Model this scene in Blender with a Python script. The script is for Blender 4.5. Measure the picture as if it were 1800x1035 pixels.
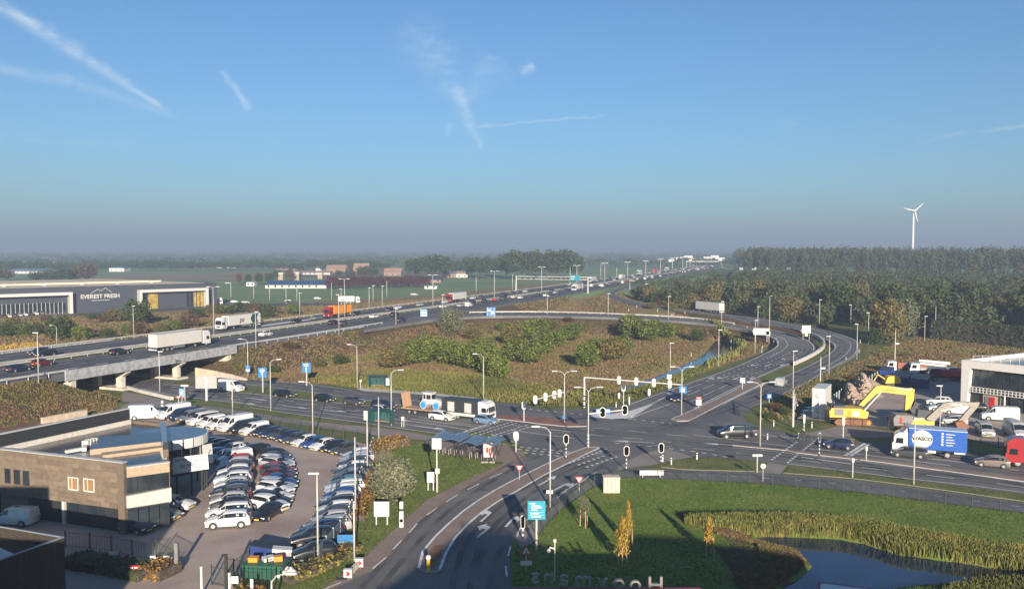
import bpy, bmesh, math, random
import numpy as np
from mathutils import Vector, Matrix
from mathutils.geometry import tessellate_polygon
random.seed(7); RNG = np.random.default_rng(7)
R = math.radians
sc = bpy.context.scene
COL = sc.collection
for o in list(bpy.data.objects): bpy.data.objects.remove(o)

# ---------------------------------------------------------------- camera
CAMZ, FPX, HOR = 28.0, 1450.0, 441.0
TH = math.atan((517.5-HOR)/FPX)
cam = bpy.data.objects.new('camera', bpy.data.cameras.new('camera')); COL.objects.link(cam)
cam.location = (0, 0, CAMZ); cam.rotation_euler = (R(90)-TH, 0, 0)
cam.data.sensor_width = 36; cam.data.lens = 36*FPX/1800
cam.data.clip_start = .5; cam.data.clip_end = 20000
sc.camera = cam
# ---------------------------------------------------------------- light
SUN_EL, SUN_AZ = R(14.5), R(180-8.9)       # azimuth clockwise from +Y: the sun stands behind the camera, a little to its right
world = bpy.data.worlds.new("World"); sc.world = world; world.use_nodes = True
wn, wl = world.node_tree.nodes, world.node_tree.links
bg = wn['Background']; bg.inputs[1].default_value = 0.058
sky = wn.new('ShaderNodeTexSky'); sky.sky_type = 'NISHITA'; sky.sun_disc = False
sky.sun_elevation = SUN_EL; sky.sun_rotation = SUN_AZ
sky.air_density = 1.0; sky.dust_density = 0.6; sky.ozone_density = 2.0
sun = bpy.data.objects.new('sun', bpy.data.lights.new('sun', 'SUN')); COL.objects.link(sun)
sun.data.energy = 5.0; sun.data.angle = R(0.5); sun.data.color = (1, .86, .70)
sd = Vector((math.sin(SUN_AZ)*math.cos(SUN_EL), math.cos(SUN_AZ)*math.cos(SUN_EL), math.sin(SUN_EL)))
sun.rotation_euler = (-sd).to_track_quat('-Z', 'Y').to_euler()
sc.view_settings.view_transform = 'Standard'; sc.view_settings.look = 'None'
sc.view_settings.gamma = 1; sc.view_settings.exposure = 1.08; sc.view_settings.use_curve_mapping = False
sc.render.engine = 'CYCLES'
sc.cycles.max_bounces = 6; sc.cycles.transparent_max_bounces = 12; sc.cycles.volume_bounces = 1

# ---------------------------------------------------------------- helpers
def raydir(x, y):
    u = (x-900)/FPX; v = -(y-517.5)/FPX
    return Vector((u, math.cos(TH)+v*math.sin(TH), -math.sin(TH)+v*math.cos(TH)))
def G(x, y, z=0.):
    "photo point -> place on the level z"
    d = raydir(x, y); t = (z-CAMZ)/d.z
    return (d.x*t, d.y*t)
def at_depth(x, y, Y):
    "photo point -> point at ground distance Y"
    d = raydir(x, y); t = Y/d.y
    return (d.x*t, Y, CAMZ+d.z*t)
def tag(o, label=None, cat=None, group=None, kind=None):
    if label: o['label'] = label
    if cat: o['category'] = cat
    if group: o['group'] = group
    if kind: o['kind'] = kind
    return o
def new_obj(name, data=None, parent=None, loc=(0, 0, 0), rz=0, scale=None):
    o = bpy.data.objects.new(name, data); COL.objects.link(o)
    o.location = loc
    if isinstance(rz, (tuple, list)): o.rotation_euler = rz
    else: o.rotation_euler = (0, 0, rz)
    if scale is not None: o.scale = (scale,)*3 if not isinstance(scale, (tuple, list)) else scale
    if parent: o.parent = parent
    return o
def thing(name, label, cat, loc=(0, 0, 0), rz=0, group=None, scale=None):
    return tag(new_obj(name, None, None, loc, rz, scale), label, cat, group)
def kids(o): return KIDS.get(o.name, [])
def copy_tree(o, label=None, loc=None, rz=None, group=None, scale=None, parent=None, color=None, paintnames=None):
    c = o.copy(); COL.objects.link(c)
    if parent: c.parent = parent
    if loc is not None: c.location = loc
    if rz is not None: c.rotation_euler = (0, 0, rz)
    if scale is not None: c.scale = (scale,)*3 if not isinstance(scale, (tuple, list)) else scale
    if label: c['label'] = label
    if group: c['group'] = group
    if color: c.color = color
    for ch in o.children: copy_tree(ch, parent=c, color=color)
    return c
class MB:
    def __init__(s): s.v = []; s.f = []; s.m = []
    def add(s, vs, fs, m=0):
        b = len(s.v); s.v += [tuple(p) for p in vs]; s.f += [tuple(b+i for i in f) for f in fs]; s.m += [m]*len(fs); return s
    def box(s, x0, y0, z0, x1, y1, z1, m=0):
        return s.add([(x0,y0,z0),(x1,y0,z0),(x1,y1,z0),(x0,y1,z0),(x0,y0,z1),(x1,y0,z1),(x1,y1,z1),(x0,y1,z1)],
                     [(3,2,1,0),(4,5,6,7),(0,1,5,4),(1,2,6,5),(2,3,7,6),(3,0,4,7)], m)
    def cbox(s, cx, cy, cz, sx, sy, sz, m=0):
        return s.box(cx-sx/2, cy-sy/2, cz-sz/2, cx+sx/2, cy+sy/2, cz+sz/2, m)
    def quad(s, a, b, c, d, m=0): return s.add([a, b, c, d], [(0,1,2,3)], m)
    def prism(s, poly, z0, z1, m=0, mside=None, bottom=True):
        poly = ccw(poly); n = len(poly)
        tri = tessellate_polygon([[Vector((p[0], p[1], 0)) for p in poly]])
        vs = [(p[0], p[1], z0) for p in poly]+[(p[0], p[1], z1) for p in poly]
        tt = []
        for t in tri:
            a, b, c = [poly[i] for i in t]
            if (b[0]-a[0])*(c[1]-a[1])-(b[1]-a[1])*(c[0]-a[0]) < 0: t = (t[0], t[2], t[1])
            tt.append(tuple(t))
        s.add(vs, [tuple(i+n for i in t) for t in tt]+([tuple(reversed(t)) for t in tt] if bottom else []), m)
        b = len(s.v)-2*n
        for i in range(n):
            j = (i+1) % n; s.f.append((b+i, b+j, b+j+n, b+i+n)); s.m.append(m if mside is None else mside)
        return s
    def side(s, prof, y0, y1, m=0):
        "profile in x,z pushed along y"
        n = len(prof); area = sum(prof[i][0]*prof[(i+1)%n][1]-prof[(i+1)%n][0]*prof[i][1] for i in range(n))
        if area > 0: prof = prof[::-1]
        vs = [(p[0], y0, p[1]) for p in prof]+[(p[0], y1, p[1]) for p in prof]
        fs = [tuple(reversed(range(n))), tuple(range(n, 2*n))]+[(i, (i+1)%n, (i+1)%n+n, i+n) for i in range(n)]
        return s.add(vs, fs, m)
    def tube(s, pts, r, n=6, m=0, r2=None, cap=True):
        pts = [Vector(p) for p in pts]; k = len(pts); base = len(s.v)
        for i, p in enumerate(pts):
            d = (pts[min(i+1, k-1)]-pts[max(i-1, 0)]).normalized()
            a = d.orthogonal() if abs(d.z) < .95 else Vector((1, 0, 0))
            a = (a-d*a.dot(d)).normalized(); b = d.cross(a)
            rr = r if r2 is None else r+(r2-r)*i/(k-1)
            for j in range(n):
                t = 2*math.pi*j/n; s.v.append(tuple(p+(a*math.cos(t)+b*math.sin(t))*rr))
        for i in range(k-1):
            for j in range(n):
                q = (j+1) % n
                s.f.append((base+i*n+j, base+i*n+q, base+(i+1)*n+q, base+(i+1)*n+j)); s.m.append(m)
        if cap:
            s.f.append(tuple(base+j for j in reversed(range(n)))); s.m.append(m)
            s.f.append(tuple(base+(k-1)*n+j for j in range(n))); s.m.append(m)
        return s
    def sphere(s, c, r, n=8, k=5, m=0, sz=1):
        vs = [(c[0], c[1], c[2]-r*sz)]
        for i in range(1, k):
            a = math.pi*i/k
            for j in range(n):
                t = 2*math.pi*j/n; vs.append((c[0]+r*math.sin(a)*math.cos(t), c[1]+r*math.sin(a)*math.sin(t), c[2]-r*sz*math.cos(a)))
        vs.append((c[0], c[1], c[2]+r*sz)); fs = []
        for j in range(n):
            q = (j+1) % n; fs.append((0, 1+q, 1+j))
            for i in range(k-2): fs.append((1+i*n+j, 1+i*n+q, 1+(i+1)*n+q, 1+(i+1)*n+j))
            fs.append((1+(k-2)*n+j, 1+(k-2)*n+q, len(vs)-1))
        return s.add(vs, fs, m)
    def mesh(s, name, mats, smooth=False):
        me = bpy.data.meshes.new(name); me.from_pydata(s.v, [], s.f)
        for m in (mats if isinstance(mats, (list, tuple)) else [mats]): me.materials.append(m)
        me.polygons.foreach_set('material_index', s.m)
        if smooth: me.polygons.foreach_set('use_smooth', [True]*len(s.f))
        me.update(); return me
    def build(s, name, mats, parent=None, loc=(0, 0, 0), rz=0, smooth=False, scale=None):
        return new_obj(name, s.mesh(name, mats, smooth), parent, loc, rz, scale)
def ccw(poly):
    a = sum(poly[i][0]*poly[(i+1)%len(poly)][1]-poly[(i+1)%len(poly)][0]*poly[i][1] for i in range(len(poly)))
    return list(poly) if a > 0 else list(poly)[::-1]
def smoothline(pts, n=6):
    "Catmull-Rom through the points"
    P = [np.array(p, float) for p in pts]; P = [2*P[0]-P[1]]+P+[2*P[-1]-P[-2]]; out = []
    for i in range(1, len(P)-2):
        for k in range(n):
            t = k/n
            out.append(tuple(.5*((2*P[i])+(-P[i-1]+P[i+1])*t+(2*P[i-1]-5*P[i]+4*P[i+1]-P[i+2])*t*t+(-P[i-1]+3*P[i]-3*P[i+1]+P[i+2])*t**3)))
    out.append(tuple(P[-2])); return out
def resample(pts, step):
    P = np.array(pts, float); d = np.r_[0, np.cumsum(np.linalg.norm(np.diff(P[:, :2], axis=0), axis=1))]
    n = max(2, int(d[-1]/step)+1); t = np.linspace(0, d[-1], n)
    return [tuple(np.interp(q, d, P[:, k]) for k in range(P.shape[1])) for q in t]
def nsample(pts, n):
    P = np.array(pts, float); d = np.r_[0, np.cumsum(np.linalg.norm(np.diff(P[:, :2], axis=0), axis=1))]
    return [tuple(np.interp(q, d, P[:, k]) for k in range(P.shape[1])) for q in np.linspace(0, d[-1], n)]
def gp(l, z=0.): return [G(p[0], p[1], z) for p in l]
def g3(l): return [G(p[0], p[1], p[2])+(p[2],) for p in l]
def offset(line, s):
    "parallel of a polyline (x,y[,z]); positive = right of travel"
    out = []
    for i, p in enumerate(line):
        a = line[max(i-1, 0)]; b = line[min(i+1, len(line)-1)]
        dx, dy = b[0]-a[0], b[1]-a[1]; L = math.hypot(dx, dy) or 1
        out.append((p[0]+dy/L*s, p[1]-dx/L*s)+tuple(p[2:]))
    return out

# ---------------------------------------------------------------- materials
MATS = {}
def nodes(name):
    m = bpy.data.materials.new(name); m.use_nodes = True
    return m, m.node_tree.nodes, m.node_tree.links, m.node_tree.nodes['Principled BSDF']
def mat(name, col, rough=.6, metal=0., var=.12, scale=3., bump=0., spec=.5, coat=0., emit=0.):
    if name in MATS: return MATS[name]
    m, N, L, b = nodes(name)
    b.inputs['Roughness'].default_value = rough; b.inputs['Metallic'].default_value = metal
    b.inputs['Specular IOR Level'].default_value = spec; b.inputs['Coat Weight'].default_value = coat
    g = N.new('ShaderNodeNewGeometry'); n = N.new('ShaderNodeTexNoise'); n.inputs['Scale'].default_value = scale
    n.inputs['Detail'].default_value = 5; L.new(g.outputs['Position'], n.inputs['Vector'])
    r = N.new('ShaderNodeMapRange'); r.inputs['From Min'].default_value = .3; r.inputs['From Max'].default_value = .7
    r.inputs['To Min'].default_value = 1-var; r.inputs['To Max'].default_value = 1+var; L.new(n.outputs['Fac'], r.inputs['Value'])
    mx = N.new('ShaderNodeMix'); mx.data_type = 'RGBA'; mx.blend_type = 'MULTIPLY'; mx.inputs['Factor'].default_value = 1
    mx.inputs['A'].default_value = (*col, 1); L.new(r.outputs[0], mx.inputs['B']); L.new(mx.outputs['Result'], b.inputs['Base Color'])
    if bump:
        bp = N.new('ShaderNodeBump'); bp.inputs['Strength'].default_value = bump; bp.inputs['Distance'].default_value = .1
        L.new(n.outputs['Fac'], bp.inputs['Height']); L.new(bp.outputs[0], b.inputs['Normal'])
    if emit: b.inputs['Emission Color'].default_value = (*col, 1); b.inputs['Emission Strength'].default_value = emit
    MATS[name] = m; return m
def ramp_mat(name, cols, scale=.15, detail=8, fine=2.5, finevar=.35, rough=.9, bump=.6, bdist=.3, island=0., distort=0., aniso=None, trans=0.):
    "world-space noise through a colour ramp, a finer noise for grain"
    m, N, L, b = nodes(name)
    b.inputs['Roughness'].default_value = rough; b.inputs['Specular IOR Level'].default_value = .2
    g = N.new('ShaderNodeNewGeometry'); vec = g.outputs['Position']
    if aniso:
        mp = N.new('ShaderNodeMapping'); mp.inputs['Scale'].default_value = aniso[:3]; mp.inputs['Rotation'].default_value = (0, 0, aniso[3] if len(aniso) > 3 else 0)
        L.new(vec, mp.inputs['Vector']); vec = mp.outputs[0]
    n = N.new('ShaderNodeTexNoise'); n.inputs['Scale'].default_value = scale; n.inputs['Detail'].default_value = detail
    n.inputs['Roughness'].default_value = .62; n.inputs['Distortion'].default_value = distort; L.new(vec, n.inputs['Vector'])
    r = N.new('ShaderNodeValToRGB'); cr = r.color_ramp
    while len(cr.elements) < len(cols): cr.elements.new(.5)
    for i, (p, c) in enumerate(cols): cr.elements[i].position = p; cr.elements[i].color = (*c, 1)
    L.new(n.outputs['Fac'], r.inputs['Fac'])
    n2 = N.new('ShaderNodeTexNoise'); n2.inputs['Scale'].default_value = fine; n2.inputs['Detail'].default_value = 6; n2.inputs['Roughness'].default_value = .7
    L.new(g.outputs['Position'], n2.inputs['Vector'])
    mr = N.new('ShaderNodeMapRange'); mr.inputs['From Min'].default_value = .3; mr.inputs['From Max'].default_value = .7
    mr.inputs['To Min'].default_value = 1-finevar; mr.inputs['To Max'].default_value = 1+finevar; L.new(n2.outputs['Fac'], mr.inputs['Value'])
    mx = N.new('ShaderNodeMix'); mx.data_type = 'RGBA'; mx.blend_type = 'MULTIPLY'; mx.inputs['Factor'].default_value = 1
    L.new(r.outputs[0], mx.inputs['A']); L.new(mr.outputs[0], mx.inputs['B']); out = mx.outputs['Result']
    if island:
        mi = N.new('ShaderNodeMapRange'); mi.inputs['To Min'].default_value = 1-island; mi.inputs['To Max'].default_value = 1+island
        L.new(g.outputs['Random Per Island'], mi.inputs['Value'])
        m2 = N.new('ShaderNodeMix'); m2.data_type = 'RGBA'; m2.blend_type = 'MULTIPLY'; m2.inputs['Factor'].default_value = 1
        L.new(out, m2.inputs['A']); L.new(mi.outputs[0], m2.inputs['B']); out = m2.outputs['Result']
    L.new(out, b.inputs['Base Color'])
    if bump:
        bp = N.new('ShaderNodeBump'); bp.inputs['Strength'].default_value = bump; bp.inputs['Distance'].default_value = bdist
        L.new(n2.outputs['Fac'], bp.inputs['Height']); L.new(bp.outputs[0], b.inputs['Normal'])
    if trans:
        t = N.new('ShaderNodeBsdfTranslucent'); L.new(out, t.inputs['Color'])
        ms = N.new('ShaderNodeMixShader'); ms.inputs[0].default_value = trans
        L.new(b.outputs[0], ms.inputs[1]); L.new(t.outputs[0], ms.inputs[2]); L.new(ms.outputs[0], N['Material Output'].inputs['Surface'])
    MATS[name] = m; return m
def paint_mat():
    m, N, L, b = nodes('car_paint')
    oi = N.new('ShaderNodeObjectInfo'); g = N.new('ShaderNodeNewGeometry')
    n = N.new('ShaderNodeTexNoise'); n.inputs['Scale'].default_value = 1.3; n.inputs['Detail'].default_value = 6; L.new(g.outputs['Position'], n.inputs['Vector'])
    mr = N.new('ShaderNodeMapRange'); mr.inputs['To Min'].default_value = .8; mr.inputs['To Max'].default_value = 1.15; L.new(n.outputs['Fac'], mr.inputs['Value'])
    mx = N.new('ShaderNodeMix'); mx.data_type = 'RGBA'; mx.blend_type = 'MULTIPLY'; mx.inputs['Factor'].default_value = 1
    L.new(oi.outputs['Color'], mx.inputs['A']); L.new(mr.outputs[0], mx.inputs['B']); L.new(mx.outputs['Result'], b.inputs['Base Color'])
    b.inputs['Roughness'].default_value = .35; b.inputs['Coat Weight'].default_value = .6; b.inputs['Coat Roughness'].default_value = .06
    return m
PAINT = paint_mat()
GLASS = mat('tinted_glass', (.012, .016, .02), .06, spec=.8, var=.3)
TYRE = mat('tyre_rubber', (.018, .018, .018), .8)
RIM = mat('alloy_rim', (.42, .43, .44), .35, .5)
BLACKP = mat('black_plastic', (.02, .021, .023), .5)
LIGHTG = mat('lamp_glass', (.75, .77, .8), .15)
REDL = mat('red_lamp', (.4, .015, .012), .25)
PLATE = mat('yellow_plate', (.75, .5, .03), .5)
STEEL = mat('galvanised_steel', (.5, .5, .48), .5, .2, .15)
WHITEM = mat('white_metal', (.66, .65, .62), .5)
DARKM = mat('dark_metal', (.04, .045, .05), .5, .3)
CONC = mat('concrete', (.36, .34, .31), .9, var=.25, scale=.8, bump=.2)
ASPH = ramp_mat('asphalt', [(.3, (.095, .095, .10)), (.5, (.135, .134, .136)), (.75, (.19, .182, .172))], .10, 8, 6, .18, .85, .1, .02)
ASPHD = ramp_mat('motorway_asphalt', [(.3, (.08, .082, .088)), (.6, (.105, .107, .112)), (.8, (.135, .134, .134))], .1, 5, 5, .12, .85, .1, .02, aniso=(1, .08, 1, R(22)))
PATHM = ramp_mat('path_paving', [(.3, (.21, .185, .17)), (.7, (.28, .25, .23))], .3, 6, 5, .12, .9, .1, .02)
LOTM = ramp_mat('yard_paving', [(.28, (.24, .19, .165)), (.5, (.35, .285, .245)), (.75, (.44, .365, .31))], .10, 7, 4, .12, .9, .1, .02)
BRICKM = ramp_mat('red_clinker', [(.3, (.20, .10, .08)), (.7, (.28, .15, .12))], .5, 5, 8, .25, .9, .1, .02)
BROWNP = ramp_mat('brown_clinker', [(.3, (.20, .155, .13)), (.7, (.27, .21, .175))], .5, 5, 8, .2, .9, .1, .02)
LINE = mat('road_marking', (.62, .61, .58), .7, var=.25, scale=2.)
KERB = mat('kerb_stone', (.48, .46, .43), .8, var=.15, scale=1.)
GRASS = ramp_mat('verge_grass', [(.25, (.075, .10, .025)), (.45, (.115, .135, .04)), (.6, (.155, .16, .055)), (.8, (.20, .17, .08))], .22, 9, 3, .45)
LAWN = ramp_mat('lawn_grass', [(.25, (.08, .13, .022)), (.45, (.12, .18, .032)), (.6, (.17, .21, .048)), (.75, (.25, .23, .085))], .12, 10, 4, .4)
ROUGH = ramp_mat('rough_meadow', [(.22, (.10, .12, .04)), (.38, (.18, .165, .06)), (.5, (.26, .20, .09)), (.6, (.27, .16, .095)), (.8, (.36, .28, .14))], .06, 12, 1.6, .5, bdist=.8)
BANKM = ramp_mat('bank_scrub', [(.25, (.045, .055, .02)), (.42, (.085, .07, .03)), (.55, (.12, .07, .045)), (.7, (.11, .09, .035)), (.85, (.17, .13, .06))], .12, 12, 1.3, .5, bdist=.8)
FIELD = ramp_mat('pasture', [(.3, (.13, .21, .075)), (.5, (.17, .25, .095)), (.7, (.22, .27, .115))], .012, 8, .3, .15)
FIELD2 = ramp_mat('stubble_field', [(.3, (.2, .17, .09)), (.5, (.26, .21, .12)), (.7, (.30, .23, .15))], .02, 8, .3, .2, aniso=(1, .3, 1))
SOIL = ramp_mat('bare_soil', [(.3, (.14, .08, .05)), (.7, (.25, .15, .09))], .3, 8, 2, .3)
WATER = mat('pond_water', (.006, .018, .05), .08, var=.3, scale=.3, spec=.6)

# sky: streaks of old contrails on the Nishita sky
def wmath(op, a, b=None, c=None):
    n = wn.new('ShaderNodeMath'); n.operation = op
    for i, v in enumerate((a, b, c)):
        if v is None: continue
        if isinstance(v, (int, float)): n.inputs[i].default_value = v
        else: wl.new(v, n.inputs[i])
    return n.outputs[0]
tc = wn.new('ShaderNodeTexCoord'); nrm = wn.new('ShaderNodeVectorMath'); nrm.operation = 'NORMALIZE'
wl.new(tc.outputs['Generated'], nrm.inputs[0]); dirv = nrm.outputs[0]
def wdot(v):
    n = wn.new('ShaderNodeVectorMath'); n.operation = 'DOT_PRODUCT'; wl.new(dirv, n.inputs[0]); n.inputs[1].default_value = v; return n.outputs['Value']
cn = wn.new('ShaderNodeTexNoise'); cn.inputs['Scale'].default_value = 42; cn.inputs['Detail'].default_value = 9; cn.inputs['Roughness'].default_value = .65
cmap = wn.new('ShaderNodeMapping'); cmap.inputs['Scale'].default_value = (1, 1, 2.2); wl.new(dirv, cmap.inputs[0]); wl.new(cmap.outputs[0], cn.inputs['Vector'])
cnf = wn.new('ShaderNodeMapRange'); cnf.inputs['From Min'].default_value = .36; cnf.inputs['From Max'].default_value = .66; wl.new(cn.outputs['Fac'], cnf.inputs[0])
nz = wmath('SUBTRACT', cn.outputs['Fac'], .5)
total = None
#        x0   y0   x1   y1   w0  w1  strength
for x0, y0, x1, y1, w0, w1, st, rag in [(-30, -8, 150, 102, 9, 11, .42, .75), (150, 102, 285, 192, 10, 3.5, .34, .7), (-30, 116, 130, 145, 8, 8, .20, .6), (130, 145, 310, 205, 11, 5, .12, .4),
        (388, 126, 412, 152, 3, 6, .22, .5), (408, 148, 438, 194, 3.5, 8, .34, .8), (735, 60, 812, 172, 48, 24, .15, 1.), (870, 100, 822, 176, 40, 18, .12, .9), (798, 150, 832, 238, 15, 6, .36, .85),
        (915, 128, 938, 114, 7, 9, .4, .8), (785, 240, 793, 218, 4, 5, .2, .6), (830, 224, 1060, 203, 2.5, 1.6, .26, .5), (822, 200, 846, 262, 11, 3, .25, .6), (700, 50, 800, 120, 40, 30, .08, 1.),
        (1720, 231, 1810, 222, 2.5, 2, .2, .6), (1618, 250, 1700, 232, 4, 4, .1, .5), (-20, 244, 240, 258, 8, 5, .06, .8), (1340, 205, 1400, 222, 10, 6, .06, 1.)]:
    a = raydir(x0, y0).normalized(); b = raydir(x1, y1).normalized()
    n = a.cross(b).normalized(); t = (b-a).normalized(); t0, t1 = a.dot(t), b.dot(t)
    u = wn.new('ShaderNodeMapRange'); u.inputs['From Min'].default_value = t0; u.inputs['From Max'].default_value = t1; u.clamp = False
    wl.new(wdot(t), u.inputs[0]); u = u.outputs[0]
    uc = wmath('MINIMUM', wmath('MAXIMUM', u, 0.), 1.)
    w = wmath('ADD', wmath('MULTIPLY', uc, (w1-w0)/FPX), w0/FPX)
    d = wmath('ADD', wdot(n), wmath('MULTIPLY', nz, .012*rag+.004))
    q = wmath('DIVIDE', d, w); g = wmath('EXPONENT', wmath('MULTIPLY', wmath('MULTIPLY', q, q), -1.2))
    ends = wmath('MULTIPLY', wmath('SMOOTH_MIN', wmath('MAXIMUM', wmath('MULTIPLY', wmath('ADD', u, .06), 9.), 0.), 1., .2), wmath('SMOOTH_MIN', wmath('MAXIMUM', wmath('MULTIPLY', wmath('SUBTRACT', 1.06, u), 9.), 0.), 1., .2))
    ni = wmath('ADD', wmath('MULTIPLY', cnf.outputs[0], rag), 1-rag)
    front = wmath('GREATER_THAN', wdot(tuple(a)), 0.)
    s = wmath('MULTIPLY', wmath('MULTIPLY', wmath('MULTIPLY', g, ends), ni), wmath('MULTIPLY', front, st*1.15))
    total = s if total is None else wmath('MAXIMUM', total, s)
mixc = wn.new('ShaderNodeMix'); mixc.data_type = 'RGBA'; wl.new(total, mixc.inputs['Factor'])
wl.new(sky.outputs[0], mixc.inputs['A']); mixc.inputs['B'].default_value = (8.2, 8.8, 9.0, 1)
tint = wn.new('ShaderNodeMix'); tint.data_type = 'RGBA'; tint.blend_type = 'MULTIPLY'; tint.inputs['Factor'].default_value = 1
wl.new(sky.outputs[0], tint.inputs['A']); tint.inputs['B'].default_value = (.53, .84, 1.12, 1); wl.new(tint.outputs['Result'], mixc.inputs['A'])
wl.new(mixc.outputs['Result'], bg.inputs[0])

# ---------------------------------------------------------------- terrain
MZ = 5.3
MC = [(-207, -100), (-158, 20), (-109, 140), (-21.5, 352), (54.5, 550), (168, 870), (240, 1070), (305, 1300), (370, 1600), (430, 2000), (480, 2500)]
MCL = resample([p+(MZ,) for p in smoothline(MC, 8)], 6.)
A_OUT = [(1240,480+26,MZ),(1087.5,512.5,MZ),(1090,521,MZ),(1112,528,MZ),(1154,537,5.2),(1206,544,4.6),(1269.6,552,4),(1330,558.4,3.4),(1403,571.4,2.5),(1438,577,2.1),(1481.5,589,1.5),(1504.6,598,1.1),(1510,606.7,.9),(1506,621,.6),(1493,631,.4),(1461,648,.1),(1400,683,0),(1326,713,0),(1308,722,0)]
A_IN = [(1180,500,MZ),(1067,514,MZ),(1068,521,MZ),(1080,528,MZ),(1119,535.7,5.2),(1177,543.8,4.6),(1230,550.5,4),(1300,562,3.4),(1380,575,2.5),(1423,586,2.1),(1448,596,1.5),(1460,602,1.1),(1466,608,.9),(1464,616,.6),(1442,630.6,.3),(1421.6,642.5,.1),(1380,661,0),(1323.6,683,0),(1270,710,0)]
A_OUT[0] = (1140,497,MZ); A_IN[0] = (1100,503,MZ)
B_OUT = [(640,569,MZ),(760,554,MZ),(824,551,MZ),(900,550,MZ),(980,550.4,MZ),(1090,553.8,5.2),(1220,561,4.4),(1300,571.5,3.4),(1352,578.5,2.7),(1403,591,1.9),(1427,602,1.4),(1434,613,1),(1426,623,.6),(1396,636,.3),(1323,669,0),(1225.6,718,0)]
B_IN = [(640,580,MZ),(760,562,MZ),(824,557,MZ),(900,555,MZ),(980,555.5,MZ),(1090,558.5,5.2),(1220,566.5,4.4),(1300,577.5,3.4),(1340,587,2.7),(1361,596,1.9),(1366,603,1.4),(1360,612,1),(1340,622,.6),(1290,645,.2),(1204,675,0),(1100,711,0)]
def ribbon_lines(L, Rr, n=90):
    return nsample(smoothline(g3(L), 8), n), nsample(smoothline(g3(Rr), 8), n)
AO, AI = ribbon_lines(A_OUT, A_IN); BO, BI = ribbon_lines(B_OUT, B_IN)
AC = [tuple((a[k]+b[k])/2 for k in range(3)) for a, b in zip(AO, AI)]
BC = [tuple((a[k]+b[k])/2 for k in range(3)) for a, b in zip(BO, BI)]
# far side: slip roads beyond the motorway (level with the ground, low)
def seg_height(X, Y, line, w, slope, zdrop=.45):
    best = np.full(X.shape, -9.)
    L = line[::2]+[line[-1]] if len(line) > 120 else line
    for (x0, y0, z0), (x1, y1, z1) in zip(L[:-1], L[1:]):
        dx, dy = x1-x0, y1-y0; q = dx*dx+dy*dy+1e-9
        t = np.clip(((X-x0)*dx+(Y-y0)*dy)/q, 0, 1); d = np.hypot(X-x0-t*dx, Y-y0-t*dy)
        ww = w
        h = (z0+(z1-z0)*t)-zdrop-slope*np.maximum(0, d-ww)
        best = np.maximum(best, h)
    return best
def inside(X, Y, poly):
    c = np.zeros(X.shape, bool); n = len(poly)
    for i in range(n):
        x0, y0 = poly[i]; x1, y1 = poly[(i+1) % n]
        k = ((y0 > Y) != (y1 > Y)) & (X < (x1-x0)*(Y-y0)/((y1-y0) or 1e-9)+x0); c ^= k
    return c
def polydist(X, Y, poly):
    best = np.full(X.shape, 1e9); n = len(poly)
    for i in range(n):
        x0, y0 = poly[i]; x1, y1 = poly[(i+1) % n]; dx, dy = x1-x0, y1-y0
        t = np.clip(((X-x0)*dx+(Y-y0)*dy)/(dx*dx+dy*dy+1e-9), 0, 1); best = np.minimum(best, np.hypot(X-x0-t*dx, Y-y0-t*dy))
    return best
POND_A = gp([(1256,592),(1285,598),(1304,610),(1290,624),(1258,634),(1222,645),(1182,660),(1132,677),(1060,698),(1052,692),(1118,668),(1163,651),(1203,634),(1230,622),(1244,608)])
POND_B = gp([(1300,931),(1340,928),(1400,931),(1480,935),(1530,945),(1580,961),(1640,969),(1700,976),(1760,986),(1830,993),(1850,1003),(1740,1006),(1690,1015),(1600,1022),(1560,1028),(1500,1042),(1440,1060),(1320,1075),(1345,1035),(1370,1015),(1400,1000),(1418,983),(1400,962),(1350,950),(1315,942)])
DITCH_C = gp([(1395,735),(1412,708),(1432,698),(1428,712),(1405,742)])
GV = (.47, .88)
def height(X, Y):
    X = np.asarray(X, float); Y = np.asarray(Y, float)
    hm = seg_height(X, Y, MCL, 20.4, .42)
    s = X*GV[0]+Y*GV[1]
    gap = np.where(s < 116, (99-s)*.55, (s-133)*.5)
    u = -X*.88+Y*.47
    near = (u > 70) & (u < 290)
    hm = np.where(near, np.minimum(hm, np.maximum(gap, 0)), hm)
    ha = seg_height(X, Y, AC, 5.2, .4, .35); hb = seg_height(X, Y, BC[:62], 4.2, .4, .35)
    h = np.maximum(0, np.maximum(hm, np.maximum(ha, hb)))
    for P, dp in ((POND_A, .5), (POND_B, .55), (DITCH_C, .8)):
        bx = [p[0] for p in P]; by = [p[1] for p in P]
        m = (X > min(bx)-6) & (X < max(bx)+6) & (Y > min(by)-6) & (Y < max(by)+6)
        if m.any():
            ins = inside(X[m], Y[m], P); dd = polydist(X[m], Y[m], P)
            h[m] = np.where(ins, -.35-np.minimum(1.3, dd*dp), np.minimum(h[m], np.maximum(-.35, h[m]-.35+dd*.3)))
    return h
def grow(start, stop, step, k):
    out = [start]
    while out[-1] < stop: out.append(out[-1]+step); step *= k
    return out
ys = list(np.arange(-60, 40, 10.))+list(np.arange(40, 360, 1.6))+grow(360, 9000, 2., 1.055)
xr = list(np.arange(0, 150, 1.6)); xr = xr+grow(151, 5200, 2., 1.09)
xs = [-v for v in xr[::-1]][:-1]+xr
XX, YY = np.meshgrid(np.array(xs), np.array(ys)); ZZ = height(XX, YY)
nx, ny = len(xs), len(ys)
V = np.stack([XX, YY, ZZ], -1).reshape(-1, 3)
I = np.arange(nx*ny).reshape(ny, nx)
F = np.stack([I[:-1, :-1], I[:-1, 1:], I[1:, 1:], I[1:, :-1]], -1).reshape(-1, 4)
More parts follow.
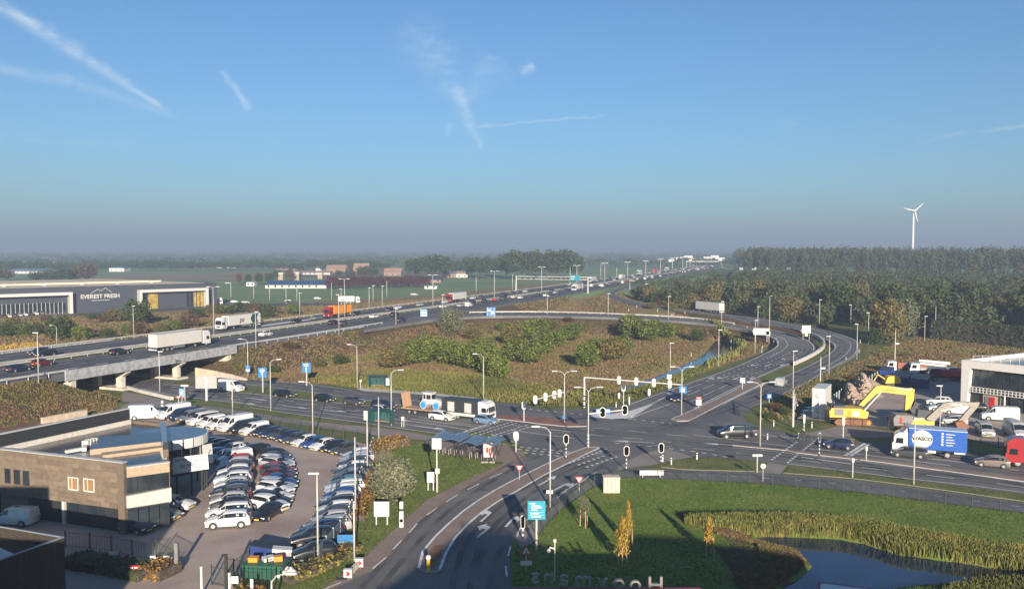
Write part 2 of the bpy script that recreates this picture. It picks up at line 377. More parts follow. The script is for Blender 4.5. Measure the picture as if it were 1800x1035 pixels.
me = bpy.data.meshes.new('ground'); me.vertices.add(len(V)); me.vertices.foreach_set('co', V.ravel())
me.loops.add(F.size); me.loops.foreach_set('vertex_index', F.ravel()); me.polygons.add(len(F))
me.polygons.foreach_set('loop_start', np.arange(len(F))*4); me.polygons.foreach_set('loop_total', np.full(len(F), 4))
for m in (GRASS, ROUGH, BANKM, LAWN, FIELD, FIELD2, SOIL): me.materials.append(m)
fx = XX[:-1, :-1].ravel()+.5*(XX[:-1, 1:]-XX[:-1, :-1]).ravel(); fy = .5*(YY[:-1, :-1]+YY[1:, :-1]).ravel()
fz = .25*(ZZ[:-1, :-1]+ZZ[1:, :-1]+ZZ[:-1, 1:]+ZZ[1:, 1:]).ravel()
slope = (np.maximum.reduce([ZZ[:-1, :-1], ZZ[1:, :-1], ZZ[:-1, 1:], ZZ[1:, 1:]])-np.minimum.reduce([ZZ[:-1, :-1], ZZ[1:, :-1], ZZ[:-1, 1:], ZZ[1:, 1:]])).ravel()
mi = np.zeros(len(fx), int)
BASIN = gp([(400,655),(450,668),(520,672),(640,680),(760,688),(860,700),(910,706),(940,700),(960,712),(1060,712),(1100,700),(1180,670),(1250,650),(1330,622),(1356,604),(1345,590),(1250,575),(1100,563)])+[(-10, 300), (-60, 230), (-70, 190)]
ROUGH2 = gp([(1530,620),(1620,590),(1800,600),(1830,620),(1800,640),(1700,650),(1600,640)])
NORTHR = gp([(0,560),(140,530),(420,535),(560,530),(760,520),(860,507),(1040,490),(1100,486)])+[(-20, 352), (-109, 140), (-158, 60), (-400, 60), (-400, 330)]
dm = seg_height(fx, fy, MCL, 0, 1., 0)   # MZ - distance from the motorway centre
basin = inside(fx, fy, BASIN); north = inside(fx, fy, NORTHR)
mi[(fy > 420)] = 4
mi[north & (fy < 700)] = 1
mi[basin] = 1
mi[(fz > .35) & (fz < MZ-.55) & (slope > .12) & (fy < 420)] = 2
mi[inside(fx, fy, ROUGH2)] = 1
LAWNP = gp([(900,1100),(905,960),(948,935),(1000,870),(1090,838),(1250,842),(1500,864),(1800,902),(1900,915),(1900,1100)])
mi[inside(fx, fy, LAWNP)] = 3
mi[(fx > 70) & (fy > 180) & (fy < 420) & ~basin & (mi == 0)] = 0
mi[(fy > 900) & (np.sin(fx*.004+2)+np.sin(fy*.003) > .5)] = 5
mi[inside(fx, fy, gp([(940,545),(1200,552),(1300,563),(1180,548),(1075,532),(1060,515),(1000,525)], 4))] = 1
mi[inside(fx, fy, gp([(1310,926),(1200,895),(1205,915),(1260,935),(1320,1090),(1350,1035),(1418,983),(1400,958)]))] = 2
me.polygons.foreach_set('material_index', mi.astype(np.int32)); me.polygons.foreach_set('use_smooth', np.ones(len(F), bool)); me.update()
tag(new_obj('ground', me), kind='structure')
# darker crop fields as sheets far off
def sheet(name, poly, z, m, kind='structure', px=True, zpx=0.):
    P = gp(poly, zpx) if px else poly
    mb = MB(); P = ccw(P); tri = tessellate_polygon([[Vector((p[0], p[1], 0)) for p in P]]); fs = []
    for t in tri:
        a, b, c = [P[i] for i in t]
        fs.append(tuple(t) if (b[0]-a[0])*(c[1]-a[1])-(b[1]-a[1])*(c[0]-a[0]) > 0 else (t[0], t[2], t[1]))
    mb.add([(p[0], p[1], z) for p in P], fs)
    return tag(mb.build(name, m), kind=kind)
def water(P): return sheet('water', P, -.62, WATER, px=False)
def grown(P, d):
    cx = sum(p[0] for p in P)/len(P); cy = sum(p[1] for p in P)/len(P)
    return [(p[0]+(1 if p[0] > cx else -1)*0, p[1]) for p in P]
water(POND_A); water(POND_B); water(DITCH_C)
# ---------------------------------------------------------------- haze
hz = MB().box(-5400, -120, -4, 5400, 9300, 150).build('haze', [])
hm_, N, L, b = nodes('haze_air'); N.remove(b); pv = N.new('ShaderNodeVolumePrincipled')
pv.inputs['Color'].default_value = (.335, .42, .575, 1); pv.inputs['Density'].default_value = .00047; pv.inputs['Anisotropy'].default_value = .0
L.new(pv.outputs[0], N['Material Output'].inputs['Volume']); hz.data.materials.append(hm_); tag(hz, kind='stuff')
# ---------------------------------------------------------------- roads
def lay(name, poly, z, m): return sheet(name, poly, z, m)
def island(name, poly, h, m, side=KERB, px=True):
    P = gp(poly) if px else poly
    mb = MB(); mb.prism(P, -.05, h, 0, 1, bottom=False); o = mb.build(name, [m, side]); return tag(o, kind='structure')
NE = [(371,661.5),(418,664),(489,670),(560,677),(620,686),(707,693),(770,696),(838,703),(914,712),(949,718.7),(992,720.3),(1031,719.5),(1071,716),(1100,711),(1204,676),(1290,646)]
w0 = G(371, 661.5); ext = (-.88*170, .47*170)
w1 = G(240, 683.5)
street = [(w0[0]+ext[0], w0[1]+ext[1])]+gp(NE)+gp([(1323,670),(1326,713),(1306,733),(1312,742),(1331,751),(1401,764),(1574,782),(1687,793),(1800,812),(1950,833),(1950,890),(1800,868.5),(1603,844),(1533,835),(1383,817),(1346,813),(1288,806),(1220,803),(1190,808),(1150,817),(1100,824),(1043.5,834.7),(1005,865),(965,895),(937,915),(918,929),(906,941.5),(899,960),(896.6,983.5),(897,1010),(899,1040),(905,1100),(520,1100),(560,1050),(589.5,1033),(654,1004),(693,968.6),(738,915),(750,907),(775,891),(807,869),(845,848),(883,831),(925,804),(930,795),(911,779.5),(862,761.5),(840,758),(782,765),(698,753),(620,742),(533,731),(480,720),(426.7,711),(318,698),(240,683.5)])+[(w1[0]+ext[0], w1[1]+ext[1])]
sheet('street', street, .05, ASPH, px=False)
# raised islands and verges inside it
island('grass_median', [(322,668.5),(373,671),(435.6,677),(560,692.5),(620,701),(653,706),(690,711),(713,714.5),(693,716),(635.6,711),(560,704.5),(521,700.5),(435.6,690.5),(386,686.5),(339.6,680),(300,674.5)], .06, GRASS, mat('worn_kerb', (.22,.21,.19), .9))
island('brick_island', [(720,715.5),(800,723),(876,731),(921,731.5),(979,737),(1012,744),(1031,750),(998.5,750.6),(949,745.6),(900,739.5),(876,737),(800,727.5),(720,717.3)], .13, BRICKM)
isl = [(1180,737.5),(1190,741),(1210,740.5),(1230.7,730.5),(1277,706),(1323.6,683),(1345,672),(1332,666),(1311,676),(1270,697),(1225.6,718),(1200,729)]
island('clinker_island', isl, .13, BROWNP)
cl = [(736,1000),(741,975),(757,953),(785,925),(814.5,899.5),(848,876),(883,855.6),(925,834),(967,813.7),(1005,796.5),(1032,787)]
cr = [(773,1002.6),(782,978),(795,953),(818,927),(845,903),(878,881),(914,861),(955,837),(998,815.6),(1030,799),(1054,788)]
island('median_island', cl+[(1043.5,784)]+cr[::-1]+[(764,1006.5),(750,1007)], .13, BROWNP)
island('soil_bed', [(747,998),(751,978),(764,960),(780,960),(775,978),(768,996),(758,1000)], .16, SOIL, SOIL)
island('street_median', [(1288,783.5),(1384,792.5),(1400,796.5),(1545,812.5),(1800,847),(1950,868),(1950,861),(1800,840),(1545,807.5),(1400,793),(1330,785)], .12, BROWNP)
sheet('pavement', [(1168,788),(1220,803.5),(1190,808),(1150,817),(1100,824),(1080,829),(1100,812),(1130,798)], .062, PATHM)
lay('pavement', [(215,688),(240,692),(306,707.5),(350,712),(418,721),(507,735),(560,742),(620,747.5),(698,755.5),(775,770),(760,775),(657,764.5),(560,751),(470,737),(382,723),(318,715.5),(303,718),(290,727),(250,752),(180,740),(212,720)], .035, PATHM)
lay('pavement', [(743,772),(775,769.5),(782,766),(815,762),(840,768),(905,787),(919,793),(925,804),(883,832),(845,849),(807,870),(775,892),(750,908),(738,916),(693,969.6),(654,1005),(589.5,1034),(560,1052),(540,1060),(575,1030),(631.6,988),(690,933),(750,878),(775,866),(825,841),(865,824),(887,813),(825,802),(784,797),(756,785)], .03, BROWNP)
lay('pavement', [(906,944),(918,931),(937,917),(965,897),(1005,867),(1043.5,837),(1080,830),(1088,838),(1042,856),(1015,873),(988,893),(965,915),(948.5,937.6),(935,956),(915,962)], .03, PATHM)
lay('cycle_path', [(1080,830),(1120,822.5),(1175,825),(1200,826),(1334,830.5),(1500,844),(1600,856),(1800,884),(1950,905),(1950,925),(1800,901),(1500,863),(1340,849),(1200,842),(1090,839)], .03, ASPH)
lay('driveway', [(1349,813),(1384,818),(1372,833),(1340,831)], .04, PATHM)
island('grass_island', [(1190,810),(1225,806.5),(1290,809.5),(1340,814.5),(1345,822),(1338,829),(1200,825),(1163,821)], .06, GRASS, mat('worn_kerb', (.22,.21,.19), .9))
island('grass_verge', [(1390,820),(1533,838),(1603,847),(1800,871.5),(1950,893),(1950,902),(1800,881),(1600,853),(1500,841),(1376,831)], .06, GRASS, mat('worn_kerb', (.22,.21,.19), .9))
island('grass_island', [(838,766),(858,762.5),(880,770),(907,781),(898,783),(872,777)], .06, GRASS, mat('worn_kerb', (.22,.21,.19), .9))
lay('car_yard', [(250,752),(240,744),(290,729),(306,722),(423,736),(560,766),(654,782),(657,788),(648,820),(631.6,856),(618.6,908),(600,935),(583,953),(560,986),(500,1000),(430,1012),(400,1060),(200,1080),(-80,1060),(-80,800),(130,760)], .03, LOTM)
lay('builders_yard', [(1432,738),(1400,736),(1440,708),(1560,655),(1590,635),(1700,640),(1950,660),(1950,800),(1800,793),(1690,768),(1600,757),(1520,748)], .03, LOTM)
lay('footpath', [(1404,764),(1480,748),(1530,752),(1590,762),(1560,775),(1495,770)], .04, PATHM)
island('grass_bank', [(1470,767),(1495,772),(1574,780.5),(1687,791.5),(1800,810),(1900,823),(1900,806),(1800,795),(1690,770),(1600,760),(1560,770)], .06, GRASS, mat('worn_kerb', (.22,.21,.19), .9))
lay('bus_platform', [(625,684),(640,681.5),(740,689),(838,699),(838,702),(740,694),(640,688)], .1, KERB)
lay('pasture', [(380,531),(860,507),(1000,489),(1180,465),(1000,462),(700,476),(380,500)], .05, FIELD)
for nm, P_, m_ in [('stubble_field', [(150,487),(520,481),(560,484),(420,492),(180,494)], FIELD2), ('stubble_field', [(480,482.5),(760,479),(800,482),(560,487)], SOIL), ('pasture', [(1020,470),(1165,467),(1185,472),(1110,486),(1035,489)], FIELD), ('stubble_field', [(640,470),(1000,465),(1020,467),(680,473)], FIELD2),
    ('stubble_field', [(-50,466),(260,464),(300,467),(-50,472)], FIELD2), ('pasture', [(300,464),(700,461),(720,464),(330,468)], FIELD), ('bare_bank', [(1195,488),(1235,480),(1290,484),(1275,500),(1220,505)], SOIL)]: lay(nm, P_, .07, m_)
# ramps
def ribbon(name, L, Rr, dz, m, skirt=1.4):
    mb = MB(); n = len(L); vs = []
    for a, b in zip(L, Rr): vs += [(a[0], a[1], a[2]-skirt), (a[0], a[1], a[2]+dz), (b[0], b[1], b[2]+dz), (b[0], b[1], b[2]-skirt)]
    fs = []
    for i in range(n-1):
        for k in range(3): fs.append((4*i+k, 4*i+k+1, 4*i+k+5, 4*i+k+4))
    mb.add(vs, fs); o = mb.build(name, m); bmx = bmesh.new(); bmx.from_mesh(o.data); bmesh.ops.recalc_face_normals(bmx, faces=bmx.faces)
    if sum(f.normal.z for f in bmx.faces) < 0: bmesh.ops.reverse_faces(bmx, faces=bmx.faces)
    bmx.to_mesh(o.data); bmx.free(); return tag(o, kind='structure')
ribbon('slip_road', AO, AI, .058, ASPH, .8); ribbon('slip_road', BO, BI, .062, ASPH, .8)
# motorway
def cum(line):
    P = np.array(line); return np.r_[0, np.cumsum(np.linalg.norm(np.diff(P[:, :2], axis=0), axis=1))]
MS = cum(MCL)
MSL, MXL, MYL = np.arange(0, MS[-1], 1.), None, None
MXL = np.interp(MSL, MS, [p[0] for p in MCL]); MYL = np.interp(MSL, MS, [p[1] for p in MCL])
def mpt(s, off=0., dz=0.):
    i = min(max(int(s), 0), len(MSL)-5); f = s-i
    x = MXL[i]+(MXL[i+1]-MXL[i])*f; y = MYL[i]+(MYL[i+1]-MYL[i])*f; dx, dy = MXL[i+3]-MXL[i], MYL[i+3]-MYL[i]; d = math.hypot(dx, dy)
    return (float(x+dy/d*off), float(y-dx/d*off), MZ+dz)
def mang(s): a, b = mpt(s), mpt(s+3); return math.atan2(b[1]-a[1], b[0]-a[0])
def mline(off, s0, s1, step=10, dz=0.): return [mpt(s, off, dz) for s in np.linspace(s0, s1, max(2, int((s1-s0)/step)))]
YC = {}
def s_of_y(Y, off=0.):
    if off not in YC: S = np.linspace(0, MS[-1]-8, 700); YC[off] = (np.array([mpt(q, off)[1] for q in S]), S)
    return float(np.interp(Y, *YC[off]))

SB0 = float(np.interp(95.5, [mpt(s, 19)[0]*GV[0]+mpt(s, 19)[1]*GV[1] for s in np.linspace(100, 400, 600)], np.linspace(100, 400, 600)))
SB1 = float(np.interp(139, [mpt(s, 19)[0]*GV[0]+mpt(s, 19)[1]*GV[1] for s in np.linspace(100, 400, 600)], np.linspace(100, 400, 600)))
SEND = s_of_y(2300)
ribbon('motorway', mline(-19, 20, SEND, 14), mline(-2.1, 20, SEND, 14), .03, ASPHD)
ribbon('motorway', mline(2.1, 20, SEND, 14), mline(19, 20, SEND, 14), .03, ASPHD)
ribbon('motorway_median', mline(-2.1, 20, SEND, 14), mline(2.1, 20, SEND, 14), .035, GRASS)
# markings
mk = MB()
def strip(line, w, z=None, dash=None, off0=0.):
    "line of (x,y[,z]) painted w wide; dash = (on, off)"
    line = [p if len(p) == 3 else (p[0], p[1], 0.) for p in line]
    c = cum(line); P = np.array(line); L = c[-1]
    spans = [(0, L)] if not dash else [(a, min(a+dash[0], L)) for a in np.arange(off0, L, dash[0]+dash[1])]
    for a, b in spans:
        n = max(2, int((b-a)/4)+1); pts = [tuple(np.interp(t, c, P[:, k]) for k in range(3)) for t in np.linspace(a, b, n)]
        l, r = offset(pts, -w/2), offset(pts, w/2); b0 = len(mk.v); zz = .082 if z is None else z
        for p, q in zip(l, r): mk.v += [(p[0], p[1], p[2]+zz), (q[0], q[1], q[2]+zz)]
        for i in range(n-1): mk.f.append((b0+2*i, b0+2*i+1, b0+2*i+3, b0+2*i+2)); mk.m.append(0)
def pl(pts, w=.15, dash=None, z=None, sm=True):
    P = gp(pts); strip(smoothline(P, 6) if sm and len(P) > 2 else P, w, z, dash)
def blob(pts, zz=.084, zpx=0.):
    P = ccw(gp(pts, zpx)); b = len(mk.v); tri = tessellate_polygon([[Vector((p[0], p[1], 0)) for p in P]])
    mk.v += [(p[0], p[1], zpx+zz) for p in P]; 
    for t in tri:
        a, q, c = [P[i] for i in t]
        if (q[0]-a[0])*(c[1]-a[1])-(q[1]-a[1])*(c[0]-a[0]) < 0: t = (t[0], t[2], t[1])
        mk.f.append(tuple(b+i for i in t)); mk.m.append(0)
def arrow(x, y, ang, kind='s', z=0.086, L=6.):
    "arrow at world x,y pointing along ang"
    c, s = math.cos(ang), math.sin(ang)
    def T(pts):
        b = len(mk.v); mk.v.extend([(x+px*c-py*s, y+px*s+py*c, z) for px, py in pts]); mk.f.append(tuple(range(b, b+len(pts)))); mk.m.append(0)
    T([(-L/2, -.12), (L*.15, -.12), (L*.15, .12), (-L/2, .12)])
    if kind in 's': T([(L*.15, -.55), (L/2, 0), (L*.15, .55)])
    if kind == 'l': T([(L*.0, .1), (L*.2, .1), (L*.2, .55), (L*.32, .55), (L*.1, 1.25), (-L*.12, .55), (0, .55)])
    if kind == 'r': T([(-L*.12, -.55), (L*.1, -1.25), (L*.32, -.55), (L*.2, -.55), (L*.2, -.1), (0, -.1), (0, -.55)])
for off, w, dash in [(-15, .2, None), (-11.3, .16, (4, 8)), (-7.6, .16, (4, 8)), (-4, .2, None), (4, .2, None), (7.6, .16, (4, 8)), (11.2, .16, (4, 8)), (18, .18, None)]:
    strip(mline(off, 60, SEND, 10), w, .045, dash)
strip(mline(14.8, 60, s_of_y(215), 10), .4, .045, (3, 4)); strip(mline(14.8, s_of_y(215), SEND), .2, .045)
blob([(400,608.2),(480,598.5),(600,581),(640,575.8),(646,573.2),(632,573.4),(600,577.6),(480,596.2),(400,606.8)], .05, MZ)
blob([(460,574),(480,571.5),(547,562.3),(550,560),(480,568.8),(460,572)], .05, MZ)
# slip road edges and lanes
def frac(a, b, t, i0, i1): return [tuple(p[k]+(q[k]-p[k])*t for k in range(3)) for p, q in zip(a, b)][i0:i1]
for O, I_, t, i0, i1, w, dash in [(AO, AI, .05, 4, 86, .18, None), (AO, AI, .95, 4, 90, .18, None), (AO, AI, .33, 40, 80, .15, None),
        (BO, BI, .04, 10, 90, .22, None), (BO, BI, .95, 10, 90, .22, None), (BO, BI, .70, 48, 66, .15, None)]: strip(frac(O, I_, t, i0, i1), w, .085, dash)
for t in (.26, .5, .74): strip(frac(BO, BI, t, 62, 80), .2, .085, (1.5, 1.8)); strip(frac(BO, BI, t, 80, 88), .15, .085, (7, 2))
for k, (i, t) in enumerate([(66, .12), (66, .4), (70, .62), (70, .37), (70, .12), (77, .87), (77, .62), (77, .37), (77, .12), (84, .88), (84, .62)]):
    p, q = frac(BO, BI, t, i, i+2); arrow(p[0], p[1], math.atan2(q[1]-p[1], q[0]-p[0]), 'slrs'[k % 4] if t > .2 else 'l', .09+p[2])
# main street
pl([(288,675.5),(339.6,680.8),(386,687.8),(435.6,691.6),(521,701.6),(560,705.6),(635,712.2),(713,718.5),(800,729),(876,738.5)], .18)
pl([(250,684),(318,696.5),(426.7,709.5),(480,717.5),(533,722.5),(620,733.3),(720,747),(794,760)], .18)
pl([(440,716.5),(533,730),(620,740.8),(698,752.3),(782,764)], .2)
pl([(300,680),(380,692),(435,699),(521,709.5),(620,722.5),(716,735.5)], .16, (3, 3)); pl([(300,685),(380,698),(435,704),(521,715.5),(620,728),(716,742)], .16, (3, 3))
pl([(460,698),(560,712.5),(650,724),(716,731.5)], .16, (3, 3))
pl([(796,735.6),(828,739.8),(868,745)], .18); pl([(722,736.4),(780,743.5),(845,752)], .22); pl([(718,740),(780,749),(825,757)], .22); pl([(735,734),(800,743),(858,750)], .14)
pl([(812.8,760.5),(878,739.5)], .45, sm=False); pl([(818,762),(884,740.5)], .18, sm=False)
for a, b in [((828,764.5),(899,741.5)), ((836,767),(907,744)), ((851,771),(926,747.5)), ((858,773.5),(934,750))]: pl([a, b], .4, (.5, .5), sm=False)
pl([(345,661),(418,665),(489,671),(560,678),(620,686.5)], .2); pl([(345,667),(435,676),(560,691),(653,704.5),(712,713.5)], .18); pl([(380,667),(489,678),(560,684.5),(640,694),(720,704),(800,711),(880,719)], .13, (2.5, 4))
pl([(900,747.4),(949,753),(1005,759.7)], .2); pl([(900,756.4),(940,762),(969,766.3),(1010,771)], .2); pl([(862,763),(911,780)], .18, sm=False)
pl([(914,741),(960,746),(1010,752.5),(1045,757)], .15, (3, 2.5)); pl([(1030,763),(1070,768),(1130,772),(1180,778)], .15, (3, 3)); pl([(1040,752),(1100,757),(1170,764),(1240,769)], .15, (3, 3)); pl([(1075,775),(1150,783),(1200,787),(1270,793),(1300,797)], .15, (3, 3))
pl([(930,719.5),(980,725),(1100,736),(1180,745)], .3, (.7, .9)); pl([(1080,779),(1168,788),(1220,794),(1290,806)], .3, (.7, .9))
blob([(1070,729),(1110,722),(1150,710),(1110,735),(1075,737),(1036,733),(1036,727)], .08); 
pl([(1036,724),(1075,727),(1110,722),(1150,708),(1185,690)], .22); pl([(1105,738),(1130,727),(1177,711)], .22)
pl([(1220,765),(1300,774.5),(1384,784.5)], .18); pl([(1424,789),(1488,796),(1560,805),(1672,819)], .2); pl([(1326,763.5),(1401.5,771),(1470,777)], .2); pl([(1408,803.7),(1440,807.5),(1495.7,816)], .3)
pl([(1409,809),(1516,822),(1572.5,828.7),(1632,836),(1690,843),(1756,851),(1800,857)], .16, (3, 4.5)); pl([(1383,815.5),(1480,827),(1585,840.5),(1700,853),(1800,866)], .16)
pl([(1288,787),(1384,796),(1400,799),(1545,815.3),(1680,831),(1800,848.5)], .15); pl([(1540,795),(1680,811),(1800,829)], .15, (3, 4)); pl([(1500,785),(1600,795),(1720,807),(1800,820)], .15, (3, 4)); pl([(1440,781),(1530,790),(1600,800)], .15, (3, 4))
pl([(1484,802.5),(1521.7,779)], .45, sm=False); pl([(1492,803.5),(1530,780)], .45, sm=False)
for a, b in [((1356,809),(1401,777)), ((1384,814),(1441,769))]: pl([a, b], .35, (.6, .6), sm=False)
for y in (0, 3.2, 6.4): pl([(1630,797+y*1.5),(1715,806+y*1.5)], .16, sm=False)
# south road
pl(cl, .26, z=.142); pl(cr, .26, z=.142); pl([(1032,787),(1043.5,784),(1054,788)], .26, z=.142); pl([(1180,737.5),(1190,741),(1210,740.5),(1230.7,730.5),(1277,706),(1323.6,683)], .22, z=.142); pl([(1180,737.5),(1200,729),(1225.6,718),(1270,697),(1311,676)], .22, z=.142)
pl([(740,1000),(749,1005.5),(763,1005),(773,1000)], .18)
for a, b in [((560,1040),(600,1024)), ((655,1000),(679,980)), ((691,966),(706,950)), ((719,937),(733,921)), ((750,906),(768,893)), ((784,883),(804,870)), ((822,861),(842,851)), ((860,841.5),(882,832))]: pl([a, b], .16, sm=False)
for a, b in [((908,944),(915,928)), ((893,978),(898,960)), ((891,1014),(889,995)), ((925,915),(950,899)), ((1050,829),(985,868))]: pl([a, b], .16, sm=False)
pl([(944,903),(980,875),(1020,848),(1060,832)], .12, (3, 3)); pl([(880,878),(925,851),(960,834),(1010,812),(1060,795)], .12, (3, 3))
for a, b in [((914,786),(1003,795)), ((921,796),(990,803)), ((910,790),(1000,799)), ((1000,815),(1065,790)), ((1016,818),(1075,797)), ((1030,822),(1085,803))]: pl([a, b], .4, (.55, .6), sm=False)
for (a, b), k in zip([((850,913),(868,897)), ((893,922),(908,905)), ((950,852),(975,838)), ((975,862),(1005,845)), ((850,936),(862,926))], 'lrsrl'):
    p, q = G(*a), G(*b); arrow((p[0]+q[0])/2, (p[1]+q[1])/2, math.atan2(q[1]-p[1], q[0]-p[0]), k, .088, 5.)
for a in [(430,709),(452,702),(520,716),(587,722),(700,738),(757,752)]:
    p = G(*a); arrow(p[0], p[1], math.atan2(-.47, .88), 's', .088)
for a in [(1115,777),(1273,782)]:
    p = G(*a); arrow(p[0], p[1], math.atan2(.25, -.97), 's', .088)
pl([(1175,833),(1334,840),(1500,853.5),(1800,892)], .1, (.8, 3)); pl([(330,714),(418,725),(560,746.5),(650,757)], .1, (.5, 3.5))
tag(mk.build('road_marking', LINE), kind='structure')
def wear_mat():
    m, N, L, b = nodes('tyre_wear'); b.inputs['Base Color'].default_value = (.045, .045, .05, 1); b.inputs['Roughness'].default_value = .7
    g = N.new('ShaderNodeNewGeometry'); n = N.new('ShaderNodeTexNoise'); n.inputs['Scale'].default_value = .25; n.inputs['Detail'].default_value = 7; L.new(g.outputs['Position'], n.inputs['Vector'])
    r = N.new('ShaderNodeMapRange'); r.inputs['From Min'].default_value = .35; r.inputs['From Max'].default_value = .75; r.inputs['To Max'].default_value = .55; L.new(n.outputs['Fac'], r.inputs['Value'])
    t = N.new('ShaderNodeBsdfTransparent'); ms = N.new('ShaderNodeMixShader'); L.new(r.outputs[0], ms.inputs[0]); L.new(t.outputs[0], ms.inputs[1]); L.new(b.outputs[0], ms.inputs[2]); L.new(ms.outputs[0], N['Material Output'].inputs['Surface']); return m
mk_line = mk; mk = MB()
for off in (5.8, 9.4, 13, 16.4, -5.8, -9.4, -13): strip(mline(off-.8, 80, s_of_y(700)), .55, .038); strip(mline(off+.8, 80, s_of_y(700)), .55, .038)
def tracks(pts):
    P = smoothline(gp(pts), 6); strip(offset(P, -.75), .6, .07); strip(offset(P, .75), .6, .07)
for q in ([(288,679),(435,696),(560,709.5),(713,725),(876,742),(1000,754),(1180,772),(1400,794)], [(288,683),(435,701),(560,716),(713,734),(850,750)], [(380,665),(560,680),(760,702),(900,718),(1060,733),(1250,752),(1400,778),(1600,797),(1800,820)], [(1300,780),(1450,790),(1620,810),(1800,833)], [(1100,780),(1300,797),(1500,821),(1800,853)], [(1180,775),(1400,803),(1600,828),(1800,856)],
          [(1085,790),(1000,822),(930,862),(870,910),(830,960),(810,1035)], [(1060,812),(990,852),(930,895),(880,945),(850,1000),(840,1050)], [(1010,778),(940,800),(860,842),(780,895),(720,955),(650,1035)], [(1150,755),(1250,728),(1340,695),(1400,670)]): tracks(q)
for a_, b_, c_ in [(BO, BI, t) for t in (.17, .39, .62, .86)]: 
    l_ = frac(a_, b_, c_, 60, 88); strip(offset(l_, -.7), .5, .078); strip(offset(l_, .7), .5, .078)
l_ = frac(AO, AI, .66, 10, 88); strip(offset(l_, -.8), .55, .078); strip(offset(l_, .8), .55, .078)
tag(mk.build('tyre_wear', wear_mat()), kind='structure'); mk = MB()
for px, py, a, b in [(850,862,.9,.5), (905,862,.9,.5), (1075,795,.8,.5), (600,1018,.9,.5), (1240,860,.6,.4)]:
    x, y = G(px, py); MB_ = MB().box(x-a/2, y-b/2, .05, x+a/2, y+b/2, .085); tag(MB_.build('drain_cover', mat('cast_iron', (.04, .04, .042), .7)), kind='structure')

# guard rails
RAILM = mat('guard_rail_steel', (.46, .45, .42), .55, .2, .15, .5)
def guard_rail(line, label, h=.72, step=4, group=None):
    t = thing('guard_rail', label, 'guard rail', line[0][:3], 0, group); o = Vector(line[0][:3])
    mb = MB(); vs = []; 
    for p in line:
        q = Vector(p[:3])-o; vs += [(q.x, q.y, h-.32), (q.x, q.y, h)]
    l2 = offset([tuple(Vector(p[:3])-o) for p in line], .12)
    n = len(line)
    for q in l2: vs += [(q[0], q[1], q[2]+h-.32), (q[0], q[1], q[2]+h)]
    vs = [(v[0], v[1], v[2]) for v in vs]
    for i, p in enumerate(line):
        dz = p[2]-o.z; vs[2*i] = (*vs[2*i][:2], dz+h-.32); vs[2*i+1] = (*vs[2*i+1][:2], dz+h)
    fs = []
    for i in range(n-1):
        a, b, c, d = 2*i, 2*i+1, 2*i+2, 2*i+3; e = 2*n
        fs += [(a, c, d, b), (e+a, e+b, e+d, e+c), (b, d, e+d, e+b), (a, e+a, e+c, c)]
    mb.add(vs, fs); mb.build('rail', RAILM, t)
    pm = MB()
    for p in resample(line, step):
        q = Vector(p[:3])-o; pm.box(q.x-.05, q.y-.06, q.z-.3, q.x+.07, q.y+.06, q.z+h-.1)
    tag(pm.build('post', RAILM, t), kind='stuff'); return t
guard_rail(mline(-19.6, 60, s_of_y(1400), 8), 'long steel guard rail along the far shoulder of the motorway')
guard_rail(mline(-1.5, 60, s_of_y(1400), 8), 'steel guard rail on the far edge of the motorway median')
guard_rail(mline(1.5, 60, s_of_y(1400), 8), 'steel guard rail on the near edge of the motorway median')
guard_rail(mline(19.4, 60, SB0, 5), 'guard rail on the near shoulder left of the concrete bridge parapet')
guard_rail(mline(19.4, SB1, s_of_y(255, 19), 5), 'guard rail on the near shoulder right of the bridge, above the brown slope')
guard_rail([(p[0], p[1], p[2]) for p in offset(BO, .9)[16:46]], 'guard rail along the curved exit slip road above the tree basin')
bl = [(p[0], p[1], p[2]+.0) for p in offset(AI, .9)[48:84]]
# concrete barrier between the two slip roads
def barrier(line, label, name='concrete_barrier', h=.8, w=.5, m=None):
    t = thing(name, label, 'barrier', line[0]); o = Vector(line[0])
    pts = [tuple(Vector(p)-o) for p in line]; l = offset(pts, -w/2); r = offset(pts, w/2); k = 0
    sl = [MB() for _ in range(1)]
    for i in range(len(pts)-1):
        mb = MB(); a, b, c, d = l[i], r[i], r[i+1], l[i+1]; g = .985
        c = tuple(b[k]+(c[k]-b[k])*g for k in range(3)); d = tuple(a[k]+(d[k]-a[k])*g for k in range(3))
        mb.add([(*a[:2], a[2]-.1), (*b[:2], b[2]-.1), (*c[:2], c[2]-.1), (*d[:2], d[2]-.1), (*a[:2], a[2]+h), (*b[:2], b[2]+h), (*c[:2], c[2]+h), (*d[:2], d[2]+h)],
               [(3,2,1,0),(4,5,6,7),(0,1,5,4),(1,2,6,5),(2,3,7,6),(3,0,4,7)]); mb.build('barrier_section', m or KERB, t)
    return t
barrier(resample(smoothline(g3([(1396,641,.3),(1424,628,.5),(1443,616,.8),(1449,608,1),(1447,601,1.3),(1438,594,1.7),(1422,587.5,2)]), 5), 3.), 'pale concrete barrier curving between the two slip roads')

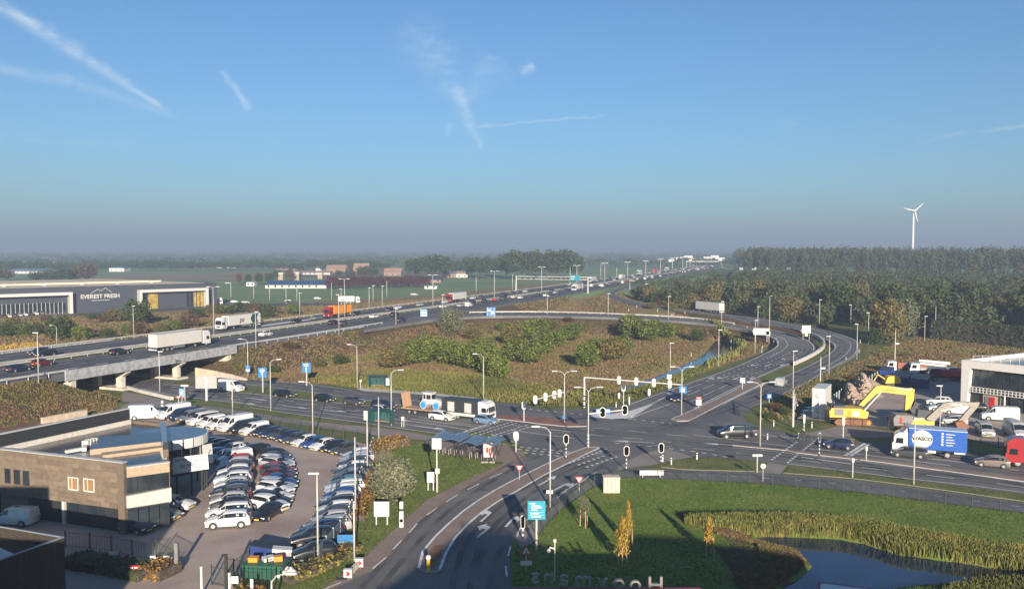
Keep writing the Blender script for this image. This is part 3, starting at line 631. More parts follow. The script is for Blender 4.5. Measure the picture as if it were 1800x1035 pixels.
# ---------------------------------------------------------------- motorway bridge over the street
br = thing('motorway_bridge', 'concrete motorway bridge with ribbed parapet over the street underpass', 'bridge', mpt((SB0+SB1)/2, 0, -MZ))
bo = Vector(br.location)
GIRD = mat('parapet_concrete', (.29, .30, .31), .85, var=.3, scale=1.2, bump=.2)
PIERM = mat('pier_concrete', (.50, .45, .38), .85, var=.18, scale=1.5)
def loc(p): return tuple(Vector(p)-bo)
d = MB(); n = 12
for i in range(n):
    s0, s1 = SB0+(SB1-SB0)*i/n, SB0+(SB1-SB0)*(i+1)/n
    for a, b in ((-19.8, 19.6),):
        q = [mpt(s0, a), mpt(s0, b), mpt(s1, b), mpt(s1, a)]
        d.add([(*loc(p)[:2], MZ-1.25) for p in q]+[(*loc(p)[:2], MZ-.02) for p in q], [(3,2,1,0),(4,5,6,7),(0,1,5,4),(1,2,6,5),(2,3,7,6),(3,0,4,7)])
d.build('deck', CONC, br)
for side_, nm in ((19.7, 1), (-20.1, -1)):
    npan = 34 if side_ > 0 else 12
    for i in range(npan):
        s0 = SB0-1+(SB1-SB0+2)*i/npan; s1 = SB0-1+(SB1-SB0+2)*(i+1)/npan-.07
        q = [mpt(s0, side_), mpt(s0, side_+.35), mpt(s1, side_+.35), mpt(s1, side_)]
        MB().add([(*loc(p)[:2], MZ-1.4) for p in q]+[(*loc(p)[:2], MZ+.6) for p in q], [(3,2,1,0),(4,5,6,7),(0,1,5,4),(1,2,6,5),(2,3,7,6),(3,0,4,7)]).build('parapet_panel', GIRD, br)
def pier(s, off, lean):
    x, y, _ = mpt(s, off); a = mang(s); w = .5
    mb = MB(); prof = [(-.7, 0), (.7, 0), (.75, 2.6), (2.2, 3.5), (2.2, MZ-1.25), (-1.4, MZ-1.25), (-1.4, 3.5), (-.75, 2.9)]
    prof = [(p[0]*lean, p[1]) for p in prof]
    mb.side(prof, -w, w); mb.build('pier', PIERM, br, tuple(Vector((x, y, 0))-bo), a-math.pi/2)
for f in (.31, .65):
    s = SB0+(SB1-SB0)*f
    for k, off in enumerate((17.5, 11, 4, -3, -10, -17)): pier(s, off, 1)
    q = [mpt(s-1.3, 19.5), mpt(s+1.3, 19.5), mpt(s+1.3, -19.5), mpt(s-1.3, -19.5)]
    MB().prism([loc(p)[:2] for p in q], -.1, .45, 0).build('plinth', PIERM, br)
for sx, sg in ((SB0+.5, 1), (SB1-.5, -1)):
    q = [mpt(sx, 19.6), mpt(sx+sg*1., 19.6), mpt(sx+sg*1., -19.8), mpt(sx, -19.8)]
    MB().prism([loc(p)[:2] for p in ccw(q)], 1.5, MZ-.1, 0).build('abutment', PIERM, br)
# pale retaining wall on the right of the underpass, paved slope above it
def wall_line(name, label, pts, h0, h1, w, m, cat='wall', z=0., seg=None):
    P = [G(*p) for p in pts]; t = thing(name, label, cat, (*P[0], z)); n = len(P)
    P = resample(P, seg) if seg else P; n = len(P)
    for i in range(n-1):
        a, b = Vector(P[i]), Vector(P[i+1]); ha = h0+(h1-h0)*i/(n-1); hb = h0+(h1-h0)*(i+1)/(n-1); o2 = Vector(P[0]); a -= o2; b -= o2
        dd = (b-a).normalized(); nn = Vector((-dd.y, dd.x))*w; b = b-dd*.03
        q = [a, b, b+nn, a+nn]; 
        MB().add([(p.x, p.y, -.1) for p in q]+[(q[0].x, q[0].y, ha), (q[1].x, q[1].y, hb), (q[2].x, q[2].y, hb), (q[3].x, q[3].y, ha)], [(3,2,1,0),(4,5,6,7),(0,1,5,4),(1,2,6,5),(2,3,7,6),(3,0,4,7)]).build('wall_section', m, t)
    return t
SAND = mat('sandy_concrete', (.46, .37, .28), .9, var=.2, scale=1.2)
wall_line('retaining_wall', 'sandy concrete retaining wall beside the mouth of the underpass', [(343,661),(372,662.5),(400,665),(432,669)], 1.9, .5, .5, SAND, seg=4)
wall_line('low_wall', 'low pale kerb wall on the outer side of the street', [(150,668),(200,677),(245,690),(300,703)], .5, .6, .6, KERB, seg=6)
P0 = [mpt(SB1-6, 20.3), mpt(SB1-.5, 22), mpt(SB1+3, 21), mpt(SB1+1.5, 19)]
# ---------------------------------------------------------------- cars
def body_sections(st, W):
    secs = []
    for (x, zb, zs, zt, kw, kt) in st:
        w = W/2*kw; wt = W/2*kt
        secs.append([(x, -wt*.0, zt+.03)] + [])
        h = [(0, zt+.025), (wt*.75, zt+.012), (wt, zt-.05), (w*.955, zs), (w, zs-.13), (w*.985, zb+.2), (w*.9, zb)]
        secs[-1] = [(x, y, z) for y, z in h]+[(x, -y, z) for y, z in h[::-1][:-1]]
    return secs
def loft(secs, caps=True):
    mb = MB(); n = len(secs[0]); vs = [p for s in secs for p in s]; fs = []
    for i in range(len(secs)-1):
        for j in range(n):
            k = (j+1) % n; fs.append((i*n+j, i*n+k, (i+1)*n+k, (i+1)*n+j))
    if caps: fs.append(tuple(reversed(range(n)))); fs.append(tuple(range((len(secs)-1)*n, len(secs)*n)))
    mb.add(vs, fs); return mb
def fixnormals(me):
    b = bmesh.new(); b.from_mesh(me); bmesh.ops.recalc_face_normals(b, faces=b.faces); b.to_mesh(me); b.free()
def lerp3(a, b, t): return tuple(a[k]+(b[k]-a[k])*t for k in range(3))
def wheel_mesh(r, w=.2):
    mb = MB(); mb.tube([(0, -w/2, 0), (0, w/2, 0)], r, 14); m = mb.mesh('wheel', TYRE, False); fixnormals(m); return m
def rim_mesh(r, w=.2):
    mb = MB(); mb.tube([(0, -w/2-.012, 0), (0, w/2+.012, 0)], r, 10)
    m = mb.mesh('rim', RIM); fixnormals(m); return m
WM = {}
def add_wheel(t, x, y, r, w=.2, name='wheel'):
    k = (r, w)
    if k not in WM: WM[k] = (wheel_mesh(r, w), rim_mesh(r*.62, w))
    o = new_obj(name, WM[k][0], t, (x, y, r)); new_obj('rim', WM[k][1], o)
CARS = {}
def make_car(kind):
    "x forward, origin on the ground at the middle; stations run front to back: x, bottom, shoulder, top, width factor, top width factor"
    L, W, H, st, cab, wx, wr = {
     'hatchback': (4.05, 1.76, 1.48, [(2.02,.32,.50,.52,.80,.6),(1.93,.22,.66,.70,.93,.7),(1.25,.2,.86,.93,1,.72),(.88,.2,.93,1.00,1,.74),(.20,.2,.95,1.44,1,.64),(-.5,.2,.97,1.49,1,.65),(-1.2,.2,.98,1.45,1,.63),(-1.55,.2,.98,1.38,1,.61),(-1.93,.22,.94,1.0,.97,.72),(-2.02,.3,.6,.62,.9,.8)], (3, 4, 7, 8), (1.27, -1.25), .31),
     'estate': (4.65, 1.82, 1.48, [(2.32,.32,.50,.52,.80,.6),(2.22,.22,.64,.68,.93,.7),(1.5,.2,.84,.91,1,.72),(1.05,.2,.92,.98,1,.74),(.30,.2,.94,1.42,1,.63),(-.5,.2,.96,1.48,1,.64),(-1.5,.2,.97,1.45,1,.62),(-1.95,.2,.97,1.40,1,.60),(-2.23,.22,.93,.98,.97,.74),(-2.32,.3,.6,.62,.9,.8)], (3, 4, 7, 8), (1.45, -1.35), .33),
     'suv': (4.45, 1.84, 1.64, [(2.22,.4,.62,.64,.82,.6),(2.14,.28,.82,.86,.94,.7),(1.4,.26,.99,1.06,1,.74),(.98,.26,1.05,1.11,1,.76),(.35,.26,1.07,1.58,1,.66),(-.5,.26,1.09,1.65,1,.67),(-1.4,.26,1.1,1.61,1,.65),(-1.75,.26,1.1,1.54,1,.63),(-2.12,.28,1.05,1.1,.97,.76),(-2.22,.36,.7,.72,.9,.8)], (3, 4, 7, 8), (1.38, -1.32), .36),
     'saloon': (4.6, 1.8, 1.44, [(2.3,.32,.50,.52,.80,.6),(2.2,.22,.64,.68,.93,.7),(1.45,.2,.83,.90,1,.72),(1.0,.2,.91,.97,1,.74),(.25,.2,.93,1.39,1,.62),(-.45,.2,.95,1.45,1,.63),(-1.05,.2,.96,1.39,1,.60),(-1.75,.2,.96,1.02,1,.74),(-2.2,.22,.93,.96,.96,.76),(-2.3,.3,.6,.62,.88,.8)], (3, 4, 6, 7), (1.42, -1.35), .33),
     'small_van': (4.4, 1.82, 1.83, [(2.2,.36,.58,.6,.82,.6),(2.12,.24,.82,.86,.94,.7),(1.62,.22,1.0,1.06,1,.74),(1.25,.22,1.06,1.14,1,.76),(.62,.22,1.1,1.74,1,.78),(.1,.22,1.12,1.83,1,.80),(-1.2,.22,1.12,1.83,1,.80),(-2.08,.22,1.12,1.80,1,.79),(-2.15,.24,1.1,1.74,.98,.77),(-2.2,.36,.9,.95,.95,.8)], (3, 4, 5, 8), (1.4, -1.35), .33),
     'panel_van': (5.5, 2.0, 2.4, [(2.75,.4,.7,.72,.84,.6),(2.66,.28,1.0,1.04,.95,.7),(2.2,.26,1.18,1.26,1,.76),(1.85,.26,1.26,1.36,1,.80),(1.15,.26,1.35,2.18,1,.80),(.7,.26,1.4,2.38,1,.84),(-1.2,.26,1.4,2.42,1,.86),(-2.6,.26,1.4,2.40,1,.86),(-2.7,.3,1.4,2.34,.98,.84),(-2.75,.4,1.0,1.05,.95,.84)], (3, 4, 5, 8), (1.75, -1.75), .36),
     'minibus': (4.95, 1.9, 1.95, [(2.48,.38,.64,.66,.84,.6),(2.38,.26,.92,.96,.95,.7),(1.9,.24,1.08,1.14,1,.76),(1.55,.24,1.12,1.2,1,.78),(.85,.24,1.15,1.86,1,.78),(.4,.24,1.18,1.95,1,.82),(-1.2,.24,1.18,1.96,1,.82),(-2.3,.24,1.18,1.92,1,.80),(-2.42,.28,1.15,1.86,.98,.78),(-2.48,.38,.9,.95,.95,.8)], (3, 4, 7, 8), (1.55, -1.55), .34)}[kind]
    t = new_obj(kind if kind.endswith('van') or kind == 'minibus' else 'car', None, None, (0, -900, -50)); t['proto'] = 1
    mb = body_sections(st, W); b = loft(mb); me = b.mesh('body', PAINT, True); fixnormals(me)
    me.polygons.foreach_set('use_smooth', [len(p.vertices) == 4 for p in me.polygons])
    b2 = new_obj('body', me, t); me.set_sharp_from_angle(angle=R(38))
    c0, c1, r1, r2 = cab; g = .012
    def top(i, side, k=2): s = mb[i]; p = s[k] if side > 0 else s[-k]; return p
    # windscreen: from cowl section (shoulder) up to roof section
    def screen(i, j, nm, sgn):
        a, b_ = mb[i], mb[j]; q = [lerp3(a[2], b_[2], .1), lerp3(a[-2], b_[-2], .1), lerp3(a[-2], b_[-2], .9), lerp3(a[2], b_[2], .9)]
        cq = [lerp3(a[0], b_[0], .1), lerp3(a[0], b_[0], .9)]
        k = .93; q = [(p[0]+sgn*.03, p[1]*k, p[2]+.03) for p in q]; cq = [(p[0]+sgn*.03, 0, p[2]+.03) for p in cq]
        m2 = MB(); m2.add([q[0], cq[0], cq[1], q[3], q[1], q[2]], [(0, 1, 2, 3), (1, 4, 5, 2)]); m_ = m2.mesh(nm, GLASS); fixnormals(m_)
        for p in m_.polygons:
            pass
        new_obj(nm, m_, t)
    screen(c0, c1, 'windscreen', 1); screen(r2, r1, 'rear_window', -1)
    if kind == 'small_van' or kind == 'panel_van': spans = [(c0, c1, .35, 1), (c1, r1, 0, .9)]
    else: spans = [(c0, c1, .45, 1), (c1, r1, 0, 1), (r1, r2, 0, .5)]
    for sd_ in (1, -1):
        m2 = MB()
        for i, j, ta, tb in spans:
            idx = list(range(i, j+1))
            for u in range(len(idx)-1):
                A, B = mb[idx[u]], mb[idx[u+1]]
                f0 = ta if u == 0 else 0; f1 = tb if u == len(idx)-2 else 1
                def pt(S, kk): return S[kk] if sd_ > 0 else S[-kk]
                lo0, hi0 = lerp3(pt(A, 3), pt(B, 3), f0), lerp3(pt(A, 2), pt(B, 2), f0); lo1, hi1 = lerp3(pt(A, 3), pt(B, 3), f1), lerp3(pt(A, 2), pt(B, 2), f1)
                q = [lerp3(lo0, hi0, .1), lerp3(lo1, hi1, .1), lerp3(lo1, hi1, .86), lerp3(lo0, hi0, .86)]
                gap_ = .03 if (f0 == 0 and u == 0) else 0
                q = [(p[0], p[1]+sd_*g, p[2]+.004) for p in q]; q[0] = (q[0][0]-gap_, *q[0][1:]); q[3] = (q[3][0]-gap_, *q[3][1:])
                m2.add(q, [(0, 1, 2, 3)])
        m_ = m2.mesh('side_window', GLASS); fixnormals(m_); new_obj('side_window', m_, t)
    for sx in wx:
        for sd_ in (1, -1):
            add_wheel(t, sx, sd_*(W/2-.09), wr)
    # dark wheel arches and sills as one trim piece
    tr = MB()
    for sx in wx:
        for sd_ in (1, -1):
            c = [(sx+(wr+.07)*math.cos(a), sd_*(W/2+.002), wr+(wr+.07)*math.sin(a)) for a in np.linspace(0, math.pi, 9)]+[(sx-(wr+.07), sd_*(W/2+.002), .24), (sx+(wr+.07), sd_*(W/2+.002), .24)]
            tr.add(c, [tuple(range(len(c)))])
    tr.box(-L/2+.3, -W/2*.9, .16, L/2-.3, W/2*.9, .26); tr.build('wheel_arch_trim', BLACKP, t)
    zf = st[1][2]-.05; zr = st[-2][2]-.1
    for sd_ in (1, -1):
        MB().cbox(L/2-.12, sd_*W*.36, zf-.02, .14, .38, .14).build('headlight', LIGHTG, t)
        MB().cbox(-L/2+.08, sd_*W*.40, zr, .10, .22, .18).build('tail_light', REDL, t)
        MB().cbox(st[3][0]-.2, sd_*(W/2+.05), st[3][3]+.02, .12, .16, .12).build('mirror', BLACKP, t)
    MB().cbox(L/2+.0, 0, .42, .03, .52, .12).build('number_plate', PLATE, t)
    MB().cbox(-L/2-.0, 0, .62, .03, .52, .12).build('number_plate', PLATE, t)
    MB().cbox(L/2-.05, 0, zf-.12, .1, W*.5, .14).build('grille', BLACKP, t)
    CARS[kind] = t; return t
for k in ('hatchback', 'estate', 'suv', 'saloon', 'small_van', 'panel_van', 'minibus'): make_car(k)
CC = {'white': (.60, .60, .59), 'silver': (.34, .35, .36), 'grey': (.13, .135, .145), 'dark grey': (.045, .048, .055), 'black': (.010, .011, .014), 'blue': (.015, .05, .19), 'dark blue': (.012, .02, .06), 'navy': (.01, .016, .045),
      'red': (.30, .015, .018), 'dark red': (.10, .01, .012), 'light blue': (.12, .2, .32), 'teal': (.05, .16, .17), 'bronze': (.17, .14, .12), 'beige': (.42, .37, .3)}
USEDK = set()
KN = {'hatchback': 'car', 'estate': 'estate_car', 'suv': 'suv', 'saloon': 'saloon_car', 'small_van': 'small_van', 'panel_van': 'panel_van', 'minibus': 'minibus'}
KC = {'hatchback': 'car', 'estate': 'car', 'suv': 'car', 'saloon': 'car', 'small_van': 'van', 'panel_van': 'van', 'minibus': 'van'}
def car(kind, color, x, y, z, ang, label, group=None):
    c = copy_tree(CARS[kind], label, (x, y, z), ang, group, color=(*CC[color], 1)); c.name = KN[kind]; c['category'] = KC[kind]
    if 'proto' in c: del c['proto']
    return c
def drop_protos():
    for t in CARS.values():
        for ch in list(t.children):
            for g in list(ch.children): bpy.data.objects.remove(g)
            bpy.data.objects.remove(ch)
        bpy.data.objects.remove(t)
ORD = ['first', 'second', 'third', 'fourth', 'fifth', 'sixth', 'seventh', 'eighth', 'ninth', 'tenth', 'eleventh', 'twelfth', 'thirteenth', 'fourteenth', 'fifteenth', 'sixteenth', 'seventeenth', 'eighteenth', 'nineteenth', 'twentieth', 'twenty-first', 'twenty-second', 'twenty-third', 'twenty-fourth']
def ordn(n): return ORD[n-1] if n <= 24 else f'{n}th'
LOTZ = .032
# north row along the fence, noses to the lower left
row = [('panel_van', 'white'), ('minibus', 'dark blue'), ('minibus', 'grey'), ('minibus', 'white'), ('small_van', 'white'), ('small_van', 'white'), ('panel_van', 'white'), ('minibus', 'black'), ('small_van', 'white'),
       ('hatchback', 'navy'), ('hatchback', 'dark blue'), ('hatchback', 'dark grey'), ('hatchback', 'dark blue'), ('hatchback', 'dark grey'), ('hatchback', 'white'), ('hatchback', 'blue'), ('hatchback', 'white'), ('hatchback', 'black'), ('hatchback', 'dark grey')]
fr = [(278,739),(296,742),(313,746),(331,750),(349,754),(366,757.5),(386,761),(405,765),(425,767),(441,769),(456,772),(471,775),(486,779),(499,783),(516,787),(530,790.5),(548,794),(566,797.5),(584,802)]
for i, ((k, c), p) in enumerate(zip(row, fr)):
    x, y = G(*p); ang = math.atan2(-.80, -.60)+random.uniform(-.02, .02); L = {'panel_van': 5.5, 'minibus': 4.95, 'small_van': 4.4}.get(k, 4.05)
    nm = {'panel_van': 'tall panel van', 'minibus': 'minibus', 'small_van': 'small van', 'hatchback': 'hatchback'}[k]
    car(k, c, x-math.cos(ang)*L/2, y-math.sin(ang)*L/2, LOTZ, ang, f'{c} {nm}, {ORD[i]} from the left in the row along the street fence', 'vehicles parked along the street fence')
x, y = G(258, 736); car('panel_van', 'white', x, y, LOTZ, .25, 'white panel van parked crosswise at the left end of the fence row', 'vehicles parked along the street fence')
# centre block, left column (noses left) and right column (noses right)
lc = ['white', 'white', 'black', 'silver', 'dark grey', 'dark blue', 'silver', 'white', 'dark grey', 'white', 'dark grey', 'silver', 'red']
ly = [925, 907, 897, 887, 877.5, 868, 859, 851, 843, 836, 829, 822.5, 816.5]
for i, (c, yy) in enumerate(zip(lc, ly)):
    xx = np.interp(yy, [816, 850, 890, 925], [415, 411, 403, 402]); x, y = G(xx, yy)
    car('suv' if i in (0, 4, 7) else ['hatchback', 'estate', 'hatchback'][i % 3], c, x, y, LOTZ, math.pi+.20+random.uniform(-.03, .03), f'{c} car, {ORD[i]} from the front in the packed block\'s left column', 'cars packed in two columns in the middle of the yard')
rc = ['white', 'black', 'white', 'white', 'silver', 'blue', 'dark red', 'dark grey', 'red', 'silver', 'white', 'dark grey', 'black']
ry = [896, 887, 878, 869.5, 861, 853, 845, 838, 831.5, 825, 818.5, 812.5, 806.5]
for i, (c, yy) in enumerate(zip(rc, ry)):
    xx = np.interp(yy, [806, 850, 896], [484, 492, 474]); x, y = G(xx, yy)
    car('suv' if i in (0, 3, 9) else ['hatchback', 'estate', 'saloon'][i % 3], c, x, y, LOTZ, (-.42 if i else -.50)+random.uniform(-.03, .03), f'{c} car, {ORD[i]} from the front in the packed block\'s right column', 'cars packed in two columns in the middle of the yard')
x, y = G(470, 910); car('saloon', 'black', x, y+.3, LOTZ, math.atan2(-.97, -.24), 'black saloon facing the viewer at the front of the packed block')
# cars beside the round showroom
for i, (c, px, py, k) in enumerate([('dark blue', 366, 788, 'hatchback'), ('dark blue', 379, 790, 'hatchback'), ('navy', 392, 793, 'hatchback'), ('dark blue', 363, 800, 'hatchback'), ('light blue', 376, 807, 'hatchback'), ('silver', 392, 810, 'hatchback'), ('white', 413, 814, 'small_van'), ('white', 407, 797, 'hatchback'), ('black', 440, 800, 'estate')]):
    x, y = G(px, py); car(k, c, x, y, LOTZ, math.atan2(-.72, -.69), f'{c} {"small van" if k == "small_van" else "car"}, {ORD[i]} in the cluster beside the round showroom', 'cars parked beside the round showroom')
# east column along the fence
ec = ['white', 'silver', 'white', 'dark grey', 'white', 'dark grey', 'grey', 'black', 'teal', 'white', 'white', 'blue', 'silver', 'black', 'white', 'dark grey', 'silver', 'silver', 'navy', 'black', 'black']
eb = [(629,806),(628,812),(626,818),(624,824),(622,830),(619,836.5),(616,843),(613,850),(610,857),(606,864),(603,871.5),(600,879),(596,887),(592,896),(590,904),(586,913),(582,922),(576,933),(565,944),(551,957),(553,980)]
for i, (c, p) in enumerate(zip(ec, eb)):
    x, y = G(*p); k = 'suv' if i in (3, 18, 19) else ['hatchback', 'estate', 'hatchback', 'hatchback'][i % 4]
    car(k, c, x, y, LOTZ, math.pi+np.interp(i, [0, 10, 20], [.42, .28, .40])+random.uniform(-.03, .03), f'{c} car, {ORD[i]} from the top in the column beside the east fence', 'cars parked in the column beside the east fence')
# by the dealership front
for (k, c, p, a, lb) in [('hatchback', 'white', (309, 894), -.22, 'white hatchback nearest the yard in front of the dealership windows'), ('estate', 'grey', (283, 911), -.35, 'grey car between two white cars in front of the dealership'),
        ('hatchback', 'white', (255, 920), -.42, 'white car beside the dark corner pillar of the dealership'), ('hatchback', 'navy', (238, 933), -.45, 'dark blue car tight against the corner pillar of the dealership'),
        ('small_van', 'white', (27, 921), math.pi-.12, 'small white van parked in the shade left of the dealership entrance')]:
    x, y = G(*p); car(k, c, x, y, LOTZ, a, lb)
# traffic on the streets: heading along the lower street = -28 deg
SA = math.atan2(-.47, .88)
for (k, c, p, a, lb) in [('panel_van', 'white', (407, 688), SA, 'white panel van leaving the underpass on the street'), ('estate', 'black', (500, 698), SA, 'black estate car behind the van on the street'), ('hatchback', 'black', (571, 706), SA, 'black hatchback in the far lane of the street'),
        ('hatchback', 'dark grey', (622, 711), SA, 'dark hatchback before the low loader trailer'), ('estate', 'navy', (674, 717), SA, 'dark car half hidden behind the silver hatchback'), ('hatchback', 'silver', (673, 727), SA, 'silver hatchback behind the bus shelter'),
        ('suv', 'white', (777, 739), SA, 'white car with black roof beside the low loader'), ('hatchback', 'light blue', (855, 745), SA, 'pale blue small car waiting at the stop line'),
        ('minibus', 'black', (1291, 769), math.pi+.08, 'black people carrier waiting on the right arm of the crossing'), ('hatchback', 'dark grey', (1311, 765), math.pi+.08, 'dark car half hidden behind the black people carrier'),
        ('hatchback', 'dark blue', (1474, 788), math.pi-.42, 'dark blue hatchback on the right arm of the crossing'), ('estate', 'dark grey', (1598, 803), math.pi-.42, 'dark grey car in front of the blue box lorry'), ('hatchback', 'bronze', (1743, 820), math.pi-.42, 'bronze grey hatchback following the box lorry'),
        ('hatchback', 'dark blue', (1192, 705), math.pi+1.05, 'dark blue car waiting on the slip road under the signal arm'), ('small_van', 'silver', (1373, 678), 1.05, 'silver van driving up the outer slip road')]:
    x, y = G(*p); car(k, c, x, y, .056, a, lb)
x, y, z = BO[56]; 
p = G(1336, 586, 3.0); car('estate', 'white', p[0], p[1], 2.95, -.9, 'white car coming down the curved slip road')
# motorway traffic (place on deck level by photo point); heading away or towards
def mway(k, c, px, py, away, lb):
    x, y = G(px, py, MZ); s = s_of_y(y); a = mang(s)+(0 if away else math.pi); car(k, c, x, y, MZ+.04, a, lb, 'cars on the motorway')
for k, c, px, py, aw, lb in [('estate', 'navy', 33, 653, 1, 'dark blue estate leftmost on the near carriageway'), ('hatchback', 'dark red', 74, 643, 1, 'dark red car leading the blue estate at the left of the near carriageway'),
     ('estate', 'black', 210, 623, 1, 'black estate following the white semi on the bridge'), ('suv', 'navy', 69, 624, 0, 'dark blue car leftmost on the far carriageway'), ('estate', 'black', 80, 626, 0, 'black car beside the dark one at the left of the far carriageway'),
     ('hatchback', 'white', 467, 591, 1, 'white hatchback alone behind the lamp post on the near carriageway'), ('hatchback', 'black', 520, 568, 0, 'black hatchback before the red and orange lorry'), ('estate', 'grey', 557, 561.5, 0, 'grey estate directly before the red and orange lorry'),
     ('estate', 'black', 587, 570, 1, 'black estate on the near carriageway beneath the orange lorry'), ('hatchback', 'dark grey', 604, 571, 1, 'dark grey car beside the black estate on the near carriageway'), ('suv', 'black', 625, 555, 0, 'black car behind the orange tipper lorry'),
     ('hatchback', 'white', 658, 559, 1, 'white car in the middle lane of the near carriageway'), ('suv', 'black', 695, 556, 1, 'black car with a pale roof on the near carriageway'), ('suv', 'dark blue', 706, 565.5, 1, 'dark blue car nearest the shoulder before the exit'),
     ('hatchback', 'dark blue', 685, 547, 0, 'dark blue car where the far slip road joins'), ('hatchback', 'white', 699, 543, 0, 'white car where the far slip road joins'), ('hatchback', 'silver', 738, 538, 0, 'silver car left of the red lorry with white trailer'),
     ('hatchback', 'white', 782, 533, 0, 'white car under the red lorry'), ('hatchback', 'white', 779, 541, 1, 'white car left of the tall willow on the near carriageway'), ('estate', 'silver', 810, 539, 1, 'silver car beside the tall willow'), ('small_van', 'white', 824, 539, 1, 'white van right of the tall willow'),
     ('hatchback', 'white', 831, 526, 0, 'white car behind the red lorry with white trailer'), ('suv', 'dark grey', 845, 524.5, 0, 'dark car behind the white one on the far carriageway'), ('suv', 'black', 831, 533.5, 1, 'black car above the blue route sign'),
     ('hatchback', 'black', 852, 531, 1, 'black car following the dark lorry under the gantry'), ('hatchback', 'white', 885, 517, 0, 'white car under the left gantry leg'), ('suv', 'dark grey', 900, 517, 0, 'dark car right of the left gantry leg'), ('estate', 'dark grey', 911, 515.5, 0, 'second dark car right of the left gantry leg'),
     ('hatchback', 'white', 923, 514, 0, 'white car under the dark gantry panels'), ('hatchback', 'white', 903, 524, 1, 'white car right of the dark lorry'), ('hatchback', 'white', 915, 525, 1, 'white car nearest the shoulder right of the dark lorry'),
     ('hatchback', 'navy', 946, 520, 1, 'navy car below the gantry beam'), ('hatchback', 'white', 959, 521, 1, 'white car below the gantry beam'), ('estate', 'black', 970, 513, 0, 'black car in the queue under the gantry'), ('hatchback', 'silver', 976, 516, 1, 'silver car before the coach-like lorry')]:
    mway(k, c, px, py, aw, lb)
rr = random.Random(3)
dist = []
for aw, offs in ((1, (5.8, 9.4, 12.9)), (0, (-5.8, -9.4, -12.9))):
    for off in offs:
        s = s_of_y(520)+rr.uniform(0, 20)
        while s < s_of_y(1250):
            dist.append((s, off, aw)); s += rr.uniform(22, 60)
NTH = {}
for s, off, aw in dist:
    k_ = (off); NTH[k_] = NTH.get(k_, 0)+1; ln = {5.8: 'inner', 9.4: 'middle', 12.9: 'outer'}[abs(off)]
    x, y, z = mpt(s, off); c = rr.choice(['white', 'white', 'silver', 'black', 'dark grey', 'grey', 'navy', 'red', 'white'])
    car(rr.choice(['hatchback', 'estate', 'suv', 'small_van']), c, x, y, z+.04, mang(s)+(0 if aw else math.pi), f'small distant {c} car, {ordn(NTH[k_])} beyond the gantry in the {ln} {"outbound" if aw else "oncoming"} lane', f'{c} cars far off on the {"near" if aw else "far"} carriageway')
# cars on the far local road and by the warehouse
for i, (k, c, px, py, a) in enumerate([('hatchback', 'white', 558, 526, 0), ('suv', 'dark grey', 506, 530, 0), ('estate', 'white', 728, 519, .1), ('estate', 'silver', 432, 533, 0), ('hatchback', 'white', 412, 532, 0), ('hatchback', 'dark grey', 298, 541, .3), ('hatchback', 'dark red', 316, 540, .3), ('suv', 'silver', 400, 499, 0)]):
    x, y = G(px, py); car(k, c, x, y, .06, a+.2, f'{c} car, {ORD[i]} on the local road beyond the motorway', 'cars on the local road beyond the motorway')
for i in range(11):
    x, y = G(6+i*9.5, 559-i*.9); c = ['black', 'white', 'dark grey', 'silver', 'white', 'black', 'white', 'grey', 'white', 'black', 'silver'][i]
    car('hatchback', c, x, y, .03, 2.3, f'{c} car, {ORD[i]} from the left in front of the dark warehouse', 'cars parked in front of the dark warehouse')
for i in range(26):
    r_, q = divmod(i, 9); x, y = G(1612+q*2.2+r_, 563+r_*6); c = rr.choice(['dark blue', 'navy', 'silver', 'blue', 'white'])
    if i < 12: car('hatchback', c, x+(q-4)*1.6, y, .03, .2, f'{c} car, {ORD[i]} in the shaded car park behind the big tree', f'{c} cars in the shaded car park')
# builders yard cars
for (k, c, p, a, lb) in [('panel_van', 'white', (1757, 739), math.pi-.38, 'white panel van with red stripes in the builders yard'), ('minibus', 'silver', (1731, 765), math.atan2(-.93, -.3), 'silver van facing the viewer in the builders yard'), ('panel_van', 'silver', (1785, 768), math.atan2(-.95, -.2), 'pale van facing the viewer beside the silver one'),
        ('estate', 'silver', (1672, 745), math.pi-.25, 'silver car parked behind the grey excavator boom'), ('estate', 'white', (1655, 722), math.pi-.2, 'white car behind the lamp post in the builders yard'), ('suv', 'white', (1650, 712), math.pi-.3, 'white pickup-like car under the excavator boom'), ('suv', 'dark blue', (1583, 738), math.pi+.4, 'dark blue car in shade between the two excavators'), ('small_van', 'white', (1682, 727), math.pi-.3, 'small white van left of the entrance with the red door'), ('hatchback', 'black', (1712, 722), math.pi-.3, 'black car beside the red door entrance')]:
    x, y = G(*p); car(k, c, x, y, LOTZ, a, lb)
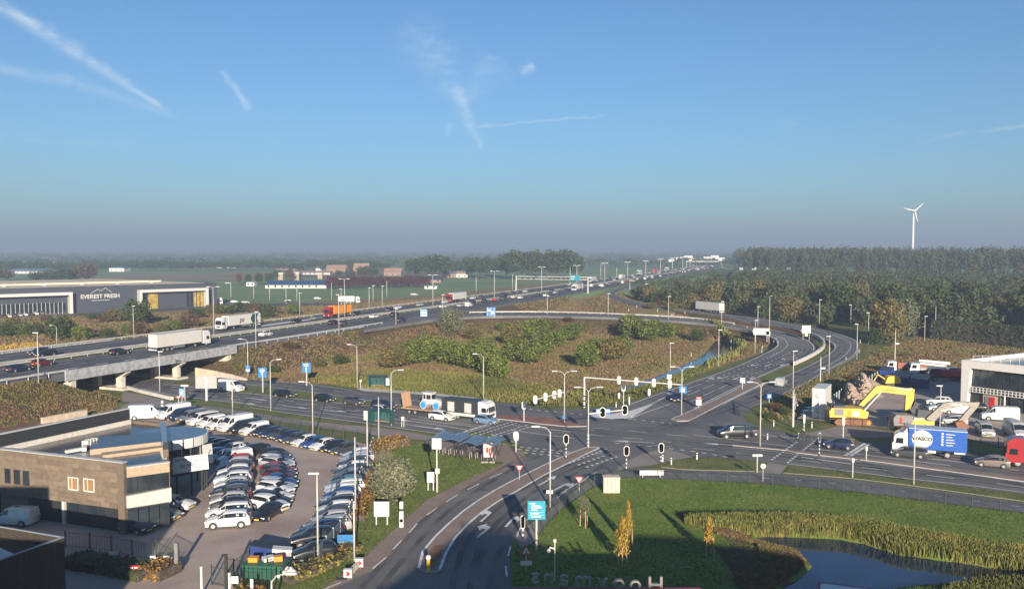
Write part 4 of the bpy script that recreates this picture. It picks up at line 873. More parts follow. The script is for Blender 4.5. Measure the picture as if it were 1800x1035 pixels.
# ---------------------------------------------------------------- helpers for things standing on the ground
def ground(px, py):
    "where the sight line through a photo point first meets the terrain"
    d = raydir(px, py); T = np.geomspace(40, 3000, 900); X, Y, Z = d.x*T, d.y*T, CAMZ+d.z*T
    H = height(X, Y); b = np.where(Z < H)[0]
    if not len(b): x, y = G(px, py); return (x, y, 0.)
    i = b[0]; t = T[i]
    for _ in range(3):
        lo, hi = T[max(i-1, 0)], T[i]; tt = np.linspace(lo, hi, 20); hh = height(d.x*tt, d.y*tt); k = np.where(CAMZ+d.z*tt < hh)[0]; t = tt[k[0]] if len(k) else t; break
    return (d.x*t, d.y*t, max(0., float(height([d.x*t], [d.y*t])[0])))
def hgt(px, py, Y):
    "height above zero of the photo point at distance Y"
    return at_depth(px, py, Y)[2]
def text_mesh(txt, size, name='lettering', extrude=.02, m=None, bold=0.):
    cu = bpy.data.curves.new('t', 'FONT'); cu.body = txt; cu.size = size; cu.extrude = extrude; cu.align_x = 'CENTER'; cu.align_y = 'CENTER'; cu.offset = bold
    o = bpy.data.objects.new('t', cu); COL.objects.link(o); dg = bpy.context.evaluated_depsgraph_get(); me = bpy.data.meshes.new_from_object(o.evaluated_get(dg))
    bpy.data.objects.remove(o); me.name = name; me.materials.clear(); me.materials.append(m or WHITEM); return me
def colmat(name, col, rough=.5, **k): return mat(name, col, rough, **k)
WHITEP = mat('white_paint', (.54, .53, .50), .4, var=.08); OFFW = mat('off_white_paint', (.55, .53, .49), .5, var=.1)
BLUEP = mat('signal_blue', (.01, .08, .35), .45, var=.15); SIGNB = mat('sign_blue', (.012, .15, .38), .5, var=.1); REDP = mat('red_paint', (.42, .02, .02), .45, var=.1)
YELP = mat('yellow_paint', (.60, .38, .04), .5, var=.15); ORAP = mat('orange_paint', (.62, .24, .02), .5, var=.12); GREYP = mat('grey_paint', (.16, .16, .155), .5, var=.15)
RUST = mat('rusty_steel', (.20, .09, .05), .8, var=.4, scale=4); WOODM = mat('plywood', (.42, .26, .15), .7, var=.15); NAVYP = mat('navy_paint', (.012, .035, .16), .5, var=.2); DGREEN = mat('dark_green', (.01, .05, .045), .5)
def wheels(t, xs, w, r=.5):
    for x in xs:
        for s in (1, -1): add_wheel(t, x, s*(w/2-.2), r, .32)
def cab(t, xf, m_paint, h=3.6, w=2.45, L=2.2, color=None, fair=True):
    mb = MB(); mb.side([(xf, .55), (xf+.02, 1.5), (xf-.18, h-.75), (xf-.35, h-.35), (xf-.9, h if fair else h-.3), (xf-L, h if fair else h-.3), (xf-L, .75), (xf-L+.4, .6)], -w/2, w/2)
    me = mb.mesh('cab', m_paint); fixnormals(me); o = new_obj('cab', me, t)
    if color: o.color = (*color, 1)
    g = MB(); g.add([(xf+.03, -w*.44, 1.6), (xf+.03, w*.44, 1.6), (xf-.13, w*.42, h-.85), (xf-.13, -w*.42, h-.85)], [(0, 1, 2, 3)]); me = g.mesh('windscreen', GLASS); new_obj('windscreen', me, t)
    for s in (1, -1):
        g = MB(); g.add([(xf-.35, s*(w/2+.012), 1.6), (xf-1.35, s*(w/2+.012), 1.6), (xf-1.35, s*(w/2+.012), 2.35), (xf-.5, s*(w/2+.012), 2.35)], [(0, 1, 2, 3)]); new_obj('side_window', g.mesh('side_window', GLASS), t)
        MB().cbox(xf-.1, s*(w/2+.16), 2.1, .12, .2, .6).build('mirror', BLACKP, t)
        MB().cbox(xf+.03, s*w*.38, .85, .06, .4, .2).build('headlight', LIGHTG, t)
    MB().cbox(xf+.02, 0, 1.1, .06, w*.6, .35).build('grille', BLACKP, t)
def semi(loc, ang, label, cabc, boxm, L=13.6, rearm=None, boxh=4.0, z0=1.15, logo=None, name='lorry', cat='lorry', group=None):
    t = thing(name, label, cat, loc, ang, group); TL = L+2.9
    xf = TL/2; cab(t, xf, PAINT, 3.7, color=CC[cabc])
    MB().box(xf-6, -.45, .6, xf-2.1, .45, .95).build('chassis', BLACKP, t); wheels(t, [xf-1.4, xf-5.0], 2.5)
    xr = -TL/2
    MB().box(xr, -1.27, z0, xr+L, 1.27, boxh).build('trailer_box', boxm, t)
    d = MB(); d.box(xr-.03, -1.2, z0+.08, xr-.005, -.02, boxh-.08); d.box(xr-.03, .02, z0+.08, xr-.005, 1.2, boxh-.08); d.build('rear_door', rearm or boxm, t)
    MB().box(xr+.2, -.5, .8, xr+L-.5, .5, z0-.01).build('trailer_frame', BLACKP, t); MB().box(xr-.08, -1.2, .5, xr, 1.2, .75).build('bumper', WHITEM, t)
    for s in (1, -1): MB().box(xr+4.6, s*1.2-.03, .55, xr+8.2, s*1.2+.03, 1.05).build('side_guard', GREYP, t)
    wheels(t, [xr+1.7, xr+3.0, xr+4.3], 2.5)
    return t, xr, xf
def onm(px, py, away):
    x, y = G(px, py, MZ); s = s_of_y(y); return (x, y, MZ+.04), mang(s)+(0 if away else math.pi)
LZ = .056
l, a = onm(318, 613, 1); semi(l, a, 'white semi trailer lorry driving away across the bridge', 'white', OFFW)
l, a = onm(419, 577, 0); t, xr, xf = semi(l, a, 'white lorry with dark green arrow on its trailer, oncoming', 'white', WHITEP)
for s in (1, -1):
    m_ = MB(); q = [(xr+.9, 1.3), (xr+3.6, 1.3), (xr+4.4, 2.6), (xr+3.6, 3.9), (xr+.9, 3.9), (xr+1.7, 2.6)]; m_.side(q, s*1.285-.008, s*1.285+.008); m_.build('green_arrow', mat('bottle_green', (.01, .06, .05), .5), t)
    new_obj('lettering', text_mesh('JSV', 1.5, m=DARKM, bold=.03), t, (xr+8, s*1.29, 2.3), (R(90), 0, 0 if s < 0 else math.pi))
l, a = onm(594, 556.5, 0); t, xr, xf = semi(l, a, 'tipper lorry with red cab and long orange body', 'red', ORAP, L=10.5, boxh=3.9)
for k in range(6):
    for s in (1, -1): MB().cbox(xr+1.2+k*1.7, s*1.3, 2.5, .12, .06, 2.5).build('side_rib', ORAP, t)
l, a = onm(802, 530, 0); semi(l, a, 'lorry with red cab and white trailer left of the gantry', 'red', WHITEP)
l, a = onm(1015, 511, 0); semi(l, a, 'white lorry passing behind the right leg of the gantry', 'white', OFFW, L=12)
l, a = onm(1041, 496, 0); semi(l, a, 'white lorry first beyond the gantry on the oncoming side', 'white', WHITEP)
l, a = onm(1093, 491, 1); semi(l, a, 'white lorry on the near carriageway before the slip road joins', 'white', WHITEP, L=9)
l, a = onm(1124, 482, 0); semi(l, a, 'distant white tank-like lorry in the far queue', 'white', WHITEP, L=11)
l, a = onm(1152, 480, 1); semi(l, a, 'distant lorry with red trailer in the near queue', 'white', REDP, L=12)
l, a = onm(1172, 476, 0); semi(l, a, 'distant beige lorry far down the motorway', 'white', OFFW, L=12)
x, y = G(1243, 549, 4.2); i = min(range(len(AC)), key=lambda k: (AC[k][0]-x)**2+(AC[k][1]-y)**2); p, q = AC[i-1], AC[i+1]
semi((x, y, AC[i][2]+.07), math.atan2(p[1]-q[1], p[0]-q[0]), 'white trailer with dark cab climbing the outer slip road', 'black', OFFW)
x, y = G(614, 533.5); semi((x, y, .06), .12, 'white lorry with blue striped side on the local road beyond the motorway', 'white', WHITEP, L=8.5)[0]
x, y = G(362, 536); t, xr, xf = semi((x, y, .06), .3, 'white trailer with red lettering parked by the warehouse corner', 'white', WHITEP)
new_obj('lettering', text_mesh('Hi Fresh', 1.6, m=REDP, bold=.03), t, (xr+7, -1.29, 2.4), (R(90), 0, 0))
# dark crane lorry under the gantry
l, a = onm(878, 529, 1); t = thing('flatbed_lorry', 'dark flatbed lorry with a low red tail near the gantry', 'lorry', l, a); cab(t, 6.2, PAINT, 3.6, color=CC['navy']); MB().box(-6.5, -1.25, .9, 4, 1.25, 1.25).build('flatbed', GREYP, t)
MB().box(-6.6, -1.2, .6, -6.4, 1.2, 1.3).build('tail_board', REDP, t); MB().box(2.6, -1.1, 1.25, 3.8, 1.1, 3.2).build('loading_crane', DARKM, t); wheels(t, [4.9, 1, -4, -5.2], 2.5)
# blue box lorry with a white disc and lettering
x, y = G(1632, 800.5); t = thing('box_lorry', 'blue box lorry with a white disc reading WASCO', 'lorry', (x, y, LZ), math.pi-.40); BW = 2.5
cab(t, 4.55, PAINT, 3.1, color=CC['white'], L=1.9); MB().side([(3.3, 3.0), (2.75, 3.75), (2.7, 3.0)], -1.1, 1.1).build('roof_fairing', WHITEP, t)
MB().box(-4.5, -BW/2, 1.05, 2.55, BW/2, 3.75).build('box_body', BLUEP, t); MB().box(-4.52, -BW/2-.01, 3.75, 2.57, BW/2+.01, 3.86).build('roof_edge', mat('pale_blue_edge', (.35, .42, .55), .5), t)
MB().box(-4.4, -.5, .6, 3.6, .5, 1.0).build('chassis', BLACKP, t); wheels(t, [3.3, -2.2], 2.4, .46)
for s in (1, -1):
    MB().box(-4.3, s*1.18-.03, .75, -3.0, s*1.18+.03, .95).build('side_guard', WHITEM, t); MB().box(-.8, s*1.18-.03, .6, 2.2, s*1.18+.03, .95).build('side_guard', OFFW, t)
    c = MB(); n = 28; c.add([(.9+1.28*math.cos(2*math.pi*k/n), s*(BW/2+.012), 2.45+1.2*math.sin(2*math.pi*k/n)) for k in range(n)], [tuple(range(n))]); c.build('white_disc', WHITEP, t)
    new_obj('lettering', text_mesh('WASCO', .68, m=BLACKP, bold=.02), t, (.9, s*(BW/2+.03), 2.45), (R(90), 0, 0 if s < 0 else math.pi))
    for k in range(5):
        zz = 3.35-k*.37; d_ = MB(); d_.add([(-1.55*1+.15*math.cos(q), s*(BW/2+.012), zz+.15*math.sin(q)) for q in np.linspace(0, 2*math.pi, 11)[:-1]], [tuple(range(10))]); d_.build('white_dot', WHITEP, t)
        MB().cbox(-2.35-[.15, 0, .1, .15, .05][k], s*(BW/2+.012), zz-.03, [1.1, .75, 1.0, 1.1, .85][k], .012, .11).build('text_line', WHITEP, t)
# red lorry cut by the right edge of the picture
x, y = G(1838, 822); semi((x+1.6, y-.8, LZ), math.pi-.42, 'red lorry entering from the right edge of the street', 'red', REDP, L=10)
# low loader with a roller on it
x, y = G(790, 733); LLp = Vector((x, y, LZ)); t = thing('low_loader', 'lorry with black body and white cab pulling a low trailer', 'lorry', LLp, SA)
cab(t, 8.3, PAINT, 3.3, color=CC['white'], L=2.0); MB().box(-.6, -1.25, 1.2, 6.1, 1.25, 3.3).build('black_body', DARKM, t); MB().box(-.6, -.5, .6, 7.5, .5, 1.15).build('chassis', BLACKP, t); wheels(t, [7.0, 2.4, 1.2], 2.4, .48)
for xx in (1.1, 4.4):
    for s in (1, -1): MB().cbox(xx, s*1.27, 2.1, 1.3, .05, 1.6).build('silver_panel', STEEL, t)
MB().box(.2, -1.29, .7, 5.8, -1.2, 1.15).build('tool_locker', WHITEP, t)
MB().box(-9.0, -1.25, .85, -1.2, 1.25, 1.05).build('trailer_deck', mat('worn_wood_deck', (.34, .22, .12), .8, var=.3), t); wheels(t, [-6.2, -7.4], 2.4, .4); MB().box(-1.3, -.15, .7, -.6, .15, .9).build('drawbar', BLACKP, t)
for s in (.65, -.65): MB().side([(-8.7, 1.05), (-8.5, 1.05), (-8.9, 3.5), (-9.1, 3.5)], s-.5, s+.5).build('loading_ramp', WOODM, t)
rl = thing('road_roller', 'white road roller with blue wheels riding on the low trailer', 'road roller', LLp+Vector((math.cos(SA)*-3.4, math.sin(SA)*-3.4, 1.06)), SA)
BW_ = mat('bright_blue', (.02, .25, .55), .5)
for xx in (-1.3, 1.3):
    d_ = MB(); d_.tube([(xx, -.95, .72), (xx, .95, .72)], .72, 16); d_.build('drum', mat('pale_drum', (.35, .36, .38), .5), rl); d_ = MB(); d_.tube([(xx, -.99, .72), (xx, .99, .72)], .52, 14); d_.build('hub', BW_, rl)
MB().side([(-1.9, .9), (2.1, .9), (2.1, 1.5), (1.0, 1.75), (.1, 1.75), (-.2, 1.4), (-1.9, 1.4)], -.6, .6).build('engine_body', WHITEP, rl)
MB().side([(-1.6, 1.4), (.3, 1.4), (.15, 2.75), (-1.4, 2.75)], -.72, .72).build('cabin', WHITEP, rl)
for s in (1, -1):
    for xx in (-1.05, -.45, .0): MB().cbox(xx-.1, s*.735, 2.1, .42, .02, .75).build('window', GLASS, rl)
MB().cbox(.26, 0, 2.1, .03, 1.2, .8).build('window', GLASS, rl); MB().box(-1.65, -.8, 2.75, .35, .8, 2.85).build('roof', WHITEP, rl)
# motorbike with rider at the crossing
x, y = G(1411, 774); mo = thing('motorbike', 'dark motorbike waiting on the right arm of the crossing', 'motorbike', (x, y, LZ), math.pi-.3)
for xx in (.72, -.72): MB().tube([(xx+.28*math.cos(q), 0, .31+.28*math.sin(q)) for q in np.linspace(0, 2*math.pi, 13)], .07, 5, cap=False).build('wheel', TYRE, mo)
MB().side([(-.9, .75), (-.2, .6), (.5, .65), (.6, .95), (.2, 1.05), (-.3, .85), (-.95, .9)], -.15, .15).build('fuel_tank_and_seat', BLACKP, mo); MB().tube([(.72, 0, .31), (.45, 0, 1.1)], .04).tube([(.42, -.35, 1.1), (.42, .35, 1.1)], .03).build('handlebar', STEEL, mo); MB().cbox(.6, 0, .95, .12, .2, .18).build('headlight', LIGHTG, mo)
def person(label, loc, rz, pose, top, legs, name='person', head=(.33, .2, .14)):
    "continuous body: pose gives joint places"
    me = bpy.data.meshes.new('person'); J = pose; E_ = [(0,1),(1,2),(2,3),(2,4),(4,5),(5,6),(2,7),(7,8),(8,9),(0,10),(10,11),(11,12),(12,13),(0,14),(14,15),(15,16),(16,17),(3,18)]
    bmm = bmesh.new(); lay_ = bmm.verts.layers.skin.verify(); vs = [bmm.verts.new(j[:3]) for j in J]
    for a, b in E_: bmm.edges.new((vs[a], vs[b]))
    for v, j in zip(vs, J): v[lay_].radius = (j[3], j[3]*.8 if len(j) < 5 else j[4])
    vs[0][lay_].use_root = True; bmm.to_mesh(me); bmm.free()
    o = bpy.data.objects.new('tmp', me); COL.objects.link(o); o.modifiers.new('skin', 'SKIN'); o.modifiers.new('sub', 'SUBSURF').levels = 1
    dg = bpy.context.evaluated_depsgraph_get(); m2 = bpy.data.meshes.new_from_object(o.evaluated_get(dg)); bpy.data.objects.remove(o)
    m2.materials.clear(); skin = mat('skin', (.45, .26, .18), .6); zh = J[3][2]-.05; zl = J[0][2]
    for m_ in (top, legs, skin, mat('dark_hair', (.03, .02, .015), .8)): m2.materials.append(m_)
    for p in m2.polygons:
        c = p.center; p.material_index = (3 if c.z > J[18][2]-.02 or (c.x < J[3][0]-.02 and c.z > zh+.02) else 2) if c.z > zh else (1 if c.z < zl else 0); p.use_smooth = True
    r = new_obj(name, m2, None, loc, rz); return tag(r, label, 'person')
ride = [(-.25,0,.88,.15),(-.2,0,1.15,.15),(-.08,0,1.4,.17),(0,0,1.56,.06),(-.05,.2,1.38,.07),(.1,.3,1.15,.055),(.38,.3,1.1,.045),(-.05,-.2,1.38,.07),(.1,-.3,1.15,.055),(.38,-.3,1.1,.045),(-.2,.14,.86,.1),(.2,.22,.78,.075),(.0,.22,.42,.055),(.12,.22,.36,.05),(-.2,-.14,.86,.1),(.2,-.22,.78,.075),(.0,-.22,.42,.055),(.12,-.22,.36,.05),(.03,0,1.72,.14)]
person('motorcyclist in black clothing sitting on the motorbike', (x, y, LZ), math.pi-.3, ride, mat('black_jacket', (.015, .015, .018), .6), mat('black_trousers', (.02, .02, .024), .7))
# people on the pavement beside the crossing
stand = [(0,0,.95,.14),(0,0,1.18,.14),(.01,0,1.42,.15),(.02,0,1.55,.055),(0,.19,1.4,.065),(.02,.24,1.13,.05),(.1,.24,.9,.04),(0,-.19,1.4,.065),(.0,-.24,1.13,.05),(-.04,-.24,.9,.04),(0,.1,.9,.095),(.08,.1,.5,.065),(.06,.1,.1,.045),(.18,.1,.05,.045),(0,-.1,.9,.095),(-.04,-.1,.5,.065),(-.14,-.1,.1,.045),(-.02,-.1,.05,.045),(.03,0,1.70,.10)]
def bicycle(loc, rz, label, group=None):
    b = thing('bicycle', label, 'bicycle', loc, rz, group)
    for xx in (.52, -.52):
        w = MB(); w.tube([(xx+.33*math.cos(q), 0, .34+.33*math.sin(q)) for q in np.linspace(0, 2*math.pi, 15)], .022, 4, cap=False); w.build('wheel', TYRE, b)
    MB().tube([(-.52, 0, .34), (-.15, 0, .85), (.38, 0, .85), (.52, 0, .34)], .02, 4).tube([(-.15, 0, .85), (-.05, 0, .32), (.38, 0, .85)], .02, 4).build('frame', DARKM, b)
    MB().tube([(.3, -.27, 1.0), (.36, 0, 1.02), (.3, .27, 1.0)], .018, 4).build('handlebar', STEEL, b); MB().cbox(-.18, 0, .95, .25, .14, .06).build('saddle', BLACKP, b); return b
# ---------------------------------------------------------------- street lamps
TURQ = mat('turquoise_sign', (.015, .25, .34), .5)
POLE = mat('lamp_pole_metal', (.46, .45, .42), .5, .1, .12); HEADM = mat('lamp_head', (.62, .62, .60), .4)
def lamp(bx, by, ty, style='r', label=None, arm=None, z=None, thick=.09, group='street lamps'):
    x, y, zz = ground(bx, by)
    if z is not None: x, y = G(bx, by, z); zz = z
    h = hgt(bx, ty, y)-zz; rz = 0
    t = thing('street_lamp', label, 'street lamp', (x, y, zz), rz, None); r = thick*max(1., y/230)
    arms = {'r': [1], 'l': [-1], 'd': [-1, 1], 'y': [-1, 1], 's': [.35], 'sl': [-.35], 'n': []}[style]
    p = MB(); p.tube([(0, 0, -.2), (0, 0, h*.55), (0, 0, h)], r*1.15, 7, r2=r*.7); p.build('pole', POLE, t, smooth=True)
    for s in arms:
        if style in ('s', 'sl'): MB().cbox(s*.8, 0, h+.03, .95*max(1, y/260), .3, .14*max(1, y/300)).build('lamp_head', HEADM, t); continue
        up = .15 if style == 'd' else .55; L_ = arm or (1.0 if style == 'd' else 1.25)
        MB().tube([(0, 0, h-.1), (s*.35*L_, 0, h+up*.75), (s*L_, 0, h+up)], r*.6, 5, r2=r*.45).build('arm', POLE, t)
        MB().cbox(s*(L_+.35), 0, h+up+.02, .85*max(1, y/260), .28, .13*max(1, y/300)).build('lamp_head', HEADM, t)
    return t
LAMPS = [
 (68,673,585,'sl','at the left end of the bridge approach'),(100,606,575,'l','in the scrub beyond the far carriageway, leftmost'),(235,592,538,'s','beyond the far carriageway among the autumn bushes'),(450,612,548,'s','beside the near shoulder right of the bridge'),
 (281,689,618,'s','under the rear end of the white semi'),(436,664,600,'l','behind the parking route sign on the brown slope'),(476,722,637,'r','between the two blue street signs'),(596,591,518,'sl','at the shoulder below the orange lorry'),
 (628,681,610,'l','left of the far bus shelter'),(850,705,627,'l','on the meadow edge above the white lorry cab'),(688,748,656,'r','by the bus platform beside the low loader'),(550,767,677,'l','behind the yard fence over the dark hatchbacks'),(409,732,657,'n','thin bare pole behind the row of white vans'),
 (666,785,697,'n','bare pole beside the near bus shelter'),(646,836,724,'n','pale pole at the corner of the east fence'),(625,905,768,'n','tall pale pole behind the packed east column'),(559,985,832,'sl','in the yard beside the black car'),(623,985,880,'n','beside the blue panel on the grass'),
 (967,892,758,'l','on the south road by the blue route sign'),(992,743,658,'y','double armed, on the brick island'),(1034,788,687,'y','double armed, on the tip of the median island'),(1198,731,650,'y','double armed, at the nose of the clinker island'),(1336,785,678,'y','double armed, beside the black people carrier'),
 (1263,644,580,'s','at the pond bend below the slip road'),(1178,660,603,'s','beside the ditch in the meadow'),(1394,683,617,'s','on the verge between the slip roads'),(1457,659,591,'sl','by the inner curve of the outer slip road'),(1506,632,570,'sl','outside the outer slip road curve'),(1526,605,550,'sl','in front of the big tree'),
 (1495,587,536,'sl','before the dark wood, second from the tree'),(1440,576,527,'s','before the dark wood behind the diagram sign'),(1352,604,522,'n','tall bare pole at the inside of the curve'),(1327,621,563,'s','inside the curve left of the white sign'),(1332,575,539,'s','on the far side of the curve by the white car'),(1268,574,530,'s','beside the curved slip road behind the trailer'),
 (1625,602,556,'s','before the long hedge'),(1644,585,538,'n','bare pole where the long hedge begins'),(1606,851,736,'s','in front of the blue box lorry'),(1652,756,678,'sl','behind the grey excavator boom'),(1135,531,499,'s','beside the slip road, third from the junction'),(1107,524,493,'s','beside the slip road mouth'),
 (1182,540,504,'s','before the wood right of the orange bank'),(1250,535,511,'s','behind the white trailer on the slip road'),(1175,563,521,'s','on the verge between the meadow slip road and the scrub'),(1353,562,520,'s','before the wood above the curve'),(1216,521,508,'s','half buried in the wood'),
 (962,555,520,'s','along the slip road above the meadow, left'),(1069,556,516,'s','along the slip road above the meadow, middle'),
 (406,523,495,'n','on the far field edge, first from the left'),(446,525,503,'n','on the far field edge, second from the left'),(474,529,500,'n','on the far field edge, third from the left'),(503,535,504,'n','on the far field edge, fourth from the left'),(522,529,500,'n','on the far field edge, fifth from the left'),
 (527,556,515,'s','beside the lone yellow-green bush'),(583,526,497,'n','between the white car and the blue striped lorry'),(649,543,506,'s','left of the far slip road bend'),(656,532,502,'s','over the far slip road bend'),(672,538,503,'s','right of the far slip road bend'),(680,522,493,'n','behind the far slip road bend on the field'),
 (600,540,508,'sl','above the orange lorry on the far shoulder'),(778,545,518,'s','left of the tall willow by the shoulder'),(696,575,543,'s','at the near shoulder below the dark blue car'),(137,548,515,'n','thin pole before the glass front of the warehouse'),(51,551,520,'n','thin pole left of the glass warehouse front'),(201,542,505,'n','thick pale pole right of the warehouse name'),(276,538,505,'n','before the yellow warehouse panel'),
 (837,513,486,'n','on the pasture left of the gantry'),(901,508,482,'n','on the pasture behind the gantry beam'),(1002,497,470,'n','on the pasture right of the gantry'),(1056,490,465,'n','on the pasture beyond the gantry'),(1084,488,470,'n','second on the pasture beyond the gantry')]
for bx, by, ty, st, w in LAMPS: lamp(bx, by, ty, st, ('thin pole ' if st == 'n' else 'street lamp ')+w if 'pole' not in w else w)
for i, (bx, by, ty) in enumerate([(376,591,505),(606,561,491),(761,541,484),(869,525,477),(952,515,470),(1014,505,467),(1063,498,463),(1103,492,461),(1135,485,459),(1161,480,456),(1182,476,454),(1200,472,452)]):
    lamp(bx, by, ty, 'd', f'tall double motorway lamp on the median, {ORD[i]} from the left', z=MZ, group=None)
# portal gantries over the motorway
def gantry(sY, label, offs=(-21.5, 20.5), H=8.2, panel=True, sign=None):
    s = s_of_y(sY); L0, R0 = mpt(s, offs[0]), mpt(s, offs[1]); t = thing('sign_gantry', label, 'gantry', L0); o = Vector(L0); a = Vector(R0)-o; L = a.length; t.rotation_euler = (0, 0, math.atan2(a.y, a.x))
    k = max(1, sY/600)
    for xx in (0, L):
        m = MB(); m.tube([(xx, -1.1, -1.5), (xx, 0, H)], .22*k, 5).tube([(xx, 1.1, -1.5), (xx, 0, H)], .22*k, 5); m.build('leg', WHITEP, t)
    for zz in (H, H-1.5): MB().box(-.3, -.2, zz-.16*k, L+.3, .2, zz+.16*k).build('chord', WHITEP, t)
    m = MB(); n = 26
    for i in range(n):
        x0, x1 = L*i/n, L*(i+1)/n; m.tube([(x0, 0, H-1.5 if i % 2 else H), (x1, 0, H if i % 2 else H-1.5)], .07*k, 4)
    m.build('lattice', WHITEP, t)
    if panel:
        for i in range(6): x0 = L*(.47+.08*i); 
        for x0 in [L*.08, L*.16, L*.24, L*.47, L*.53, L*.59, L*.65, L*.71]: MB().box(x0, -.35, H-1.4, x0+1.5, -.22, H-.15).build('signal_panel', DARKM, t)
    if sign:
        MB().box(L*sign, -.5, H-2.0, L*sign+5.6, -.35, H+.9).build('route_sign', TURQ, t); MB().box(L*sign+.3, -.52, H-.1, L*sign+2.8, -.505, H+.5).build('text_line', WHITEP, t); MB().box(L*sign+.3, -.52, H-1.3, L*sign+2.4, -.505, H-.8).build('text_line', WHITEP, t)
    return t
gantry(464, 'white lattice gantry over the motorway with a turquoise sign', offs=(-21.5, 21), sign=.76)
gantry(1190, 'second gantry far down the motorway', offs=(-24, 26), panel=True); gantry(1560, 'third, farthest gantry on the motorway', offs=(-50, -8))
for i in range(9):
    s = s_of_y(1300+i*60); x, y, z = mpt(s, 24 if i % 2 else -24); t = thing('road_sign', f'distant white roadside board, {ORD[i]} along the motorway', 'sign', (x, y, z)); MB().cbox(0, 0, 8, 4, .2, 3).build('board', WHITEP, t); MB().cbox(0, .2, 3, .4, .2, 8).build('post', POLE, t)
# ---------------------------------------------------------------- traffic signals
SIGBLK = mat('signal_black', (.003, .003, .003), .95, spec=.1)
def striped(t, h, r=.09, n=4, z0=0.):
    for i in range(n): MB().tube([(0, 0, z0+.25+i*.5), (0, 0, z0+.5+i*.5)], r+.012, 6).build('white_band', WHITEP, t)
def head(t, x, y, z, face=0, back=True, w=.75, h=1.35):
    "signal head with pale oval board; face 0 = looks at the viewer"
    a = face; c, s = math.cos(a), math.sin(a); mb = MB(); pts = []
    for q in np.linspace(0, 2*math.pi, 17)[:-1]: 
        px, pz = math.cos(q)*w*.5, (math.sin(q)*w*.5)+(h*.5-w*.5)*(1 if math.sin(q) >= 0 else -1); pts.append((px, pz))
    n = len(pts); vs = [(x+px*c, y+px*s, z+pz) for px, pz in pts]; vs2 = [(x+px*c-.05*s, y+px*s+.05*c, z+pz) for px, pz in pts]
    mb.add(vs+vs2, [tuple(range(n)), tuple(reversed(range(n, 2*n)))]+[(i, i+n, (i+1)%n+n, (i+1)%n) for i in range(n)]); b = mb.build('backing_board', WHITEP, t)
    if not back:
        k = .78; vs = [(x+px*k*c+.012*s, y+px*k*s-.012*c, z+pz*.86) for px, pz in pts]; MB().add(vs, [tuple(range(n))]).build('signal_housing', SIGBLK, t)
    else: MB().cbox(x-.12*s, y+.1*c+.06, z, .3, .2, h*.7).build('signal_housing', GREYP, t)
def signal(bx, by, ty, label, front=True, z=.1, hw=.75, extra=None):
    x, y = G(bx, by, z); h = hgt(bx, ty, y)-z; t = thing('traffic_light', label, 'traffic light', (x, y, z)); MB().tube([(0, 0, -.2), (0, 0, h-.2)], .075, 6).build('pole', DARKM if front else POLE, t); striped(t, h, .075, max(2, int((h-1.3)/.5)))
    head(t, 0, -.1, h-.65, 0, not front, hw); return t
signal(995,806,763,'traffic light with black face on the median island tip'); signal(1101,826,783,'traffic light with black face at the south road mouth'); signal(1162,814,778,'traffic light on the right pavement corner of the south road')
signal(1440,800,760,'signal post on the street median at the bicycle crossing', True, .1, .3); signal(921,741,705,'signal seen from behind on the brick island', False); signal(1413,766,728,'signal post beside the motorcyclist', False, .1, .3)
signal(1482,769,732,'signal on a striped post before the yard fence', False, .1, .4); signal(907,793,758,'pale signal on the small grass island', False); signal(1096,710,675,'signal with yellow-banded post on the meadow edge', False); signal(1088,703,690,'small sign back beside the yellow-banded signal', False, 0, .4)
signal(919,946,905,'dark signal beside the blue route sign', True, .1, .45); signal(1141,697,683,'small white board on the verge left of the waiting car', False, 0, .5); signal(1726-620,700+12,697,'slim reflector post by the meadow edge', False, 0, .2)
def beam_signal(bx, by, ty, ex, ey, heads, label, faces=True, z=.1, endpole=None):
    x, y = G(bx, by, z); h = hgt(bx, ty, y); t = thing('portal_signal', label, 'traffic light', (x, y, z))
    ep = endpole; 
    if ep: ex_, ey_ = G(*ep, z); e = Vector((ex_-x, ey_-y, hgt(ex, ey, ey_)-z))
    else: e = Vector(at_depth(ex, ey, y))-Vector((x, y, z)) if len(heads) < 1 or not isinstance(heads[0], tuple) else None
    return t, x, y, h, e
# portal over the meadow-side slip road
x0, y0 = G(1027, 716, .1); x1, y1 = G(1196, 731, .1); h0 = hgt(1027, 663, y0)-.1; h1 = hgt(1196, 676, y1)-.1
t = thing('portal_signal', 'white signal beam from the meadow edge across the slip road, four heads', 'traffic light', (x0, y0, .1)); e = Vector((x1-x0, y1-y0, h1))
MB().tube([(0, 0, 0), (0, 0, h0)], .16, 8).build('post', WHITEP, t); MB().tube([(0, 0, h0), tuple(e)], .11, 8).build('beam', WHITEP, t)
for i in range(5): MB().tube([(0, 0, .2+i*.45), (0, 0, .42+i*.45)], .175, 8).build('white_band', WHITEP if i % 2 else BLACKP, t)
a = math.atan2(e.y, e.x)
for f in (.37, .55, .73, .89): p = Vector((0, 0, h0)).lerp(e, f); head(t, p.x, p.y-.15, p.z, a, True, .7, 1.5)
# cantilever with four heads on the brick island pole, arm to the left
x0, y0 = G(991, 742, .1); t = thing('cantilever_signal', 'white cantilever arm with four signal heads at the brick island lamp', 'traffic light', (x0, y0, .1)); zz = hgt(990, 689, y0)-.1
e = Vector(at_depth(941, 702, y0-9))-Vector((x0, y0, .1)); MB().tube([(0, 0, zz), tuple(e)], .1, 7).build('arm', WHITEP, t); a = math.atan2(e.y, e.x)
for f in (.16, .35, .66, 1.0): p = Vector((0, 0, zz)).lerp(e, f); head(t, p.x, p.y-.1, p.z, -.15, True, .6, 1.35)
MB().cbox(0, -.15, .9, .5, .05, .5).build('arrow_sign', SIGNB, t)
